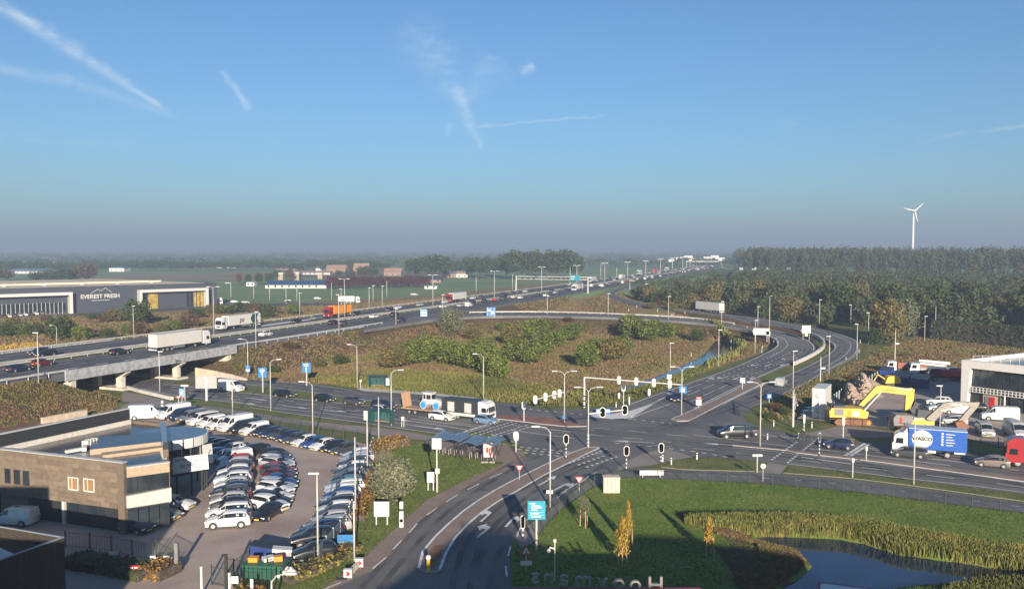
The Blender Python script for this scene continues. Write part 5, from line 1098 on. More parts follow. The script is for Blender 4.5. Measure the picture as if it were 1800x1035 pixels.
# heads carried by the median pole arm
x0, y0 = G(1034, 787, .1); t = thing('cantilever_signal', 'arm with two black-faced signals beside the median tip lamp', 'traffic light', (x0, y0, .1)); zz = hgt(1034, 727, y0)-.1
e = Vector((hgt(0, 0, 1)*0+at_depth(1100, 724, y0+3)[0]-x0, 3, zz)); MB().tube([(0, 0, zz), tuple(e)], .09, 7).build('arm', WHITEP, t)
for f in (.37, .97): p = Vector((0, 0, zz)).lerp(e, f); head(t, p.x, p.y-.15, p.z, 0, False, .9, 1.5)
for i in range(4): MB().tube([(0, 0, .2+i*.5), (0, 0, .45+i*.5)], .15, 8).build('white_band', WHITEP, t)
# cantilever on the right arm of the crossing
x0, y0 = G(1394, 750, .1); t = thing('cantilever_signal', 'white post with an arm of signals pointing to the slip road mouth', 'traffic light', (x0, y0, .1)); h0 = hgt(1394, 686, y0); MB().tube([(0, 0, 0), (0, 0, h0)], .15, 8).build('post', WHITEP, t)
e = Vector((-3.2, -11, h0-.4)); MB().tube([(0, 0, h0-.1), tuple(e)], .1, 7).build('arm', WHITEP, t)
for f in (.25, .5, .7, .9): p = Vector((0, 0, h0)).lerp(e, f); head(t, p.x-.2, p.y, p.z-.2, math.pi/2-.3, False, .7, 1.4)
for i in range(5): MB().tube([(0, 0, .2+i*.5), (0, 0, .45+i*.5)], .165, 8).build('white_band', WHITEP, t)
# ---------------------------------------------------------------- signs
def board(bx, by, label, w, h, top, m, legs=1, back=WHITEM, lines=(), name='road_sign', z=None, rz=0, r=.07, px=None, cat='sign', legm=None):
    "w,h metres; top = photo y of the upper edge"
    x, y, zz = ground(bx, by) if z is None else (*G(bx, by, z), z); H = hgt(bx, top, y)-zz; t = thing(name, label, cat, (x, y, zz), rz)
    for i in range(legs):
        xx = 0 if legs == 1 else -w*.36+w*.72*i/(legs-1); MB().tube([(xx, .06, -.1), (xx, .06, H-.05)], r, 6).build('post', legm or POLE, t)
    MB().box(-w/2, -.04, H-h, w/2, 0, H).build('sign_panel', m, t); MB().box(-w/2+.03, .002, H-h+.03, w/2-.03, .02, H-.03).build('panel_back', GREYP, t)
    for lx, lz, lw, lh in lines: MB().box(-w/2+lx*w, -.055, H-h+lz*h, -w/2+(lx+lw)*w, -.045, H-h+(lz+lh)*h).build('text_line', WHITEP, t)
    return t, H
LN = [(.12, .84, .3, .06), (.2, .72, .5, .05), (.2, .62, .6, .06), (.2, .5, .35, .05), (.08, .4, .86, .012), (.15, .3, .5, .05), (.08, .24, .86, .012), (.2, .12, .55, .06)]
t, H = board(943, 966, 'tall turquoise direction sign with white text beside the south road', 1.65, 1.75, 880, TURQ, 1, lines=LN, z=0, r=.11)
board(462, 690, 'blue direction sign, left one above the street', 1.7, 2.0, 646, SIGNB, 1, lines=[(.15, .7, .6, .12), (.4, .2, .12, .3), (.2, .55, .5, .07)], r=.12, name='direction_sign'); board(539, 678, 'blue direction sign with down arrow, right one above the street', 1.8, 2.1, 637, SIGNB, 1, lines=[(.15, .78, .6, .08), (.42, .15, .12, .4), (.2, .64, .55, .07)], r=.13, name='direction_sign')
board(436, 664, 'small blue parking route plate on the lamp by the slope', 1.0, 1.5, 642, SIGNB, 1, lines=[(.1, .1, .8, .35)]); board(363, 704, 'large grey sign seen from behind on a thick white post', 4.0, 2.3, 661, mat('sign_back', (.33, .33, .32), .6), 1, r=.22, legm=WHITEP)
board(320, 712, 'pale blue plate on a post beside the path', .9, 1.6, 683, mat('pale_blue_sign', (.15, .33, .5), .5), 1, lines=[(.2, .4, .5, .3)]); board(325, 704, 'white street name plate on a post beside the path', 1.4, .35, 676, WHITEP, 1, cat='sign')
board(314, 725, 'no entry style red and white board with a white box below it', 1.3, .3, 696, REDP, 1, lines=[(.3, .1, .4, .8)]); 
t, H = board(742, 543+0, 'small white-blue plate on two legs by the near shoulder', 2.6, 2.8, 543, mat('pale_blue_sign', (.15, .33, .5), .5), 2, z=MZ-.3, lines=[(.1, .55, .8, .12), (.1, .2, .8, .12)], name='direction_sign') if False else board(745, 557, 'small pale blue plate on legs by the near shoulder', 2.4, 3.0, 544, mat('pale_blue_sign', (.15, .33, .5), .5), 2, z=MZ-.2, lines=[(.1, .6, .8, .14), (.1, .25, .8, .14)], name='direction_sign')
board(863, 558, 'blue direction sign on three legs above the meadow', 3.2, 3.4, 540, SIGNB, 3, z=MZ-.5, lines=[(.15, .6, .3, .2), (.5, .3, .3, .3)], name='direction_sign', r=.12)
board(1338, 600, 'long white sign board beside the white car in the curve', 4.6, 1.9, 577, WHITEP, 2, z=1.5, name='direction_sign'); board(1350, 600, 'small square white board right of the long one', 1.2, 1.3, 582, WHITEP, 1, z=1.5)
t, H = board(1417, 600, 'pale sign cluster seen from behind on the verge between the slip roads', 2.6, 2.3, 572, mat('sign_back_pale', (.55, .55, .53), .6), 2, z=1.2, name='direction_sign'); MB().box(-.45, -.08, H-3.2, .45, -.05, H-1.7).build('yellow_plate', mat('pale_yellow', (.62, .58, .3), .5), t)
board(1060, 727, 'blue and white arrow board behind the signals of the junction', 2.4, 1.1, 718, SIGNB, 2, z=.1, lines=[(.05, .5, .9, .35)]); 
for bx, by, tp, lb, m1, k in [(1305, 684, 664, 'white signs back to back on the clinker island', WHITEP, 1.0), (1200, 699, 679, 'blue plate over the waiting car at the slip road', SIGNB, 1.4), (1176, 686, 658, 'small grey board left of the junction lamp', WHITEP, .9), (1352, 706, 692, 'blue plate with white figure beside the slip road mouth', SIGNB, .9)]: board(bx, by, lb, k, k*1.0, tp, m1, 1, z=.1, lines=[(.25, .25, .5, .5)] if m1 is SIGNB else ())
t, H = board(1228, 716, 'red and white no entry plate with white boards on the island nose', .95, .45, 697, REDP, 1, z=.1, lines=[(.12, .35, .76, .3)]); MB().box(-.5, -.06, H-1.0, .5, -.02, H-.5).build('lower_plate', WHITEP, t); MB().box(-.5, -.06, H-1.5, .5, -.02, H-1.12).build('lower_plate', OFFW, t)
board(1331, 829, 'white direction board on a tall post beside the cycle path', 1.25, .28, 798, WHITEP, 1, z=.1); board(966, 872, 'white street name plate on the lamp post of the south road', .75, .4, 861, WHITEP, 1, z=.1, lines=())
t = thing('road_sign', 'round white traffic sign behind the cycle path fence', 'sign', (*G(1341, 845, .03), .03)); MB().tube([(0, 0, 0), (0, 0, 2.0)], .04, 6).build('post', POLE, t); MB().tube([(0, -.05, 1.85), (0, -.02, 1.85)], .32, 16).build('round_plate', WHITEP, t)
board(1499, 838, 'thin sign post with grey plate on the verge', .3, .5, 805, POLE, 1, z=.1); board(1523, 808, 'grey post on the street median', .3, .5, 785, POLE, 1, z=.12)
board(1145, 838, 'long low white board on the fence beside the cycle path', 3.0, .62, 826, WHITEP, 2, z=.03, name='white_board'); board(671, 922, 'blank white board with lower strip on two legs on the lawn', 1.55, 1.55, 881, WHITEP, 2, z=0, name='white_board', legm=WHITEP)
board(757, 862, 'small white board on two legs by the lamp with boxes', .85, 1.25, 829, WHITEP, 2, z=0, name='white_board', legm=WHITEP); board(768, 865, 'white box panel on the tall pole over the lawn', 1.1, 1.25, 770, WHITEP, 1, z=0, name='pole_box', r=.09); board(769, 864, 'small grey box halfway up the pole over the lawn', .5, .6, 823, OFFW, 1, z=0, name='pole_box', r=.05)
board(608, 961, 'blue panel fixed behind the end of the fence', 1.6, .95, 939, mat('panel_blue', (.02, .14, .34), .5), 2, z=0, name='blue_panel'); board(200, 999-4, 'white street name plate in the dark shade by the hedge', .8, .35, 968, WHITEP, 1, z=0); board(236, 1016, 'red notice board on a wooden post by the hedge', 1.0, .45, 993, REDP, 1, z=0, lines=[(.15, .4, .3, .3), (.55, .4, .3, .3)])
def give_way(bx, by, top, label, k=.5, inv=True):
    x, y = G(bx, by, .1); t = thing('give_way_sign' if inv else 'warning_sign', label, 'sign', (x, y, .1)); H = hgt(bx, top, y)-.1; MB().tube([(0, .03, 0), (0, .03, H-.3)], .035, 6).build('post', POLE, t); s = -1 if inv else 1
    for kk, yy, m in ((1, 0, REDP), (.68, -.012, WHITEP)): c = H-k; MB().add([(-k*kk, yy-.02, c-s*k*.55*kk), (k*kk, yy-.02, c-s*k*.55*kk), (0, yy-.02, c+s*k*1.1*kk)], [(0, 1, 2) if s > 0 else (0, 2, 1)]).build('triangle', m, t)
    return t, H
give_way(913, 843, 814, 'red-rimmed give way sign on the median island'); give_way(1018, 862, 834, 'red-rimmed give way sign beside the fence of the lawn')
t, H = give_way(925, 1003, 958, 'red-rimmed warning triangle with a white plate below on dark grass', .5, False); MB().box(-.5, -.06, H-1.75, .5, -.02, H-1.35).build('lower_plate', WHITEP, t); MB().box(-.03, -.06, H-.75, .03, -.045, H-.35).build('symbol', BLACKP, t)
x, y = G(218, 0+719, .03); 
for bx, by, tp, lb in [(286, 722, 703, 'white banded box pillar where the path meets the yard'), (706, 925, 879, 'white pillar box with black bands beside the south road')]:
    x, y = G(bx, by, .03); H = hgt(bx, tp, y); t = thing('bollard_pillar', lb, 'pillar', (x, y, .03)); MB().cbox(0, 0, H*.3, .42, .42, H*.6).build('base_box', WHITEP, t); MB().cbox(0, 0, H*.65, .3, .3, H*.08).build('dark_band', BLACKP, t); MB().cbox(0, 0, H*.82, .36, .36, H*.26).build('upper_box', WHITEP, t); MB().cbox(0, -.19, H*.25, .3, .04, H*.12).build('red_mark', REDP, t)
x, y = G(753, 1004, .17); t = thing('bollard', 'yellow bollard with white dome at the bottom tip of the median', 'bollard', (x, y, .17)); MB().tube([(0, 0, 0), (0, 0, 1.1)], .16, 10).build('post', YELP, t); MB().sphere((0, 0, 1.25), .24, 10, 6).build('dome', WHITEP, t, smooth=True)
for i, (bx, by) in enumerate(sorted([(408, 703), (1083, 716), (1215, 627), (1285, 607), (1309, 596), (1340, 613), (1364, 599), (1366, 607), (1339, 620), (1360, 604), (1510, 620), (1512, 603), (1487, 634), (1408, 585), (1428, 592), (1372, 560), (1180, 556), (1200, 559), (1228, 564), (1256, 569), (1289, 573), (1313, 578), (1060, 531), (1119, 541), (1156, 547), (1204, 552), (1183, 555), (1105, 547), (1165, 812), (1349, 773), (1360, 749), (1180, 817), (1225, 808), (1427, 752)])):
    x, y, z = ground(bx, by); t = thing('marker_post', f'white reflector post on the verges, {ordn(i+1)} of them from the left', 'marker post', (x, y, z), 0, 'white reflector posts'); MB().box(-.07, -.05, 0, .07, .05, 1.0).build('post', WHITEP, t); MB().box(-.072, -.055, .72, .072, .055, .84).build('dark_band', BLACKP, t)
# camera masts
for bx, by, tp, lb in [(1442, 671, 627, 'camera mast beside the builders yard'), (1573, 633, 580, 'camera mast in front of the big tree')]:
    x, y, z = ground(bx, by); H = hgt(bx, tp, y)-z; t = thing('camera_mast', lb, 'mast', (x, y, z)); MB().tube([(0, 0, 0), (0, 0, H)], .14, 6, r2=.08).build('pole', POLE, t); MB().cbox(.5, 0, H*.55, .9, .4, .35).build('camera', WHITEP, t)
x, y = G(975, 1020, 0); H = hgt(975, 950, y); t = thing('camera_mast', 'white camera pole standing in the shaded lawn', 'mast', (x, y, 0)); MB().tube([(0, 0, -.5), (0, 0, H)], .06, 6).build('pole', POLE, t); MB().sphere((0, 0, H), .17, 8, 5).build('top_camera', WHITEP, t); MB().tube([(0, 0, H-.7), (-.4, 0, H-.55), (-.45, 0, H-.75)], .07, 6).build('bracket', WHITEP, t); MB().sphere((-.5, 0, H-.85), .18, 8, 5).build('dome_camera', WHITEP, t)
# ---------------------------------------------------------------- bus shelters and bicycle shelters
SGL = mat('shelter_glass', (.03, .09, .09), .1, spec=.7)
def shelter(bx, by, w, label, rz=0, ad=True):
    x, y, z = ground(bx, by); t = thing('bus_shelter', label, 'bus shelter', (x, y, z+.05), rz)
    for xx in (-w/2, w/2): 
        for yy in (0, 1.3): MB().box(xx-.05, yy-.05, 0, xx+.05, yy+.05, 2.4).build('post', DGREEN, t)
    MB().box(-w/2-.2, -.3, 2.4, w/2+.2, 1.6, 2.52).build('roof', DGREEN, t)
    for k in range(3): MB().box(-w/2+.1+k*w/3, 1.26, .3, -w/2+w/3-.05+k*w/3, 1.3, 2.3).build('glass_pane', SGL, t)
    for xx in (-w/2, w/2): MB().box(xx-.02, .1, .3, xx+.02, 1.2, 2.3).build('side_pane', SGL, t)
    MB().box(-w/2+.3, .9, .45, w/2-.3, 1.2, .52).build('bench', WOODM, t)
    if ad: MB().box(w/2+.25 if ad > 0 else -w/2-1.2, -.1, .4, w/2+1.2 if ad > 0 else -w/2-.25, .1, 2.3).build('poster_case', DGREEN, t); MB().box(w/2+.35 if ad > 0 else -w/2-1.1, -.13, .7, w/2+1.1 if ad > 0 else -w/2-.35, -.11, 2.2).build('poster', WHITEP, t)
    return t
shelter(662, 683, 3.4, 'dark green bus shelter on the far side of the street', -.2, 1); shelter(668, 748, 3.6, 'dark bus shelter in front of the silver hatchback', -.35, -1)
board(634, 684, 'slim bus stop flag left of the far shelter', .35, .5, 667, mat('pale_yellow', (.62, .58, .3), .5), 1); board(708, 750, 'bus stop flag post right of the near shelter', .45, .6, 732, OFFW, 2, z=.05)
ROOFB = mat('blue_grey_roof', (.09, .14, .19), .25, var=.2)
def bike_shed(c0, label, rz):
    t = thing('bicycle_shelter', label, 'bicycle shelter', (*c0, .03), rz); W_, D_ = 4.6, 2.4
    for k in range(2):
        m = MB(); pr = [(-D_/2+D_*i/8+k*D_, 2.35+.32*math.sin(math.pi*i/8)) for i in range(9)]; pr = pr+[(p[0], p[1]-.06) for p in pr[::-1]]
        m.side(pr, -W_/2, W_/2); me = m.mesh('roof_vault', ROOFB); fixnormals(me); new_obj('roof_vault', me, t)
    for yy in (-W_/2+.2, 0, W_/2-.2):
        for xx in (-D_/2+.1, D_*1.5-.1): MB().tube([(xx*.8, yy, 0), (xx, yy, 2.35)], .06, 6).build('leaning_post', DARKM, t)
    for q in range(5): 
        m = MB(); m.tube([(-.4+q*.85, -.7, .02), (-.4+q*.85, -.7, .75), (-.4+q*.85, .1, .75), (-.4+q*.85, .1, .02)], .03, 4); m.build('bicycle_rack', STEEL, t)
    return t
RZ = -.30
xA, yA = G(789, 797, .03); xB, yB = G(846, 805, .03)
bike_shed((xA-1.0, yA+.2), 'bicycle shelter with two curved blue-grey roofs, left one', RZ); bike_shed((xB-1.0, yB+.2), 'bicycle shelter with two curved roofs behind the red poster', RZ)
for i, (px, py, r_) in enumerate([(797, 795, .3), (803, 795, 1.2), (808, 794, .8), (814, 793, 1.1), (838, 803, 1.0), (845, 802, .5)]): bicycle((*G(px, py, .03), .03), r_, f'dark parked bicycle, {ORD[i]} from the left under the curved shelters', 'bicycles in the curved shelters')
x, y = G(858, 812, .03); t = thing('advertising_board', 'lit-style poster case with red and white poster by the bicycle shelter', 'poster case', (x, y, .03), -.05); MB().box(-.9, -.35, 0, .9, .35, .12).build('foot_slab', CONC, t); MB().box(-.72, -.12, .55, .72, .12, 2.75).build('case', DARKM, t); MB().box(-.6, -.14, .7, .6, -.125, 2.6).build('poster', mat('poster_pink', (.62, .42, .40), .4), t)
for lx, lz, w_, h_ in [(-.25, 1.3, .28, .7), (.1, 1.0, .2, .9), (.35, 1.6, .2, .5)]: MB().box(lx, -.15, lz, lx+w_, -.142, lz+h_).build('poster_shape', REDP, t)
for s in (-.6, .6): MB().box(s-.05, -.05, .1, s+.05, .05, .6).build('leg', DARKM, t)
# ---------------------------------------------------------------- fences
FEN = mat('fence_wire_dark', (.02, .035, .03), .6); FENB = mat('fence_panel', (.03, .035, .045), .5)
def bar_fence(pts, label, h=1.7, gap=.28, m=FEN, name='bar_fence', z=.03, r=.014, px=True, rail=.02, post=2.5):
    P = [(*G(*p, z), z) for p in pts] if px else pts; t = thing(name, label, 'fence', P[0]); o = Vector(P[0]); P = [tuple(Vector(p)-o) for p in P]
    L_ = resample(P, post)
    for i in range(len(L_)-1):
        a, b = Vector(L_[i]), Vector(L_[i+1]); m_ = MB(); d_ = b-a; n = max(1, int(d_.length/gap))
        for zz in (.15, h-.12): m_.tube([a+Vector((0, 0, zz)), b+Vector((0, 0, zz))], rail, 3)
        for k in range(n): p = a+d_*((k+.5)/n); m_.tube([p+Vector((0, 0, .05)), p+Vector((0, 0, h))], r, 3, cap=False)
        m_.build('fence_panel', m, t)
    for p in L_: MB().box(p[0]-.04, p[1]-.04, 0, p[0]+.04, p[1]+.04, h+.1).build('post', m, t)
    return t
bar_fence([(306, 721), (423, 735), (560, 765), (650, 780)], 'dark bar fence between the yard and the street path'); bar_fence([(946, 945), (965, 918), (990, 895), (1042, 858), (1086, 839.5)], 'green bar fence along the south road edge of the lawn', 1.5, .22)
bar_fence([(1086, 841), (1200, 844), (1340, 851), (1500, 865), (1800, 903), (1860, 911)], 'thin green bar fence between lawn and cycle path', 1.2, .45, r=.010)
bar_fence([(1412, 740), (1432, 741), (1520, 752), (1600, 762), (1690, 773), (1800, 797), (1900, 815)], 'dark fence along the front of the builders yard', 1.6, .5); bar_fence([(115, 961), (170, 965), (270, 984)], 'dark bar fence in the shade before the dealership', 1.5, .3)
bar_fence([(470, 1014), (500, 1003), (553, 992)], 'dark bar fence behind the scrap skip', 1.6, .16); bar_fence([(372, 1028), (415, 1036), (480, 1040)], 'dark fence section beside the open yard gate', 1.7, .16)
def panel_fence(pts, label, h=1.8, m=FENB, seg=2.2, name='panel_fence'):
    P = resample([G(*p, .03) for p in pts], seg); t = thing(name, label, 'fence', (*P[0], .03)); o = Vector(P[0])
    for a, b in zip(P[:-1], P[1:]):
        a, b = Vector(a)-o, Vector(b)-o; d_ = (b-a); n_ = Vector((-d_.y, d_.x)).normalized()*.05; b2 = a+d_*.97
        MB().add([(*p, z_) for z_ in (.05, h) for p in ((a.x, a.y), (b2.x, b2.y), (b2.x+n_.x, b2.y+n_.y), (a.x+n_.x, a.y+n_.y))], [(3,2,1,0),(4,5,6,7),(0,1,5,4),(1,2,6,5),(2,3,7,6),(3,0,4,7)]).build('fence_panel', m, t)
        MB().box(a.x-.06, a.y-.06, 0, a.x+.06, a.y+.06, h+.08).build('post', STEEL, t)
panel_fence([(656, 790), (641, 832), (632, 855), (619, 907), (606, 935), (585, 960), (560, 990)], 'blue-grey screen panels along the east side of the car yard', 1.7, mat('screen_panel', (.10, .13, .17), .5))
panel_fence([(1452, 722), (1480, 700), (1530, 675), (1555, 662)], 'dark panel fence at the back of the builders yard', 1.9, mat('dark_blue_panel', (.03, .05, .07), .5))
# yard gate posts and things by the gate
def gate_post(bx, by, tp, label, m=BLACKP, w=.25):
    x, y = G(bx, by, .03); H = hgt(bx, tp, y); t = thing('gate_post', label, 'gate post', (x, y, .03)); MB().box(-w/2, -w/2, 0, w/2, w/2, H).build('post', m, t); MB().box(-w/2-.02, -w/2-.02, H, w/2+.02, w/2+.02, H+.06).build('cap', m, t); return t
gate_post(311, 1006, 955, 'dark gate pillar left of the yard entrance', GREYP, .3); gate_post(355, 1045, 997, 'white and black gate post in the middle of the entrance', WHITEP, .16); gate_post(398, 1042, 976, 'tall dark gate frame post right of the entrance', BLACKP, .22); gate_post(404, 1044, 1008, 'striped barrier post beside the tall gate frame', WHITEP, .18)
board(412, 1042, 'white letter box plate at the yard gate', .7, .6, 1012, WHITEP, 2, z=.03, name='letter_box'); board(443, 1048, 'white post standing behind the gate fence', .25, .8, 1017, WHITEP, 1, z=.03, name='white_post')
bar_fence([(275, 985), (283, 990), (298, 998), (311, 1005)], 'narrow steel gate beside the hedge', 1.9, .14)
board(269, 991, 'white plate fixed on the small steel gate, left', .5, .35, 976, WHITEP, 1, z=.03); board(293, 996, 'white plate fixed on the small steel gate, right', .6, .45, 976, WHITEP, 1, z=.03)
t = bar_fence([(398, 1040), (420, 1000), (436, 996)], 'open yard gate leaf standing into the yard', 1.6, .18, name='gate')
lamp(478, 1075, 1020, 'r', 'street lamp with white head at the bottom edge by the gate', arm=1.2)
x, y = G(468, 1012, .03); t = thing('scrap_skip', 'green skip heaped with boxes and white scrap', 'skip', (x, y, .03), -.1); MB().add([(-1.5,-.8,0),(1.5,-.8,0),(1.5,.8,0),(-1.5,.8,0),(-1.8,-.95,1.25),(1.8,-.95,1.25),(1.8,.95,1.25),(-1.8,.95,1.25)], [(3,2,1,0),(0,1,5,4),(1,2,6,5),(2,3,7,6),(3,0,4,7),(4,5,6,7)]).build('container', mat('skip_green', (.02, .10, .06), .6), t)
for k in range(9): MB().box(-1.6+k*.4, -.98, .1, -1.54+k*.4, -.9, 1.2).build('rib', DGREEN, t)
x0, y0 = x, y
for i, (dx, dy, dz, a, b, c, m, lb) in enumerate([(-1.1, .1, 1.28, .8, .6, .35, ORAP, 'orange crate on the scrap skip'), (1.0, .2, 1.28, .7, .5, .4, ORAP, 'orange box at the right of the scrap skip'), (.1, .3, 1.28, .9, .7, .3, OFFW, 'pale box on the scrap skip')]):
    t = thing('scrap_box', lb, 'box', (x0+dx, y0+dy, .03+dz), .3*i); MB().box(-a/2, -b/2, 0, a/2, b/2, c).build('box', m, t); MB().box(-a/2-.02, -b/2-.02, c, a/2+.02, b/2+.02, c+.04).build('lid', m, t)
x, y = G(468, 985, .03); t = thing('dark_container', 'dark blue container with sloping lid behind the skip', 'container', (x, y, .03), -.08); MB().side([(-1.3, 0), (1.3, 0), (1.3, 1.3), (-1.3, 1.6)], -.7, .7).build('body', NAVYP, t); MB().side([(-1.35, 1.6), (1.35, 1.3), (1.35, 1.36), (-1.35, 1.66)], -.75, .75).build('lid', BLACKP, t)
x, y = G(494, 990, .03); t = thing('white_tank', 'tilted white box standing by the dark container', 'box', (x, y, .03), .2); MB().side([(-.8, 0), (.8, 0), (1.0, 1.3), (-.7, 1.55)], -.5, .5).build('box', WHITEP, t); MB().box(-.3, -.54, .5, .4, -.5, 1.1).build('grey_panel', STEEL, t)
for i, (px, py) in enumerate([(500, 1010), (511, 1015), (492, 1016)]): x, y = G(px, py, .03); t = thing('rubble_bag', f'white builders bag, {ORD[i]} beside the skip', 'bag', (x, y, .03)); MB().sphere((0, 0, .4), .55, 9, 6, sz=.8).build('bag', OFFW, t, smooth=True); MB().tube([(0, 0, .75), (.05, 0, .95)], .12, 6).build('knot', OFFW, t)
for i, (px, py, rz) in enumerate([(612, 1014, .55), (632, 995, 1.2)]): x, y = G(px, py, 0); t = thing('marker_block', f'white block with red chevron by the kerb, {"lower" if i == 0 else "upper"} one', 'block', (x, y, 0), 0); MB().box(-.35, -.2, 0, .35, .2, .75).build('block', WHITEP, t); MB().add([(-.2, -.215, .2), (.1, -.215, .2), (.25, -.215, .38), (.1, -.215, .56), (-.2, -.215, .56), (-.05, -.215, .38)], [(0, 1, 2, 3, 4, 5)]).build('chevron', REDP, t)
wall_line('low_stone_wall', 'low wall between the two chevron blocks', [(616, 1013), (634, 994)], .5, .5, .3, PIERM, seg=1)
# beige utility cabinet on the lawn
x, y = G(1075, 866, 0); t = thing('utility_cabinet', 'beige ribbed cabinet standing on the lawn corner', 'cabinet', (x, y+.5, 0), .02)
for k in range(4): MB().box(-.95+k*.48, -.55, 0, -.95+k*.48+.45, .55, 1.75).build('cabinet_panel', mat('beige_cladding', (.50, .42, .33), .7, var=.12), t)
MB().box(-1.0, -.6, 1.75, 1.0, .6, 1.85).build('roof', mat('beige_cladding', (.5, .42, .33), .7), t)
# ---------------------------------------------------------------- buildings
def wallplane(A, B):
    "vertical plane through ground points A,B: photo point -> (distance from A along the wall, height)"
    A, B = Vector((A[0], A[1])), Vector((B[0], B[1])); d = (B-A).normalized(); n = Vector((-d.y, d.x))
    def f(px, py):
        r = raydir(px, py); t = n.dot(A)/n.dot(Vector((r.x, r.y))); P = r*t; return ((Vector((P.x, P.y))-A).dot(d), CAMZ+P.z)
    return f
def wallbox(name, u0, z0, u1, z1, y0, y1, m, parent):
    return MB().box(min(u0, u1), min(y0, y1), min(z0, z1), max(u0, u1), max(y0, y1), max(z0, z1)).build(name, m, parent)
def panebox(f, name, p0, p1, y0, y1, m, parent):
    (u0, z0), (u1, z1) = f(*p0), f(*p1); return wallbox(name, u0, max(z0, .02), u1, max(z1, .02), y0, y1, m, parent)
BRN = [mat(f'brown_cladding{s}', c, .75, var=.15, scale=2) for s, c in (('', (.155, .12, .085)), ('_light', (.18, .138, .098)), ('_dark', (.132, .10, .072)))]
DK = mat('dark_cladding', (.025, .027, .03), .5); ROOFM = mat('wet_bitumen_roof', (.03, .035, .045), .22, var=.5, scale=.7, spec=.7, bump=.15); BGL = mat('building_glass', (.02, .028, .035), .06, spec=.9, var=.4, scale=.6)
TANW = mat('tan_fascia', (.34, .26, .18), .7, var=.12)
# dealership: local x runs left along the front facade from its right-hand corner
A = Vector((-38.2, 80.2)); Lf = Vector((-62, 88.7)); B = Vector((-34.8, 82.4)); C = Vector((-43.3, 100.7)); L1 = Vector((-48.2, 102.9)); L0 = Vector((-56.2, 86.7))
dl = thing('car_dealership', 'brown clad dealership with wet flat roofs and a round glass showroom', 'building', (A.x, A.y, 0))
def rel(P, z=0): return (P[0]-A.x, P[1]-A.y, z)
poly = [rel(p)[:2] for p in (A, B, C, L1, L0, Lf)]
MB().prism(poly, 2.5, 6.35).build('upper_storey', DK, dl); inn = [rel(p)[:2] for p in (A+Vector((-.6, .7)), B+Vector((-1.0, .5)), C+Vector((0, -.8)), L1+Vector((.8, -1)), L0+Vector((1, 0)), Lf+Vector((0, 1)))]
MB().prism(inn, 0, 2.5).build('ground_storey', DK, dl); MB().prism([(p[0]*1.0, p[1]) for p in poly], 6.352, 6.42).build('roof', ROOFM, dl)
fr_ = new_obj('front_wall', MB().box(0, -.3, 2.5, 24.5, .006, 7.2).mesh('front_wall', BRN[0]), dl, (0, 0, 0), math.atan2(Lf.y-A.y, Lf.x-A.x))
# front wall local frame: x to the left, +y points away from the viewer side? flip so the outside is +y negative
ang = math.atan2(Lf.y-A.y, Lf.x-A.x); f = wallplane(A, Lf)
OUT = 1 if Vector((-math.sin(ang), math.cos(ang))).y < 0 else -1     # sign of local y that faces the viewer
wins = [((121.5, 838.5), (137.5, 860)), ((148.5, 841), (165.5, 863)), ((10, 824), (18, 847)), ((26, 826), (35, 849)), ((42, 828), (51, 851))]
wr = [tuple(sorted((f(*a)[0], f(*b)[0])))+tuple(sorted((f(*a)[1], f(*b)[1]))) for a, b in wins]
k = 0; TW, THh = 1.75, .52
for r_ in range(9):
    z0 = 2.5+r_*THh; u = .9-(.6 if r_ % 2 else 0)*1.2; u = max(.75, u)
    while u < 24:
        w = TW*random.choice([.6, 1, 1, 1.25]); u1 = min(u+w, 24.4)
        if not any(u < b and u1 > a and z0 < d_ and z0+THh > c for a, b, c, d_ in wr):
            wallbox('cladding_tile', u, z0+.012, u1-.02, z0+THh-.012, OUT*.002, OUT*(.045+random.uniform(0, .012)), BRN[random.choice([0, 0, 1, 2])], dl).rotation_euler = (0, 0, ang)
        u = u1
for i, (a, b, c, d_) in enumerate(wr):
    o = wallbox('window', a, c, b, d_, 0, OUT*.02, mat('orange_brown_pane', (.26, .16, .08), .5) if i < 2 else BGL, dl); o.rotation_euler = (0, 0, ang)  # first two panes are even orange-brown, the others dark glass
    for q in ((a-.09, c-.09, a, d_+.09), (b, c-.09, b+.09, d_+.09), (a, c-.12, b, c), (a, d_, b, d_+.09), (a+(b-a)*.62, c, a+(b-a)*.62+.05, d_)): wallbox('frame', q[0], q[1], q[2], q[3], OUT*.0, OUT*.09, OFFW if i < 2 else DARKM, o).rotation_euler = (0, 0, 0)
wallbox('corner_pillar', -.05, 0, .74, 7.19, -.3, OUT*.12, BRN[2], dl).rotation_euler = (0, 0, ang)
wallbox('parapet_cap', -.1, 7.2, 24.5, 7.28, -.4, OUT*.2, STEEL, dl).rotation_euler = (0, 0, ang)
g0 = f(125, 900)[0]; 
for i in range(4): wallbox('shop_window', 2.2+i*1.5, .15, 3.62+i*1.5, 2.4, -OUT*.62, -OUT*.5, BGL, dl).rotation_euler = (0, 0, ang)
wallbox('white_pillar', 8.3, 0, 8.6, 2.5, -OUT*.6, -OUT*.3, OFFW, dl).rotation_euler = (0, 0, ang)
for i in range(3): wallbox('ground_panel', 9.2+i*4.2, .1, 13.2+i*4.2, 2.45, -OUT*.6, -OUT*.5, [DK, BRN[2], DK][i], dl).rotation_euler = (0, 0, ang)
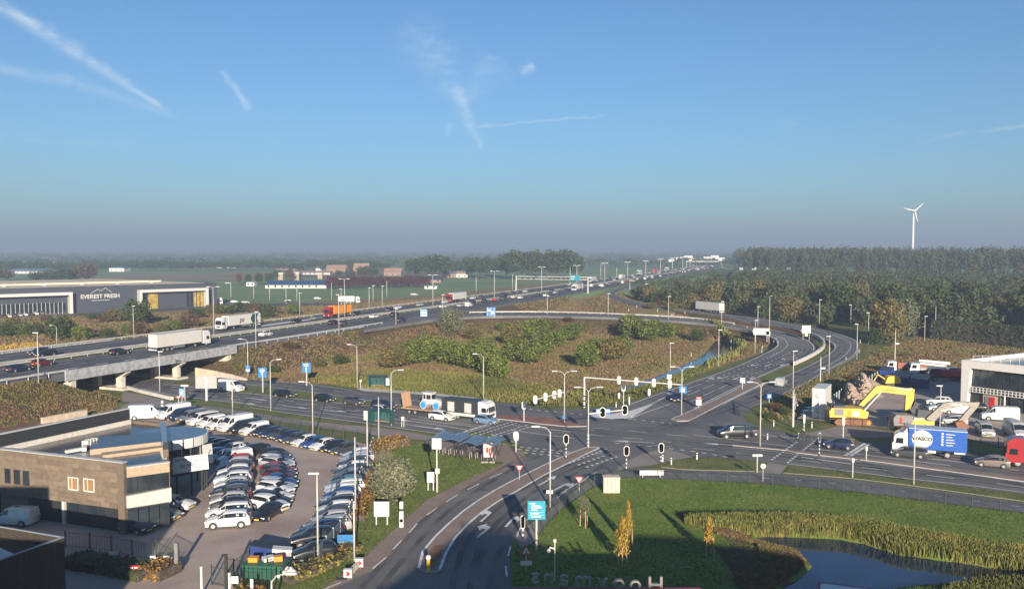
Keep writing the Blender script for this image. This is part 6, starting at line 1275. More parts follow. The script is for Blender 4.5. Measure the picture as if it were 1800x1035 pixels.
# right face with slanted white band
def face(A_, B_, z=0, parent=dl):
    a = math.atan2(B_.y-A_.y, B_.x-A_.x); return a, rel(A_, 0)
a2, l2 = face(A, B); LL = (B-A).length
def rf(name, u0, z0, u1, z1, y0, y1, m): o = wallbox(name, u0, z0, u1, z1, y0, y1, m, dl); o.location = l2; o.rotation_euler = (0, 0, a2); return o
rf('parapet', .2, 5.75, LL+.1, 6.7, -.3, 0, TANW); rf('parapet_cap', .2, 6.7, LL+.15, 6.78, -.35, .3, STEEL)
for i in range(4): rf('window', .25+i*.98, 4.15, .25+i*.98+.9, 5.7, -.12, -.06, BGL); rf('window', .25+i*.98, .3, .25+i*.98+.9, 2.5, -.12, -.06, BGL)
sl = MB(); sl.side([(.1, 2.75), (LL+.2, 2.75), (LL+.2, 4.15), (.1, 3.95)], -.45, 0); o = sl.build('white_band', mat('pale_render', (.42, .40, .37), .8), dl, l2, a2)
# side wall towards the lot
a3 = math.atan2(C.y-B.y, C.x-B.x); L3 = (C-B).length; o = MB().box(0, -.15, 2.5, L3, 0, 6.7).build('side_wall', BRN[2], dl, rel(B), a3)
for i in range(3): MB().box(.5+i*2.0, -.2, 3.6, 2.3+i*2.0, -.16, 5.6).build('window', BGL, dl, rel(B), a3)
# back wall and raised roof parts
a4 = math.atan2(L1.y-L0.y, L1.x-L0.x); MB().box(0, -.15, 0, (L1-L0).length, .2, 8.2).build('rear_wall', DK, dl, rel(L0), a4); MB().box(-.1, -.25, 8.2, (L1-L0).length+.1, .3, 8.3).build('parapet_cap', STEEL, dl, rel(L0), a4)
MB().box(.5, -1.0, 6.43, (L1-L0).length-.5, -.75, 7.0).build('gutter_edge', mat('pale_edge', (.5, .47, .42), .6), dl, rel(L0), a4)
def pxprism(name, pts, z0, z1, m, parent, O, ms=None):
    P = [(q[0]-O[0], q[1]-O[1]) for q in (G(p[0], p[1], z1) for p in pts)]; return MB().prism(P, z0, z1, 0, 1 if ms else None).build(name, [m, ms] if ms else m, parent)
pxprism('raised_roof', [(162, 768), (281, 760), (283, 776), (158, 790)], 6.42, 7.0, ROOFM, dl, A, TANW); pxprism('roof_band', [(281, 742), (291, 742), (294, 777), (284, 777)], 6.42, 7.1, mat('pale_blue_roof', (.16, .22, .30), .3), dl, A)
pxprism('roof_edge', [(145, 750), (215, 735), (216, 737), (146, 752)], 6.42, 6.9, PIERM, dl, A); pxprism('roof_edge', [(215, 735), (283, 742), (283, 744), (216, 737)], 6.42, 6.8, BRN[2], dl, A)
pxprism('roof_upstand', [(286, 777), (295, 777), (296, 789), (287, 790)], 6.42, 7.5, BRN[2], dl, A); pxprism('roof_upstand', [(178, 795), (285, 782), (286, 786), (180, 800)], 6.42, 6.75, TANW, dl, A)
for p, q, zz in [((115, 797), (148, 791), .35), ((148, 793), (153, 777), .5)]:
    a_, b_ = G(*p, 6.5), G(*q, 6.5); MB().tube([(a_[0]-A.x, a_[1]-A.y, 6.7), (b_[0]-A.x, b_[1]-A.y, 6.7)], zz*.6, 4).build('roof_duct', OFFW, dl)
x, y = G(151, 786, 6.5)
for i in range(4): MB().cbox(x-A.x+.1*i, y-A.y+.45*i, 6.95, .7, .35, .6).build('roof_unit', OFFW, dl)
for i in range(7): x, y = G(287+i*.8, 792+i*2.1, 6.6); MB().cbox(x-A.x, y-A.y, 6.55, .7, .06, .06).build('ladder_rung', STEEL, dl)
# round showroom
RC = Vector((-40.0, 95.8)); RR = 4.0; rc_ = rel(RC); n = 30
circ = lambda r: [(rc_[0]+r*math.cos(2*math.pi*i/n), rc_[1]+r*math.sin(2*math.pi*i/n)) for i in range(n)]
MB().prism(circ(RR), 6.3, 6.62).build('round_roof', mat('blue_sheen_roof', (.06, .09, .13), .2, var=.4, scale=.9, spec=.8), dl); MB().prism(circ(RR-.7), 2.6, 6.3).build('round_glass_wall', BGL, dl); MB().prism(circ(RR-.6), 2.3, 2.6).build('floor_edge', DK, dl)
for i in range(9):
    t0 = math.radians(-118+i*17.5); m_ = MB(); pts = []
    for tt in (t0, t0+math.radians(14.5)):
        for rr_ in (RR, RR+.12): pts.append((rc_[0]+rr_*math.cos(tt), rc_[1]+rr_*math.sin(tt)))
    m_.prism([pts[0], pts[1], pts[3], pts[2]], 5.55, 6.62).build('fascia_panel', TANW if i < 2 else WHITEP, dl)
for i in range(8):
    tt = math.radians(-110+i*25); MB().tube([(rc_[0]+(RR-.15)*math.cos(tt), rc_[1]+(RR-.15)*math.sin(tt), 0), (rc_[0]+(RR-.15)*math.cos(tt), rc_[1]+(RR-.15)*math.sin(tt), 6.3)], .13, 6).build('column', DK, dl)
    MB().tube([(rc_[0]+(RR-.66)*math.cos(tt+.2), rc_[1]+(RR-.66)*math.sin(tt+.2), 2.6), (rc_[0]+(RR-.66)*math.cos(tt+.2), rc_[1]+(RR-.66)*math.sin(tt+.2), 6.3)], .06, 4).build('mullion', STEEL, dl)
# banners
bn = thing('banner', 'large white banner with handwritten-looking words hung on the round showroom', 'banner', (-37.9, 91.0, 3.1)); e = Vector((3.7, 1.0, 0)); a = math.atan2(1.0, 3.7)
me = MB().add([(0, 0, 0), (3.8, 0, .35), (3.7, 0, 2.1), (0, 0, 1.85), (0, .04, 0), (3.8, .04, .35), (3.7, .04, 2.1), (0, .04, 1.85)], [(0, 1, 2, 3), (7, 6, 5, 4), (0, 4, 5, 1), (1, 5, 6, 2), (2, 6, 7, 3), (3, 7, 4, 0)]).mesh('cloth', WHITEP); new_obj('cloth', me, bn, (0, 0, 0), a)
for tx, sz, uu, zz, rt in [('Service', .5, .9, 1.6, .12), ('Service', .55, 1.6, .95, .15), ('Service', .5, 2.9, 1.5, .18), ('Service', .45, 2.7, .75, .12)]: new_obj('lettering', text_mesh(tx, sz, m=NAVYP, extrude=.004), bn, (uu*math.cos(a)+.03*math.sin(a), uu*math.sin(a)-.03, zz), (R(90), -rt*1.0, a))
b2 = thing('banner', 'narrow white banner at the right end of the round showroom', 'banner', (-35.6, 94.0, 3.3), 1.1); MB().add([(0, 0, .2), (1.5, 0, 0), (1.3, 0, 2.3), (-.1, 0, 2.4), (0, .04, .2), (1.5, .04, 0), (1.3, .04, 2.3), (-.1, .04, 2.4)], [(0, 1, 2, 3), (7, 6, 5, 4), (0, 4, 5, 1), (1, 5, 6, 2), (2, 6, 7, 3), (3, 7, 4, 0)]).build('cloth', WHITEP, b2); new_obj('lettering', text_mesh('Service', .4, m=NAVYP, extrude=.004), b2, (.7, -.02, 1.2), (R(90), -.9, 0))
wall_line('low_wall', 'sandy low wall behind the rear parapet of the dealership', [(76, 748), (154, 733)], 1.3, 1.3, .6, SAND, seg=2.5); lay('bare_soil', [(-40, 732), (30, 722), (95, 742), (70, 765), (-40, 775)], .3, SOIL)
# low dark building, bottom left corner
K = [G(113, 944, 6), G(0, 985, 6), G(-260, 1080, 6), G(-200, 885, 6), G(0, 925, 6)]; K0 = K[0]
db = thing('dark_workshop', 'dark brown flat roofed building in the bottom left corner', 'building', (K0[0], K0[1], 0)); kp = [(p[0]-K0[0], p[1]-K0[1]) for p in K]
cx_ = sum(p[0] for p in kp)/5; cy_ = sum(p[1] for p in kp)/5; inner_ = [(p[0]+(cx_-p[0])*.035, p[1]+(cy_-p[1])*.035) for p in kp]
DBR = ramp_mat('dark_ribbed_wall', [(.3, (.035, .028, .022)), (.7, (.06, .048, .038))], 3, 3, 8, .3, .8, .2, .02, aniso=(6, 6, .1)); MB().prism(kp, 0, 5.2).build('wall', DBR, db)
for i in range(5):
    a_, b_, c_, d_ = kp[i], kp[(i+1)%5], inner_[(i+1)%5], inner_[i]; MB().prism([a_, b_, c_, d_], 5.2, 6.0).build('parapet', DBR, db); MB().prism([a_, b_, c_, d_], 6.0, 6.07).build('parapet_cap', mat('grey_cap', (.2, .23, .27), .5), db)
for i in range(8): x, y = G(-20, 955+i*3.2, 5.3); x2, y2 = G(30-i*2, 978+i*1.2, 5.3); MB().tube([(x-K0[0], y-K0[1], 5.3), (x2-K0[0], y2-K0[1], 5.3)], .09, 4).build('roof_rib', OFFW, db)
# block behind the viewer's left whose shade falls on the dealership
bb = thing('office_block', 'grey office block out of frame at the lower left casting shade', 'building', (-45, 26, 0)); MB().box(-30, -14, 0, 5.9, 4, 17.6).build('wall', GREYP, bb); MB().box(5.9, -14, 0, 18.6, 4, 14.2).build('wing', GREYP, bb); MB().box(-30, -14, 17.6, 5.9, 4, 17.9).build('roof', DARKM, bb)
# building the viewer looks out from, and its low front wing with upstanding letters
vb = thing('office_tower', 'office building below and behind the viewpoint', 'building', (12, -20, 0)); TW_H = 19.0; sv = (-math.sin(SUN_AZ), -math.cos(SUN_AZ)); SL = TW_H/math.tan(SUN_EL)
def caster(px, py): g_ = G(px, py); return (g_[0]-sv[0]*SL-12, g_[1]-sv[1]*SL+20)  # unseen tower's roof outline, shaped back from the shadow edge on the ground
tp_ = [caster(*p) for p in [(560, 1075), (640, 1050), (700, 1016), (812, 932), (905, 942), (945, 952), (985, 966), (1082, 975), (1112, 938), (1220, 943), (1262, 955), (1330, 962), (1400, 974), (1422, 1000), (1440, 1060)]]+[(30, -30), (-22, -30)]
MB().prism(tp_, 0, TW_H-.3).build('wall', GREYP, vb); MB().prism(tp_, TW_H-.3, TW_H).build('roof', DARKM, vb)
for i in range(9):
    a_ = caster(815+i*10, 932+i*1.1); MB().box(a_[0]-.02, a_[1]-.6, TW_H, a_[0]+.3, a_[1]-.45, TW_H+.75).build('shadow_fin', DARKM, vb)  # unseen fins added to throw the slatted shadow edge on the road
REDE = mat('dark_red_edge', (.22, .03, .06), .5); wg = thing('front_wing', 'low front wing with a dark red edge and large letters', 'building', (0, 40, 0)); 
yw = 49.0+5; zw = 5.45
MB().box(.2, -18, 0, 12.5, 14.0, zw).build('wall', GREYP, wg); MB().box(.0, 13.9, zw-.3, 12.6, 14.1, zw+.1).build('edge_trim', REDE, wg); MB().box(.0, -18, zw-.3, .2, 13.9, zw+.1).build('edge_trim', REDE, wg)
MB().box(13.2, -12, 0, 20.6, 8.0, 4.95).build('annex', GREYP, wg); rx = [G(1437, 1021, 5.3), G(1562, 1037, 5.3), G(1562, 1100, 5.3), G(1425, 1100, 5.3)]; P_ = [(p[0], p[1]-40) for p in rx]; MB().prism(P_, 5.1, 5.3).build('annex_roof', REDE, wg); cxx = sum(p[0] for p in P_)/4; cyy = sum(p[1] for p in P_)/4; MB().prism([(p[0]+(cxx-p[0])*.1, p[1]+(cyy-p[1])*.12) for p in P_], 5.3, 5.36).build('annex_roof_field', WHITEP, wg)
LET = mat('letter_metal', (.24, .22, .20), .45, .4)
word = 'Hooymans'; u0 = G(1187, 1035, zw)[0]; xs_ = [(1187, 'H'), (1150, 'o'), (1118, 'o'), (1090, 'y'), (1058, 'm'), (1026, 'a'), (998, 'n'), (946, 's')]
lx = [9.6, 8.25, 7.15, 6.05, 4.75, 3.45, 2.45, 1.55]
for (pxx, ch), X_ in zip(xs_, lx):
    me = text_mesh(ch, 1.6, 'letter', .12, LET); o = new_obj('roof_letter', me, None, (X_, 54.15, zw+.82-.075*(X_-1.5)), (R(90), 0, math.pi)); tag(o, f'upstanding roof letter {ch}, seen from behind, {ORD[7-lx.index(X_)]} from the left', 'letter', 'upstanding letters seen from behind')
# dark warehouse with white portals
W0 = Vector((-218.5, 351.6)); W1 = Vector((-153.9, 414.6)); wd = (W1-W0).normalized(); wl_ = W0-wd*62; back = Vector((-.807, .59))*76
ev = thing('warehouse', 'long dark warehouse with white portals and the name EVEREST FRESH', 'building', (wl_.x, wl_.y, 0), math.atan2(wd.y, wd.x)); LW = (W1-wl_).length
bk = Vector((back.dot(wd), back.dot(Vector((-wd.y, wd.x))))); ANTH = mat('anthracite_cladding', (.045, .052, .068), .6, var=.08, scale=.3)
MB().prism([(0, 0), (LW, 0), (LW+bk.x, bk.y), (bk.x, bk.y)], 0, 12).build('wall', ANTH, ev); CREAM = mat('cream_roof', (.62, .52, .38), .8, var=.12, scale=.08)
MB().prism([(.5, .5), (LW-.6, .5), (LW+bk.x-.6, bk.y-.5), (bk.x+.5, bk.y-.5)], 12.0, 12.05).build('roof', CREAM, ev)
MB().prism([(bk.x*.35, bk.y*.35), (LW*.95+bk.x*.35, bk.y*.35), (LW*.9+bk.x*.98, bk.y*.98), (bk.x, bk.y*.98)], 12.05, 12.9).build('roof', CREAM, ev)
for i in range(6): MB().cbox(LW*.35+i*16+bk.x*.2, bk.y*.2, 12.7, 1.6, 1.2, 1.2).build('roof_unit', WHITEP, ev)
fw = wallplane(wl_, W1)
def ew(name, p0, p1, y0, y1, m, par=ev): (a, b), (c, d_) = fw(*p0), fw(*p1); return wallbox(name, a, max(.02, b), c, max(.02, d_), y0, y1, m, par)
for x0, x1, yt, yb in [(-60, 124, 516, 546), (241, 362, 509, 531)]:
    u0, u1 = fw(x0, 516)[0], fw(x1, 516)[0]; z1 = 9.6; wallbox('portal_frame', u0, z1-1.3, u1, z1, -3.2, -.02, WHITEP, ev); wallbox('portal_frame', u1-1.3, 0, u1, z1-1.3, -3.2, -.02, WHITEP, ev)
    if x0 > 0: wallbox('portal_frame', u0, 0, u0+1.3, z1-1.3, -3.2, -.02, WHITEP, ev)
u0, u1 = fw(-55, 516)[0], fw(116, 516)[0]; nn = 22
for i in range(nn): a_ = u0+(u1-u0)*i/nn; wallbox('shop_window', a_+.12, .6, a_+(u1-u0)/nn-.12, 4.9, -.12, -.03, BGL, ev); wallbox('mullion', a_-.1, 0, a_+.1, 5.2, -.3, -.03, STEEL, ev)
u0, u1 = fw(247, 516)[0], fw(259, 516)[0]; wallbox('shop_window', u0, .3, u1, 7.6, -.12, -.03, BGL, ev); u0, u1 = fw(260, 516)[0], fw(277, 516)[0]; wallbox('yellow_panel', u0, .2, u1, 7.9, -.14, -.03, mat('ochre_panel', (.34, .24, .05), .6, var=.4, scale=.6), ev)
for q in range(5): u0, u1 = fw(328+q*6, 510)[0], fw(332.5+q*6, 510)[0]; wallbox('shop_window', u0, .3, u1, 7.8, -.12, -.03, BGL if q < 2 else mat('ochre_panel', (.34, .24, .05), .6), ev)
u = (fw(150, 518)[0]+fw(202, 518)[0])/2; new_obj('lettering', text_mesh('EVEREST FRESH', 2.5, m=WHITEP, extrude=.08, bold=.06), ev, (u, -.15, 7.1), (R(90), 0, 0)); wallbox('underline', u-4, 5.2, u+4, 5.4, -.15, -.03, WHITEP, ev)
for a_, b_ in [((-4.2, 8.6), (-1, 10.4)), ((-1, 10.4), (.4, 9.6)), ((.4, 9.6), (2.2, 11)), ((2.2, 11), (5, 8.8))]: MB().tube([(u+a_[0], -.15, a_[1]), (u+b_[0], -.15, b_[1])], .12, 4).build('mountain_emblem', WHITEP, ev)
an = MB().box(LW+.05, 2, 0, LW+6.5, 20, 11.8).build('annex', ANTH, ev)
lay('local_road', [(-60, 572), (0, 562), (120, 552), (240, 544), (340, 538), (420, 534.5), (520, 532.5), (600, 534), (650, 536), (700, 541), (735, 546), (720, 549), (660, 543), (600, 540), (520, 537), (420, 539), (340, 543), (240, 550), (120, 558), (0, 569), (-60, 580)], .05, ASPHD)
lay('forecourt', [(-60, 566), (0, 556), (124, 547), (240, 539), (380, 531), (420, 532), (340, 537), (240, 543), (120, 551), (0, 561), (-60, 571)], .03, PATHM)
# white frame building at the right edge
RA = Vector(G(1691, 712)); RBd = (Vector(G(1800, 728))-RA).normalized(); RL = 26; wb = thing('white_office', 'white framed office with a red door and glass band at the right edge', 'building', (RA.x, RA.y, 0), math.atan2(RBd.y, RBd.x))
rb = Vector((20, 11.9)); rbl = Vector((rb.dot(RBd), rb.dot(Vector((-RBd.y, RBd.x))))); WR = mat('white_render', (.60, .58, .55), .7, var=.05)
MB().prism([(.6, .6), (RL, .6), (RL+rbl.x, rbl.y), (rbl.x+.3, rbl.y)], 0, 7.6).build('wall', DK, wb); MB().prism([(.6, .6), (RL, .6), (RL+rbl.x, rbl.y), (rbl.x+.6, rbl.y)], 7.602, 7.7).build('roof', mat('solar_dark', (.01, .018, .06), .2, spec=.8), wb)
MB().box(0, -.6, 7.0, RL, .6, 8.35).build('frame_top', WR, wb); MB().side([(0, 0), (1.0, 0), (1.55, 7.0), (0, 7.0)], -.6, .6).build('frame_side', WR, wb)
q = [(0, .6), (.7, .6), (rbl.x+.7, rbl.y), (rbl.x, rbl.y)]; MB().prism(q, 0, 8.35).build('side_wall', WR, wb)
for i in range(14): MB().box(1.6+i*1.3, .35, 3.75, 2.8+i*1.3, .5, 6.7).build('window', BGL, wb); MB().box(2.8+i*1.3, .3, 3.7, 2.9+i*1.3, .56, 6.75).build('mullion', DARKM, wb)
for zz in (2.75, 3.2, 3.65): MB().box(1.2, -.45, zz, RL, -.35, zz+.12).build('grid_rail', WHITEP, wb)
for i in range(40): MB().box(1.3+i*.6, -.46, 2.75, 1.42+i*.6, -.34, 3.77).build('grid_bar', WHITEP, wb)
MB().box(3.5, .2, 0, 6.4, .5, 2.7).build('beige_panel', mat('beige_panel', (.42, .34, .27), .7), wb); MB().box(4.6, .08, 0, 5.5, .19, 2.2).build('door', REDP, wb); MB().box(3.85, .1, 0, 4.5, .19, 2.2).build('grey_door', GREYP, wb); MB().tube([(7.3, -.3, 0), (7.3, -.3, 2.75)], .16, 8).build('pillar', WHITEP, wb)
for i in range(6): MB().box(8+i*2.2, .35, .1, 10+i*2.2, .5, 2.6).build('window', BGL, wb)
for i in range(9): MB().tube([(1+i*.9, 1.5+i*1.6, 7.7), (1+i*.9, 1.5+i*1.6, 9.0)], .035, 4).build('roof_rail_post', STEEL, wb)
MB().tube([(1, 1.5, 9.0), (1+8*.9, 1.5+8*1.6, 9.0)], .035, 4).build('roof_rail', STEEL, wb)
# ---------------------------------------------------------------- builders yard
def ctn(z0, label, m, lw=1.0):
    P = [G(*p, 5.2) for p in ((1428, 680), (1451, 682), (1461.5, 673), (1438, 671.5))]; O = P[0]; t = thing('container', label, 'container', (O[0], O[1], z0)); q = [(p[0]-O[0], p[1]-O[1]) for p in P]; MB().prism(q, 0, 2.5).build('body', m, t)
    d_ = Vector(q[1]); 
    for f0 in (.04, .52): a_, b_ = d_*f0, d_*(f0+.44); MB().add([(a_.x, a_.y-.02, .1), (b_.x, b_.y-.02, .1), (b_.x, b_.y-.02, 2.4), (a_.x, a_.y-.02, 2.4)], [(0, 1, 2, 3)]).build('door', WHITEM, t)
    for k_ in range(3): MB().tube([(d_.x*.5+.9*math.cos(x)*(.6-.12*k_), d_.y*.5-.05, 1.3+.9*math.sin(x)*(.5-.1*k_)) for x in np.linspace(.3+k_, 5+k_, 10)], .02, 3).build('emblem_line', GREYP, t)
ctn(.03, 'lower white site container by the yard fence', OFFW); ctn(2.55, 'upper white site container stacked on the other', WHITEP)
def pxlocal(ox, oy, s): return lambda px, py: ((px-ox)/s, (oy-py)/s)
# yellow excavator
x, y = G(1500, 747, .03); s_ = (747-441)/28; q = pxlocal(1500, 747, s_); ex = thing('excavator', 'large yellow excavator with arched boom in the builders yard', 'excavator', (x, y+1.2, .03), -.12)
for yy in (-1.5, 1.2):
    m_ = MB(); pr = [(-2.9, .45), (-2.5, .05), (2.5, .05), (3.0, .5), (2.6, 1.0), (-2.5, 1.0)]; m_.side(pr, yy, yy+.55); o = m_.build('track', RUST, ex)
    for k_ in range(11): MB().box(-2.6+k_*.5, yy-.03, -.0, -2.3+k_*.5, yy+.58, .06).build('track_shoe', RUST, o)
    MB().tube([(2.45, yy-.05, .5), (2.45, yy+.6, .5)], .38, 10).build('drive_sprocket', ORAP, o)
MB().box(-1.0, -1.0, .9, 1.0, 1.0, 1.25).build('slew_ring', DARKM, ex); MB().side([(-3.6, 1.25), (2.2, 1.25), (2.4, 2.2), (1.0, 2.75), (-3.3, 2.75), (-3.7, 2.2)], -1.5, 1.4).build('upper_body', YELP, ex)
MB().box(-2.9, -1.53, 1.6, -1.5, -1.5, 2.65).build('grille', GREYP, ex); MB().box(-3.0, -1.3, 2.75, -1.2, 1.0, 3.15).build('engine_hood', DARKM, ex); MB().box(-.9, -1.53, 1.5, -.3, -1.5, 2.4).build('orange_panel', ORAP, ex); MB().box(0, -1.53, 1.5, .9, -1.5, 2.3).build('white_panel', WHITEP, ex)
MB().side([(1.0, 2.0), (2.6, 2.0), (2.7, 2.9), (2.2, 3.7), (1.1, 3.7)], .35, 1.35).build('cabin', DARKM, ex); MB().box(-3.4, -1.4, 2.75, -3.3, 1.3, 3.3).build('handrail', DARKM, ex)
bp = [q(*p) for p in [(1513, 713), (1541, 679), (1551, 677), (1592, 682), (1602, 681), (1606, 687), (1600, 694), (1588, 693), (1554, 689), (1543, 692), (1530, 704), (1521, 715)]]; m_ = MB(); m_.side(bp, -.32, .32); o = m_.build('boom', YELP, ex); new_obj('lettering', text_mesh('KOMATSU', .42, m=BLACKP, extrude=.005), o, ((1562-1500)/s_, -.335, (747-686)/s_), (R(90), .09, 0))
bp = [q(*p) for p in [(1597, 683), (1606, 683), (1605, 702), (1597, 724), (1591, 724), (1592, 695)]]; m_ = MB(); m_.side(bp, -.26, .26); m_.build('stick', YELP, ex); m_ = MB(); m_.side([q(*p) for p in [(1592, 722), (1604, 712), (1607, 702), (1610, 708), (1607, 722), (1599, 728)]], -.5, .5); m_.build('bucket', DARKM, ex)
for a_, b_ in [((1522, 722), (1549, 690)), ((1570, 681), (1600, 684))]: pa, pb = q(*a_), q(*b_); MB().tube([(pa[0], -.4, pa[1]), (pb[0], -.4, pb[1])], .11, 6).tube([(pa[0], .4, pa[1]), (pb[0], .4, pb[1])], .11, 6).build('hydraulic_cylinder', OFFW, ex)
# grey excavator
x, y = G(1612, 760, .03); s_ = (760-441)/28; q = pxlocal(1612, 760, s_); ex = thing('excavator', 'grey and yellow excavator with folded boom behind the box lorry', 'excavator', (x, y+1.2, .03), -.12)
for yy in (-1.4, .9): m_ = MB(); m_.side([(-2.6, .4), (-2.3, .05), (2.6, .05), (3.0, .4), (2.7, .85), (-2.3, .85)], yy, yy+.5); m_.build('track', RUST, ex)
MB().side([(-3.3, 1.0), (2.2, 1.0), (2.2, 1.8), (-.9, 2.6), (-3.0, 2.7), (-3.4, 2.2)], -1.3, 1.2).build('upper_body', GREYP, ex); m_ = MB(); m_.side([(-.8, 1.25), (2.6, 1.25), (2.6, 1.8), (1.2, 1.85), (1.1, 2.35), (-.3, 2.35)], -1.34, -1.3); m_.build('yellow_panel', YELP, ex); MB().box(-2.5, -1.33, 1.5, -2.1, -1.3, 2.3).build('red_stripe', REDP, ex)
MB().side([(.6, 1.8), (2.0, 1.8), (2.0, 2.7), (1.6, 3.3), (.7, 3.3)], .2, 1.15).build('cabin', DARKM, ex)
m_ = MB(); m_.side([q(*p) for p in [(1632, 737), (1660, 709), (1672, 706), (1716, 706), (1720, 711), (1714, 714), (1674, 716), (1664, 721), (1645, 743)]], -.28, .28); o = m_.build('boom', mat('grey_boom', (.24, .22, .19), .6, var=.2), ex); new_obj('lettering', text_mesh('VOLVO', .5, m=WHITEP, extrude=.005, bold=.02), o, ((1682-1612)/s_, -.3, (760-711)/s_), (R(90), 0, 0))
m_ = MB(); m_.side([q(*p) for p in [(1708, 706), (1721, 706), (1717, 716), (1698, 740), (1686, 748), (1685, 742), (1706, 714)]], -.22, .22); m_.build('stick', mat('grey_boom', (.24, .22, .19), .6), ex); m_ = MB(); m_.side([q(*p) for p in [(1680, 742), (1692, 738), (1703, 748), (1700, 760), (1686, 758)]], -.55, .55); m_.build('bucket', RUST, ex)
pa, pb = q(1655, 722), q(1700, 712); MB().tube([(pa[0], -.35, pa[1]), (pb[0], -.35, pb[1])], .1, 6).build('hydraulic_cylinder', STEEL, ex)
def skip(pts, h, label, m=NAVYP):
    P = [G(*p, .03) for p in pts]; O = P[0]; t = thing('skip_container', label, 'container', (O[0], O[1], .03)); q_ = [(p[0]-O[0], p[1]-O[1]) for p in P]; MB().prism(q_, 0, h).build('body', m, t); MB().prism([(p[0]*.92+.1, p[1]*.92+.1) for p in q_], h, h+.02).build('load', DARKM, t)
    a_, b_ = Vector(q_[0]), Vector(q_[1])
    for k_ in range(7): p = a_.lerp(b_, (k_+.5)/7); MB().box(p.x-.05, p.y-.1, .1, p.x+.05, p.y-.0, h-.05).build('rib', m, t)
skip([(1568, 677), (1597, 680), (1601, 671), (1573, 668)], 1.9, 'dark blue skip in the yard, left of the pair'); skip([(1601, 681), (1632, 684), (1635, 674), (1605, 671)], 1.9, 'dark blue skip in the yard, right of the pair'); skip([(1545, 668), (1567, 671), (1572, 662), (1550, 660)], 2.2, 'bright blue container beside the rubble heap', mat('bright_blue_paint', (.015, .07, .35), .5))
def yardtruck(px, py, ang, label, cabc, load, kind):
    x, y = G(px, py, .03); t = thing('lorry', label, 'lorry', (x, y, .03), ang); cab(t, 4.2, PAINT, 3.0, color=CC[cabc], fair=False, L=2.0); MB().box(-4.2, -.5, .6, 2.4, .5, 1.1).build('chassis', BLACKP, t); wheels(t, [3.0, -2.2, -3.4], 2.4, .5)
    if kind == 'boom':
        MB().box(-4, -1.2, 1.1, 2, 1.2, 1.6).build('deck', load, t); MB().side([(-4.2, 2.5), (2.2, 3.0), (2.2, 3.5), (-4.2, 3.1)], -.35, .35).build('folded_boom', load, t); MB().side([(-3.6, 1.9), (1.8, 2.3), (1.8, 2.7), (-3.6, 2.4)], -.9, -.4).build('folded_boom', load, t)
    else: MB().box(-4.2, -1.2, 1.1, 1.9, 1.2, 1.35).build('deck', load, t); MB().side([(-4.2, 1.35), (1.9, 1.35), (1.9, 2.5), (-4.2, 2.2)], -1.2, 1.2).build('tipping_body', load, t)
yardtruck(1592, 655, math.pi-.25, 'white lorry with rusty red body, left in the yard row', 'white', mat('rust_red_body', (.24, .07, .04), .6), 'tip'); yardtruck(1633, 659, math.pi-.25, 'white concrete pump lorry with folded boom in the yard row', 'white', OFFW, 'boom'); yardtruck(1668, 669, math.pi-.25, 'dark red lorry in the shade left of the white office', 'dark red', REDP, 'tip'); yardtruck(1700, 668, math.pi-.25, 'red lorry mostly hidden behind the white office', 'red', REDP, 'tip')
x, y = G(1566, 680, .03); t = thing('mini_excavator', 'yellow machine standing on the rubble heap', 'excavator', (x, y, .03), 0); MB().side([(-1.6, .9), (1.6, .9), (1.6, 1.9), (.8, 2.5), (-1.0, 2.3)], -.9, .9).build('body', YELP, t); MB().box(-1.4, -1, 0, 1.4, 1, .8).build('track', DARKM, t); MB().tube([(-1.2, 0, 1.6), (-2.8, 0, 2.6), (-3.6, 0, 1.2)], .18, 5).build('arm', YELP, t)
# rubble heap
rb_ = MB(); r2 = random.Random(5)
for i in range(900):
    u_, v_ = r2.uniform(-1, 1), r2.uniform(-1, 1)
    if u_*u_+v_*v_ > 1: continue
    x, y = G(1510+u_*30-v_*10, 693-v_*16+u_*-12+0, 0); hh = 2.6*(1-(u_*u_+v_*v_))**.8*(1+.4*math.sin(u_*7)); s0 = r2.uniform(.25, .6); rb_.cbox(x, y, hh+.1, s0, s0*r2.uniform(.6, 1.3), s0*r2.uniform(.5, 1))
for k_, (px, py, rr_, hh) in enumerate([(1512, 694, 4.5, 2.4), (1530, 684, 4, 2.2), (1494, 702, 3.4, 1.4)]):
    x, y = G(px, py); rb_.add([(x+rr_*math.cos(a_), y+rr_*math.sin(a_), -.05) for a_ in np.linspace(0, 6.28, 11)[:-1]]+[(x, y, hh)], [(i, (i+1)%10, 10) for i in range(10)])
tag(rb_.build('rubble_heap', ramp_mat('rubble', [(.3, (.26, .20, .15)), (.6, (.36, .28, .22)), (.8, (.5, .4, .32))], .6, 6, 3, .3)), 'heap of beige broken rubble in the builders yard', 'rubble', kind='stuff')
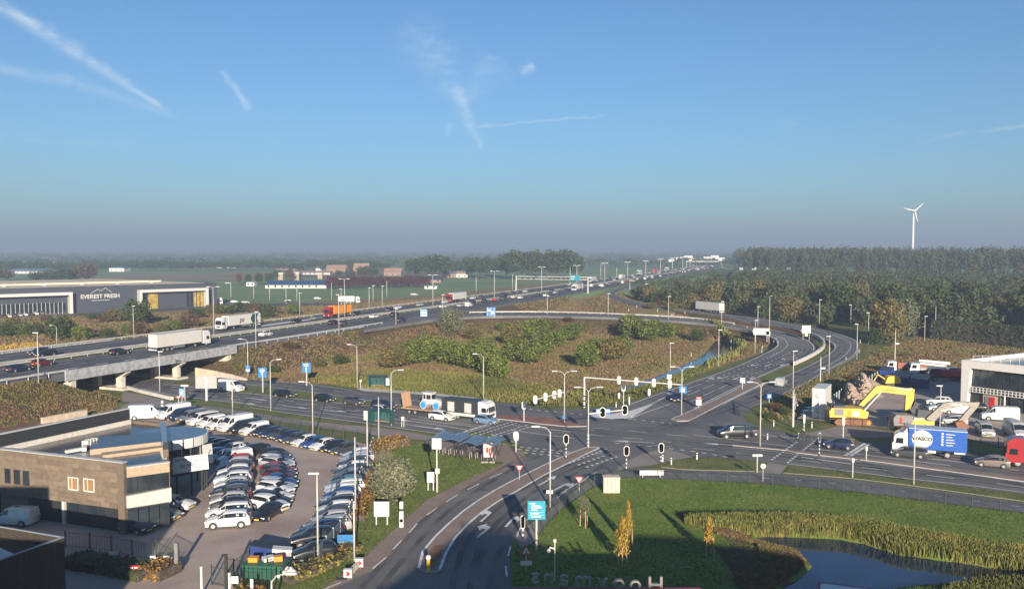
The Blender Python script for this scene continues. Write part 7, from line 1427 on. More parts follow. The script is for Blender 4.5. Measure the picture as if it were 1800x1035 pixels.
# ---------------------------------------------------------------- wind turbine
X_, Y_, Z_ = at_depth(1606, 371, 1400); wt = thing('wind_turbine', 'tall white wind turbine rising behind the forest', 'wind turbine', (X_, Y_, 0)); WT = mat('turbine_white', (.75, .75, .74), .5); MB().tube([(0, 0, 0), (0, 0, Z_)], 2.3, 14, r2=1.4).build('tower', WT, wt, smooth=True); MB().cbox(0, 1, Z_, 2.6, 8, 2.8).build('nacelle', WT, wt)
MB().sphere((0, -4.2, Z_), 1.4, 10, 6).build('hub', WT, wt)
for px, py in ((1586, 366), (1622, 356.5), (1611, 390)):
    x, y, z = at_depth(px, py, 1400); d_ = Vector((x-X_, 0, z-Z_)); m_ = MB(); nrm_ = Vector((-d_.z, 0, d_.x)).normalized(); L_ = d_.length; vs = []
    for f_, w_ in ((.03, .8), (.2, 1.35), (1, .3)):
        for sy in (-.4, .4):
            for sg in (-1, 1): p = d_*f_+nrm_*w_*sg*.7; vs.append((p.x, -4.4+sy, Z_+p.z))
    m_.add(vs, [(0,1,3,2),(8,10,11,9),(0,4,5,1),(4,8,9,5),(2,3,7,6),(6,7,11,10),(0,2,6,4),(4,6,10,8),(1,5,7,3),(5,9,11,7)]); m_.build('blade', WT, wt)
# ---------------------------------------------------------------- far farms, houses, halls
TANR = mat('tan_roof', (.34, .22, .15), .8); REDR = mat('red_roof', (.22, .10, .07), .8); GRYR = mat('slate_roof', (.13, .13, .14), .7); SOL = mat('solar_roof', (.02, .045, .12), .25, spec=.7); BRK = mat('brick_house', (.30, .2, .15), .8)
def house(px, py, wpx, h, label, roof=TANR, wall=BRK, depth=9, pitch=1, name='farmhouse', cat='building', rz=0., win=True):
    x, y = G(px, py); w = wpx/FPX*y; t = thing(name, label, cat, (x, y, 0), rz); MB().box(-w/2, 0, 0, w/2, depth, h).build('wall', wall, t)
    if pitch: MB().add([(-w/2-.4, -.5, h), (w/2+.4, -.5, h), (w/2+.4, depth+.5, h), (-w/2-.4, depth+.5, h), (-w/2-.4, depth/2, h+pitch*depth*.32), (w/2+.4, depth/2, h+pitch*depth*.32)], [(0, 1, 5, 4), (2, 3, 4, 5), (0, 4, 3), (1, 2, 5), (3, 2, 1, 0)]).build('roof', roof, t)
    else: MB().box(-w/2-.3, -.3, h, w/2+.3, depth+.3, h+.5).build('roof', roof, t)
    if win:
        nw = max(2, int(w/5)); 
        for i in range(min(nw, 8)): u_ = -w/2+w*(i+.5)/nw; MB().box(u_-.6, -.06, .9, u_+.6, -.01, 2.3).build('window', BGL, t)
for a in [(497, 474.5, 22, 4, 'farmhouse with tan roof, leftmost of the far farms', TANR), (524, 475, 18, 4, 'small farmhouse right of the leftmost far farm', REDR), (563, 476, 16, 3.5, 'low pale-walled house among the far farms', GRYR, WHITEM), (590, 479, 34, 4, 'long tan-roofed barn left of the dark trees', TANR, BRK, 18), (634, 481, 26, 5, 'steep tan-roofed barn in the middle of the farms', TANR, BRK, 16, 1.5), (690, 485, 30, 4, 'barn with brown roof behind the purple trees', TANR, BRK, 15),
          (545, 483, 70, 2.5, 'long low greenhouse-like tan shed', TANR, OFFW, 16, .4), (790, 488, 24, 4, 'small house under the tall trees left', GRYR), (812, 488, 20, 4, 'small pale house under the tall trees right', TANR, OFFW)]: house(*a[:5], *(a[5:]))
house(520, 507, 108, 2.6, 'long low barn with blue solar panels before the farms', SOL, OFFW, 26, .35, 'solar_barn'); house(745, 497, 60, 2.6, 'dark low roof right of the purple trees', mat('dark_low_roof', (.05, .06, .075), .5), BRK, 24, .3, 'low_barn')
for px, py, w, h, lb in [(494, 492, 10, 7, 'left'), (522, 493, 10, 8, 'middle'), (563, 490, 10, 6, 'right')]:
    x, y = G(px, py); t = thing('silo', f'white topped silo block behind the solar barn, {lb} one', 'silo', (x, y, 0)); MB().cbox(0, 0, h*.4, w*.45, 4, h*.8).build('body', mat('silo_tan', (.4, .32, .22), .7), t); MB().cbox(0, 0, h*.9, w*.5, 4.5, h*.22).build('cap', WHITEP, t)
for a in [(80, 456.5, 40, 7, 'wide pale hall at the far left horizon', mat('pale_pink_roof', (.6, .5, .46), .8), OFFW, 60, 0, 'hall'), (50, 470, 30, 4, 'pale greenhouse left of the brown trees', WHITEM, OFFW, 30, .2, 'greenhouse'), (86, 471, 20, 6, 'cream farm building behind the brown trees', TANR, OFFW, 20, .6, 'farmhouse'), (35, 481, 60, 3, 'long bluish greenhouse roofs at the left', mat('greenhouse_glass', (.18, .22, .27), .3), WHITEM, 60, .15, 'greenhouse'), (205, 477.5, 26, 5, 'small blue-roofed hall on the far field', SOL, WHITEM, 20, .3, 'hall'), (278, 463, 18, 6, 'white roofed hall on the horizon, left of three', WHITEM, OFFW, 30, 0, 'hall'), (306, 463, 12, 6, 'white roofed hall on the horizon, middle of three', WHITEM, OFFW, 30, 0, 'hall'), (430, 460, 8, 6, 'white gabled house on the horizon', WHITEM, OFFW, 20, .5, 'farmhouse'), (405, 471, 60, 2.0, 'row of low white roofs on the far field', WHITEM, OFFW, 12, .2, 'stable'), (1345, 474, 90, 3, 'long low wall and shed beside the distant forest', TANR, OFFW, 15, 0, 'shed'), (440, 503, 14, 3, 'white caravan-like shed on the pasture', WHITEM, WHITEM, 8, .2, 'shed'), (757, 512-4, 22, 2, 'small white pipe rack shed on the pasture', WHITEM, OFFW, 5, .3, 'shed')]: house(*a[:5], roof=a[5], wall=a[6], depth=a[7], pitch=a[8], name=a[9])
house(1668, 523, 10, 2.5, 'small wooden hut among the trees, coloured as if orange-lit', mat('orange_lit_roof', (.5, .3, .15), .8), mat('orange_lit_wall', (.55, .36, .2), .8), 5, 1.2, 'hut'); house(1527, 512, 8, 3, 'small white gable between forest crowns', WHITEM, OFFW, 5, 1, 'hut')  # orange light on the first hut is put into its wall and roof colours
for i, (px, py) in enumerate([(1183, 462), (1196, 461), (1210, 460), (1225, 459), (1243, 459), (1256, 459), (1236, 463), (1265, 462)]): x, y = G(px, py, 5); t = thing('distant_board', f'distant white board or hall roof, {ORD[i]} near the motorway vanishing point', 'board', (x, y, 0)); MB().cbox(0, 0, 9+i % 3*3, 18, 3, 6).build('board', WHITEM, t); MB().cbox(0, 1.6, 4, 1, 1, 8).build('post', POLE, t)
# ---------------------------------------------------------------- vegetation
def leafmat(name, cols, scale=.35, isl=.4, trans=.15): return ramp_mat(name, cols, scale, 6, 3, .3, .75, 0, island=isl, trans=trans)
LM = {'yg': leafmat('leaf_yellow_green', [(.25, (.055, .085, .018)), (.5, (.115, .145, .03)), (.75, (.20, .205, .05))]),
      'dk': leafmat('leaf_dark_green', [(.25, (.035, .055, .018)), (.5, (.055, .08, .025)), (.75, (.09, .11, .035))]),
      'fo': leafmat('leaf_forest', [(.25, (.045, .062, .03)), (.5, (.07, .085, .036)), (.68, (.10, .095, .045)), (.85, (.14, .10, .055))], .05),
      'au': leafmat('leaf_autumn', [(.25, (.08, .085, .03)), (.5, (.15, .13, .045)), (.75, (.24, .16, .06))]),
      'br': leafmat('leaf_brown', [(.25, (.07, .05, .03)), (.5, (.13, .08, .045)), (.75, (.18, .12, .06))]),
      'wi': leafmat('leaf_willow', [(.25, (.10, .11, .06)), (.5, (.16, .165, .10)), (.75, (.23, .22, .14))]),
      'or': leafmat('leaf_orange', [(.25, (.19, .13, .025)), (.5, (.30, .20, .035)), (.75, (.38, .27, .06))]),
      'pu': leafmat('leaf_purple', [(.25, (.055, .02, .025)), (.5, (.09, .035, .035)), (.75, (.13, .055, .045))]),
      'he': leafmat('leaf_hedge', [(.25, (.16, .09, .03)), (.5, (.24, .14, .04)), (.75, (.30, .22, .06))], 1.)}
BARK = ramp_mat('bark', [(.3, (.06, .05, .04)), (.7, (.12, .10, .08))], 2, 4, 6, .3)
def quads_mesh(name, C, N, S, m, asp=.6):
    "leaf cards at C facing N with size S"
    n = len(C); N = N/np.linalg.norm(N, axis=1)[:, None]; R_ = RNG.normal(size=(n, 3)); T = np.cross(N, R_); T /= np.linalg.norm(T, axis=1)[:, None]; B = np.cross(N, T)
    a = (T*S[:, None]); b = (B*S[:, None]*asp); V = np.stack([C-a, C-b*.9+a*.1, C+a, C+b*.9+a*.1], 1).reshape(-1, 3)
    me = bpy.data.meshes.new(name); me.vertices.add(4*n); me.vertices.foreach_set('co', V.ravel()); me.loops.add(4*n); me.loops.foreach_set('vertex_index', np.arange(4*n)); me.polygons.add(n)
    me.polygons.foreach_set('loop_start', np.arange(n)*4); me.polygons.foreach_set('loop_total', np.full(n, 4)); me.materials.append(m); me.update(); return me
def crown(name, m, n=1500, lobes=12, leaf=.09, shape='round', squash=1.):
    "unit crown: radius 1, from z 0 to 2"
    pts, nor = [], []
    L_ = []
    for i in range(lobes):
        if shape == 'column': c = np.array([RNG.uniform(-.35, .35), RNG.uniform(-.35, .35), .25+1.5*(i+.5)/lobes]); r = .55*(1.1-.5*abs(c[2]-.8))*RNG.uniform(.8, 1.1)
        elif shape == 'cone': z = 1.75*(i+.5)/lobes; c = np.array([RNG.uniform(-.3, .3)*(1-z/2), RNG.uniform(-.3, .3)*(1-z/2), z+.15]); r = .62*(1-z/2.3)
        else:
            a = 2*math.pi*i*.618; u = -.95+1.85*(i+.5)/lobes; q = math.sqrt(max(.0, 1-u*u))**.7*.56; c = np.array([q*math.cos(a), q*math.sin(a), 1+u*.62]); r = RNG.uniform(.36, .50)
        L_.append((c, r))
    k = n//lobes
    for c, r in L_:
        d = RNG.normal(size=(k, 3)); d /= np.linalg.norm(d, axis=1)[:, None]; rr = r*(1-.35*RNG.random(k)**2)*(1+.17*RNG.normal(size=k)); pts.append(c+d*rr[:, None]); nor.append(d+.7*RNG.normal(size=(k, 3)))
    C = np.concatenate(pts); N = np.concatenate(nor); C[:, 2] = np.clip(C[:, 2], .02, 2.05); return quads_mesh(name, C, N, leaf*RNG.uniform(.6, 1.3, len(C)), m)
def trunk_mesh():
    mb = MB(); mb.tube([(0, 0, -.3), (.02, 0, .8), (0, .03, 1.6)], .11, 6, r2=.05); 
    for a in range(5): mb.tube([(0, 0, .45+a*.17), (.35*math.cos(a*2.4), .35*math.sin(a*2.4), .9+a*.18)], .05, 4, r2=.02)
    return mb.mesh('trunk', BARK)
TRK = trunk_mesh(); CR = {}
SPEC = {'yg': (1900, 15, .10, 'round'), 'dk': (1500, 12, .10, 'round'), 'fo': (1100, 10, .12, 'round'), 'po': (1500, 12, .10, 'column'), 'au': (2600, 16, .085, 'round'), 'br': (1300, 12, .10, 'round'), 'wi': (3000, 16, .06, 'round'), 'or': (900, 9, .11, 'cone'), 'pu': (900, 10, .12, 'round')}
def crowns(kind, v):
    if (kind, v) not in CR: n, lb, lf, sh = SPEC[kind]; CR[(kind, v)] = crown('crown', LM['fo' if kind == 'po' else kind], n, lb, lf, sh)
    return CR[(kind, v)]
vr = random.Random(11)
def tree_at(x, y, z, h, w, kind, label, group=None, stem=.12, name='tree', cat='tree'):
    "h total height, w crown width; stem = clear trunk as a share of h"
    t = thing(name, label, cat, (x, y, z), vr.uniform(0, 6.28), group); v = vr.randrange(4); ch = h*(1-stem)
    new_obj('crown', crowns(kind, v), t, (0, 0, h*stem), 0, (w/2*1.12, w/2*1.12, ch/2)); new_obj('trunk', TRK, t, (0, 0, 0), 0, (w*.22, w*.22, h*.5)); return t
def tree(px, by, ty, wpx, kind, label, group=None, stem=.1, **k):
    x, y, z = ground(px, by); h = max(1.2, hgt(px, ty, y)-z); return tree_at(x, y, z-.1, h, wpx/FPX*y, kind, label, group, stem, **k)
BAS = [(690,648,606,52),(712,644,598,46),(742,640,586,54),(768,630,588,44),(793,641,596,50),(812,646,600,46),(838,650,598,52),(862,660,606,44),(876,666,618,42),(850,625,588,44),(905,636,594,46),(932,640,596,50),(955,622,586,46),(975,610,578,38),(898,606,566,40),(925,600,560,46),(948,592,556,44),(1000,600,570,40),(1032,645,600,46),(1050,628,592,40),(1076,634,590,52),(1092,622,586,40),(1112,596,552,46),(1138,600,560,42),(1172,594,564,34),(1152,588,560,26),(1008,588,566,32),(885,582,566,30),(830,596,576,32),(970,580,560,30),(1195,590,566,22)]
for i, a in enumerate(sorted(BAS)): tree(*a, 'yg' if i % 6 else 'au', f'bushy yellow-green tree in the meadow basin, {ordn(i+1)} from the left', 'bushy trees in the meadow basin', .08)
tree(792, 590, 538, 46, 'wi', 'tall grey-green willow at the edge of the motorway slope'); tree(1107, 580, 548, 22, 'wi', 'slim pale tree in the back of the meadow basin')
SCR = [(10,592,566,28),(38,590,566,24),(62,590,566,32),(104,598,552,44),(118,590,560,30),(142,598,570,34),(165,562,550,26),(186,566,548,28),(206,566,540,40),(242,572,522,44),(252,566,548,36),(190,598,574,26),(222,588,572,20),(245,588,562,32),(282,588,566,26),(306,584,560,30),(318,576,560,28),(334,576,548,36),(346,560,540,30),(376,552,532,34),(396,552,534,40),(428,550,530,40),(450,556,530,36),(470,560,534,28),(484,552,536,22),(80,566,552,20),(20,572,556,20)]
for i, a in enumerate(sorted(SCR)): tree(*a, ['dk', 'au', 'yg', 'dk', 'br'][i % 5], f'rounded shrub-like tree in the scrub beyond the motorway, {ordn(i+1)} from the left', 'shrub-like trees beyond the motorway', .06)
tree(515, 553, 532, 26, 'yg', 'lone yellow-green bush on brown ground beyond the motorway')
for i, (px, by) in enumerate([(185, 546), (208, 544), (294, 538), (330, 536)]): tree(px, by, by-16, 13, 'pu', f'small red-leaved tree before the warehouse, {ORD[i]} from the left', 'small red trees before the warehouse')
POP = [(728,488,452,34),(752,490,446,40),(776,490,446,40),(800,486,456,26),(828,488,450,36),(848,490,449,38),(868,486,452,30),(890,490,442,38),(908,492,437,44),(934,492,437,46),(958,486,446,34),(976,492,437,46),(998,492,436,42),(1014,490,444,26)]
for i, a in enumerate(POP): tree(*a, 'dk', f'large old tree in the group behind the gantry, {ordn(i+1)} from the left', 'large old trees behind the gantry', .2)
for i in range(15): tree(582+i*11.8, 508-i*.25, 484, 20, 'pu', f'purple-brown tree in the row beside the solar barn, {ordn(i+1)} from the left', 'purple-brown trees in a row', .12)
for i, a in enumerate([(8,494,472,34),(64,497,476,26),(92,497,474,32),(112,497,471,32),(128,496,472,26),(151,496,462,40),(420,500,478,12),(436,500,480,12),(455,500,478,16),(474,500,478,18),(487,492,474,14),(510,494,474,18),(525,492,476,14),(596,487,474,14),(615,487,474,20),(640,488,466,28),(655,488,470,22),(620,478,466,16)]): tree(*a, ['br', 'dk', 'dk', 'dk', 'dk', 'br'][i % 6], f'dark rounded farm tree on the far plain, {ordn(i+1)} from the left', 'farm trees on the far plain', .15)
# hedgerow of trees across the plain
r3 = random.Random(4)
for i in range(40):
    px = 150+i*13.5; by = 475.5+r3.uniform(-1, 1); tree(px, by, 458+r3.uniform(-2.5, 3), 16+r3.uniform(0, 7), 'dk', f'tree of the long row across the far plain, {ordn(i+1)} from the left', 'trees of the long row across the far plain', .2)
for i in range(15): px = -5+i*11; tree(px, 478+r3.uniform(-1, 1), 458+r3.uniform(-3, 4), 20+r3.uniform(0, 9), 'dk', f'tree in the dark belt behind the warehouse, {ordn(i+1)} from the left', 'trees in the dark belt behind the warehouse', .1)
# wood to the right of the slip road
ri = 0
for row in range(5):
    n_ = [17, 19, 20, 20, 19][row]
    for i in range(n_):
        f_ = (i+.5+r3.uniform(-.3, .3))/n_; 
        x = 62+f_*178+r3.uniform(-3, 3); y0_ = np.interp(f_, [0, .25, .5, .75, 1], [352, 318, 285, 262, 258]); y = y0_+row*17+r3.uniform(-4, 4)
        hh = r3.uniform(10.5, 17.5)*(1 if row else .8)*(1.0 if f_ > .12 else .7); ri += 1
        tree_at(x, y, float(height([x], [y])[0]), hh, r3.uniform(7.5, 12), r3.choice(['fo', 'dk', 'fo', 'fo', 'au', 'fo']), f'broadleaf tree of the wood right of the slip road, {ordn(i+1)} in row {["one", "two", "three", "four", "five", "six"][row]}', 'trees of the wood right of the slip road', .08)
# tall forest further back, front rows as trees
ri = 0
for row in range(1):
    n_ = 46
    for i in range(n_):
        f_ = (i+.5+r3.uniform(-.3, .3))/n_; x = 232+f_*330; y = np.interp(f_, [0, 1], [820, 560])+row*16+r3.uniform(-5, 5); x += row*6
        tree_at(x, y, 0, (33.5+r3.uniform(-1.5, 2.0))*(1 if row else .82)*(1+.05*math.sin(f_*11)), r3.uniform(10, 13), 'po', f'tall tree of the dense plantation under the turbine, {ordn(i+1)} in row {["one", "two", "three", "four"][row]}', 'tall trees of the plantation', .02)
# deeper wood between as mass of crowns
def mass(name, label, pts, hr, wr, m, leaf, per, cat='woodland'):
    Cs, Ns, Ss = [], [], []
    for (x, y, z) in pts:
        h, w = RNG.uniform(*hr), RNG.uniform(*wr); d = RNG.normal(size=(per, 3)); d /= np.linalg.norm(d, axis=1)[:, None]; d[:, 2] = np.abs(d[:, 2])*1.0-.25; rr = 1+.12*RNG.normal(size=per)
        Cs.append(np.array([x, y, z+h*.5])+d*np.array([w/2, w/2, h*.5])*rr[:, None]); Ns.append(d+.6*RNG.normal(size=(per, 3))); Ss.append(leaf*RNG.uniform(.6, 1.3, per))
    o = new_obj(name, quads_mesh(name, np.concatenate(Cs), np.concatenate(Ns), np.concatenate(Ss), m)); tag(o, label, cat, kind='stuff'); return o
pts = []
for i in range(520):
    f_ = r3.random(); x = 90+f_*420; y = r3.uniform(385, 640); 
    if y < np.interp(f_, [0, .3, .6, 1], [430, 400, 385, 380]): continue
    if x > 232+ (820-y)/260*330: continue
    if f_ < .15 and y > 480: continue
    pts.append((x, y, 0))
mass('woodland', 'mixed autumn woodland filling the ground before the plantation', pts, (9, 18.5), (8, 13), LM['fo'], .7, 210)
pts = []
for i in range(520): f_ = r3.random(); q_ = r3.random()**1.6; pts.append((238+f_*420+70*q_, np.interp(f_, [0, 1], [832, 575])+8+q_*300, 0))
mass('woodland', 'crowns of the plantation reaching back from its front rows', pts, (31, 35.5), (9, 14), LM['fo'], 1.0, 210)
# far plain: belts fading into the haze
def belt(y0, y1, x0, x1, n, hr, wr, label, seed, per=36, leaf=2.6):
    r = random.Random(seed); pts = []
    rows = [r.uniform(y0, y1) for _ in range(max(3, n//60))]
    for i in range(n): yy = r.choice(rows)+r.uniform(-12, 12); pts.append((r.uniform(x0, x1)*(yy/y1), yy, 0))
    mass('distant_trees', label, pts, hr, wr, LM['dk'], leaf, per)
belt(1300, 2400, -1700, 700, 700, (8, 17), (16, 34), 'hazy tree belts crossing the middle of the far plain', 1); belt(2500, 5200, -3900, 3300, 900, (10, 22), (40, 90), 'pale distant tree belts below the horizon', 2, 34, 6); belt(5300, 8600, -6000, 5200, 700, (14, 30), (90, 180), 'faint blue tree line on the horizon', 3, 34, 12)
belt(900, 1600, 330, 1500, 260, (12, 20), (16, 30), 'hazy trees right of the motorway behind the shed', 5)
pts = [(x_, y_, float(height([x_], [y_])[0])) for x_, y_ in [mpt(s, 26+r3.uniform(0, 5))[:2] for s in np.linspace(s_of_y(560), s_of_y(1000), 110)]]
mass('roadside_scrub', 'low dark scrub along the motorway shoulder beyond the slip road', pts, (3, 5.5), (5, 9), LM['dk'], .55, 60)
# big tree group and neighbours by the yard
tree(1556, 602, 520, 60, 'au', 'large autumn tree left half of the pair behind the yard', None, .1); tree(1586, 598, 526, 56, 'wi', 'large grey-green tree right half of the pair behind the yard', None, .1); tree(1566, 606, 545, 50, 'au', 'lower spreading tree in front of the large pair', None, .06)
tree(1539, 606, 574, 26, 'dk', 'small dark bush at the foot of the large trees', None, .03)
tree(690, 880, 800, 84, 'wi', 'large pale olive willow bush on the lawn beside the car yard', None, .03); tree(678, 812, 788, 30, 'wi', 'small blue-green shrub behind the pale willow bush', None, .02)
for px, by, ty, w, k, lb in [(1027, 925, 868, 16, 'wi', 'thin pale young tree, left one on the lawn'), (1094, 992, 908, 32, 'or', 'orange-leaved young tree with three stakes on the shaded lawn'), (1104, 958, 880, 18, 'or', 'slim orange young tree behind the staked one'), (1246, 975, 908, 24, 'or', 'orange young tree beside the reeds of the pond')]:
    x, y = G(px, by, 0); h = hgt(px, ty, y); t = tree_at(x, y, 0, h, w/FPX*y*1.15, k, lb, None, .25)
    for a_ in (0, 2.1, 4.2): MB().tube([(.45*math.cos(a_), .45*math.sin(a_), -.1), (.4*math.cos(a_), .4*math.sin(a_), 1.7)], .05, 5).build('stake', WOODM, t)
# bushes scattered: low shrubs on banks
for i, (px, by, ty, w) in enumerate(sorted([(1228, 600, 575, 26), (1262, 596, 576, 30), (1290, 600, 584, 22), (1000, 565, 556, 20), (1145, 542, 530, 18), (1180, 545, 530, 22), (1160, 538, 522, 20), (1150, 528, 512, 24), (480, 655, 640, 26), (600, 640, 622, 30), (560, 645, 628, 26), (512, 612, 600, 30), (1590, 628, 618, 14), (1365, 720, 706, 26), (1350, 735, 722, 18), (1380, 728, 714, 22), (1500, 668, 655, 18), (1468, 690, 678, 16), (1445, 580, 566, 20), (1380, 566, 548, 24), (1405, 568, 548, 26)])):
    tree(px, by, ty, w, ['dk', 'br', 'au'][i % 3], f'low shrub on the banks and verges, {ordn(i+1)} of them from the left', 'low shrubs on the banks and verges', .02, name='shrub', cat='shrub')
# clipped hedges
def hedge(pts, h, w, m, label, leaf=.17, dens=48, z=0., px=True, name='hedge'):
    P = resample([G(*p) for p in pts] if px else pts, .5); C = []; Nn = []
    for (x0_, y0_), (x1_, y1_) in zip(P[:-1], P[1:]):
        d_ = Vector((x1_-x0_, y1_-y0_)); L_ = d_.length; nn = Vector((-d_.y, d_.x))/L_; k_ = max(3, int(dens*L_*(h*2+w)/2))
        for _ in range(k_):
            t_ = r3.random(); q = r3.random()*(2*h+w); 
            if q < h: o_, zz, nv = -w/2, q, (-nn.x, -nn.y, .2)
            elif q < h+w: o_, zz, nv = -w/2+(q-h), h, (0, 0, 1)
            else: o_, zz, nv = w/2, q-h-w, (nn.x, nn.y, .2)
            o_ += r3.gauss(0, .05); zz += r3.gauss(0, .05); C.append((x0_+d_.x*t_+nn.x*o_, y0_+d_.y*t_+nn.y*o_, max(.02, z+zz))); Nn.append((nv[0]+r3.gauss(0, .5), nv[1]+r3.gauss(0, .5), nv[2]+r3.gauss(0, .5)))
    C = np.array(C); o0 = C[0].copy(); o0[2] = 0; t = thing(name, label, 'hedge', tuple(o0)); new_obj('foliage', quads_mesh('foliage', C-o0, np.array(Nn), leaf*RNG.uniform(.6, 1.3, len(C)), m), t)
    mb = MB(); a_, b_ = P[0], P[-1]; Q = resample(P, 2.); l, r = offset(Q, -w/2+.12), offset(Q, w/2-.12)
    for i in range(len(Q)-1): mb.prism([(p[0]-o0[0], p[1]-o0[1]) for p in (l[i], r[i], r[i+1], l[i+1])], 0, h-.12)
    mb.build('inner_branches', BARK, t)
hedge([(655, 812), (668, 790), (712, 780)], 1.3, 2.4, LM['he'], 'orange-brown beech hedge by the corner of the yard fence'); hedge([(664, 830), (640, 880), (630, 915)], .7, 1.6, LM['he'], 'rust-coloured low planting along the east fence'); hedge([(618, 962), (590, 985), (540, 1006), (500, 1022)], .55, 2.2, leafmat('leaf_ochre_cover', [(.25, (.12, .12, .03)), (.5, (.22, .19, .05)), (.75, (.34, .25, .07))], 1.2), 'yellow-green ground hedge below the end of the fence')
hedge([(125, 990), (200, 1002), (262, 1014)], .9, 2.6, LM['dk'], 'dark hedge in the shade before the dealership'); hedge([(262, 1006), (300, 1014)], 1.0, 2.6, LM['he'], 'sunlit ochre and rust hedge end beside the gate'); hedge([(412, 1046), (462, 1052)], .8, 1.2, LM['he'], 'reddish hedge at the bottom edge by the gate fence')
hedge([(1640, 596), (1720, 604), (1800, 613), (1880, 622)], 6.0, 3.0, LM['dk'], 'long tall dark clipped hedge behind the builders yard', .45, 5, name='tall_hedge'); hedge([(1606, 592), (1642, 594)], 2.5, 2, LM['dk'], 'short lower hedge left of the long tall one', .35, 8)
# ---------------------------------------------------------------- tall grass, tufts and reeds
def tufts(name, label, X, Y, hr, w, m, blades=3, lean=.25, cat='grass'):
    n = len(X); Z = height(X, Y); n3 = n*blades; B = np.repeat(np.stack([X, Y, Z], 1), blades, 0); a = RNG.uniform(0, 2*math.pi, n3); hh = RNG.uniform(*hr, n3); ww = w*RNG.uniform(.6, 1.3, n3)
    dx, dy = np.cos(a)*ww, np.sin(a)*ww; o = RNG.normal(size=(n3, 2))*w*.8; lx_, ly_ = RNG.normal(size=(2, n3))*lean*hh
    p0 = B+np.stack([-dx+o[:, 0], -dy+o[:, 1], np.full(n3, -.05)], 1); p1 = B+np.stack([dx+o[:, 0], dy+o[:, 1], np.full(n3, -.05)], 1); p2 = B+np.stack([o[:, 0]+lx_+dx*.3, o[:, 1]+ly_+dy*.3, hh], 1); p3 = B+np.stack([o[:, 0]+lx_-dx*.5, o[:, 1]+ly_-dy*.5, hh*.92], 1)
    V = np.stack([p0, p1, p2, p3], 1).reshape(-1, 3); me = bpy.data.meshes.new(name); me.vertices.add(4*n3); me.vertices.foreach_set('co', V.ravel()); me.loops.add(4*n3); me.loops.foreach_set('vertex_index', np.arange(4*n3)); me.polygons.add(n3)
    me.polygons.foreach_set('loop_start', np.arange(n3)*4); me.polygons.foreach_set('loop_total', np.full(n3, 4)); me.materials.append(m); me.update(); return tag(new_obj(name, me), label, cat, kind='stuff')
def scatter(poly, n, notin=()):
    bx = [p[0] for p in poly]; by = [p[1] for p in poly]; X = RNG.uniform(min(bx), max(bx), n*3); Y = RNG.uniform(min(by), max(by), n*3); k_ = inside(X, Y, poly)
    for q in notin: k_ &= ~inside(X, Y, q)
    return X[k_][:n], Y[k_][:n]
TR = lambda nm, cols, s=.05, isl=.22: ramp_mat(nm, cols, s, 9, 1.2, .3, .9, 0, island=isl, trans=.25)
MEAD = TR('meadow_stalks', [(.22, (.075, .09, .025)), (.38, (.135, .13, .04)), (.48, (.20, .155, .065)), (.56, (.19, .12, .065)), (.64, (.18, .16, .055)), (.85, (.28, .22, .10))]); MEADG = TR('green_stalks', [(.3, (.09, .105, .028)), (.5, (.15, .155, .042)), (.7, (.24, .21, .065))]); REED = TR('reed_leaves', [(.3, (.12, .14, .035)), (.5, (.19, .20, .055)), (.65, (.25, .22, .07)), (.8, (.20, .14, .07))], .5)
X, Y = scatter(BASIN, 42000, (POND_A,)); z_ = height(X, Y); k_ = (z_ < MZ-.6) & ~(polydist(X, Y, [b[:2] for b in BO]+[b[:2] for b in BI][::-1]) < 1.5); tufts('meadow_grass', 'rusty and straw-coloured tall grass covering the meadow basin', X[k_], Y[k_], (.1, .42), .16, MEAD)
X, Y = scatter(gp([(540, 668), (640, 684), (760, 692), (880, 706), (960, 713), (1050, 714), (1120, 700), (1250, 650), (1240, 640), (1130, 672), (1000, 690), (860, 660), (700, 650)]), 9000, (POND_A,)); tufts('meadow_grass', 'yellow-green tall grass along the near edge of the basin', X, Y, (.15, .7), .15, MEADG)
X, Y = scatter([(-230, 150), (-150, 100), (-110, 188), (-10, 420), (60, 600), (20, 600), (-60, 460), (-150, 370), (-230, 330)], 26000); s_ = height(X, Y); k_ = s_ < MZ-.55; tufts('scrub_grass', 'brown tall grass and scrub beyond the far carriageway', X[k_], Y[k_], (.2, .8), .35, MEAD)
X, Y = scatter(gp([(0, 700), (110, 668), (215, 700), (190, 735), (120, 745), (0, 760)]), 6000); tufts('bank_scrub', 'dark scrub on the bank left of the underpass', X, Y, (.08, .3), .12, MEAD)
X, Y = scatter(gp([(1065, 525), (1120, 545), (1200, 552), (1300, 565), (1180, 558), (1000, 545), (900, 540), (1000, 523)], 4), 5000); tufts('meadow_grass', 'rusty grass between the two slip roads', X, Y, (.15, .5), .3, MEAD)
X, Y = scatter([(62, 330), (90, 300), (95, 330), (70, 420), (60, 460), (40, 440)], 4000); tufts('bank_grass', 'orange-brown dry grass on the bank right of the slip road mouth', X, Y, (.15, .5), .35, MEAD)
X, Y = scatter(ROUGH2, 7000); tufts('rough_grass', 'straw-coloured rough grass before the long hedge', X, Y, (.15, .55), .25, MEAD)
X, Y = scatter(gp([(1415, 672), (1520, 628), (1560, 612), (1590, 630), (1548, 655), (1450, 712), (1400, 735), (1350, 742), (1330, 735), (1345, 715)]), 5000, (DITCH_C,)); tufts('rough_grass', 'rust and green rough grass between slip road and builders yard', X, Y, (.1, .4), .15, MEAD)
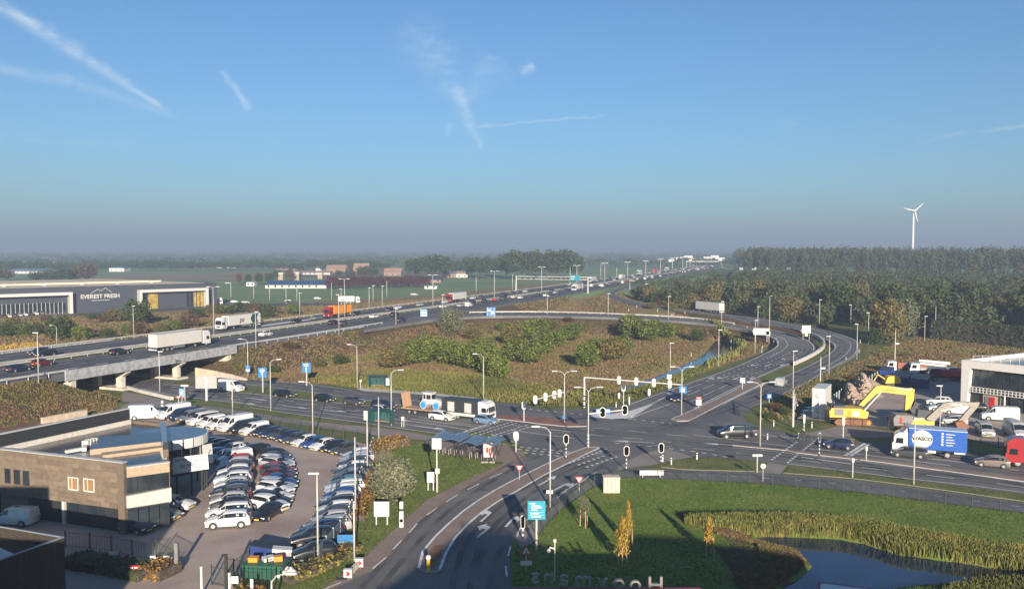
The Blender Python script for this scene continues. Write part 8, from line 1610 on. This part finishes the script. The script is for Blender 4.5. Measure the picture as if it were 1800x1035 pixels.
# reeds along the far shore of the pond, clumps elsewhere
X, Y = scatter(gp([(1205, 920), (1260, 916), (1400, 916), (1500, 922), (1590, 941), (1700, 961), (1860, 984), (1860, 1000), (1760, 988), (1640, 970), (1580, 964), (1530, 947), (1480, 936), (1400, 933), (1310, 932), (1240, 928)]), 30000); tufts('reeds', 'tall yellow-green reeds along the far shore of the pond', X, Y, (.45, 1.15), .06, REED, 3, .2, 'reeds')
X, Y = scatter(gp([(1700, 1020), (1860, 1012), (1900, 1100), (1590, 1100), (1640, 1045), (1670, 1032)]), 4000); tufts('reeds', 'green reeds on the near shore of the pond', X, Y, (.15, .5), .07, MEADG, 3, .3, 'reeds')
X, Y = scatter(gp([(1230, 915), (1300, 932), (1400, 955), (1425, 983), (1405, 1005), (1360, 1040), (1330, 1070), (1290, 1020), (1340, 985), (1330, 955), (1260, 938)]), 9000, (POND_B,)); tufts('bank_grass', 'brown dry grass on the point of land in the pond', X, Y, (.08, .3), .08, MEAD)
X, Y = scatter(gp([(1245, 585), (1310, 605), (1300, 625), (1240, 650), (1240, 642), (1290, 620), (1300, 612), (1270, 600)]), 1800, (POND_A,)); tufts('reeds', 'ochre reeds round the bend of the basin ditch', X, Y, (.8, 1.8), .3, REED, 3, .12, 'reeds')
X, Y = scatter(gp([(-60, 600), (0, 590), (60, 585), (100, 600), (60, 612), (0, 620)], 4.), 3000); tufts('reeds', 'golden tall grass at the left beyond the motorway', X, Y, (.8, 1.8), .3, TR('golden_stalks', [(.3, (.34, .22, .05)), (.7, (.5, .34, .09))]), 3, .15)
# short blades on the lawns for an uneven surface
X, Y = scatter(LAWNP, 40000, (POND_B, [WG_ for WG_ in [(0, 0), (13, 0), (13, 54.3), (0, 54.3)]])); k_ = Y < 125; tufts('lawn_blades', 'uneven grass blades of the mown lawn round the pond', X[k_], Y[k_], (.01, .06), .10, ramp_mat('lawn_blades_colour', [(.25, (.045, .075, .014)), (.5, (.065, .10, .02)), (.7, (.09, .12, .03)), (.85, (.13, .13, .05))], .2, 8, 2, .3, .9, 0, island=.4), 2, .8)
X, Y = scatter(gp([(656, 800), (750, 775), (745, 790), (785, 800), (885, 815), (825, 842), (775, 868), (750, 880), (690, 935), (632, 990), (575, 1032), (540, 1060), (480, 1060), (560, 1000), (625, 915)]), 14000); tufts('lawn_blades', 'uneven grass blades of the lawn beside the car yard', X, Y, (.01, .06), .10, MATS['lawn_blades_colour'], 2, .8)
drop_protos()
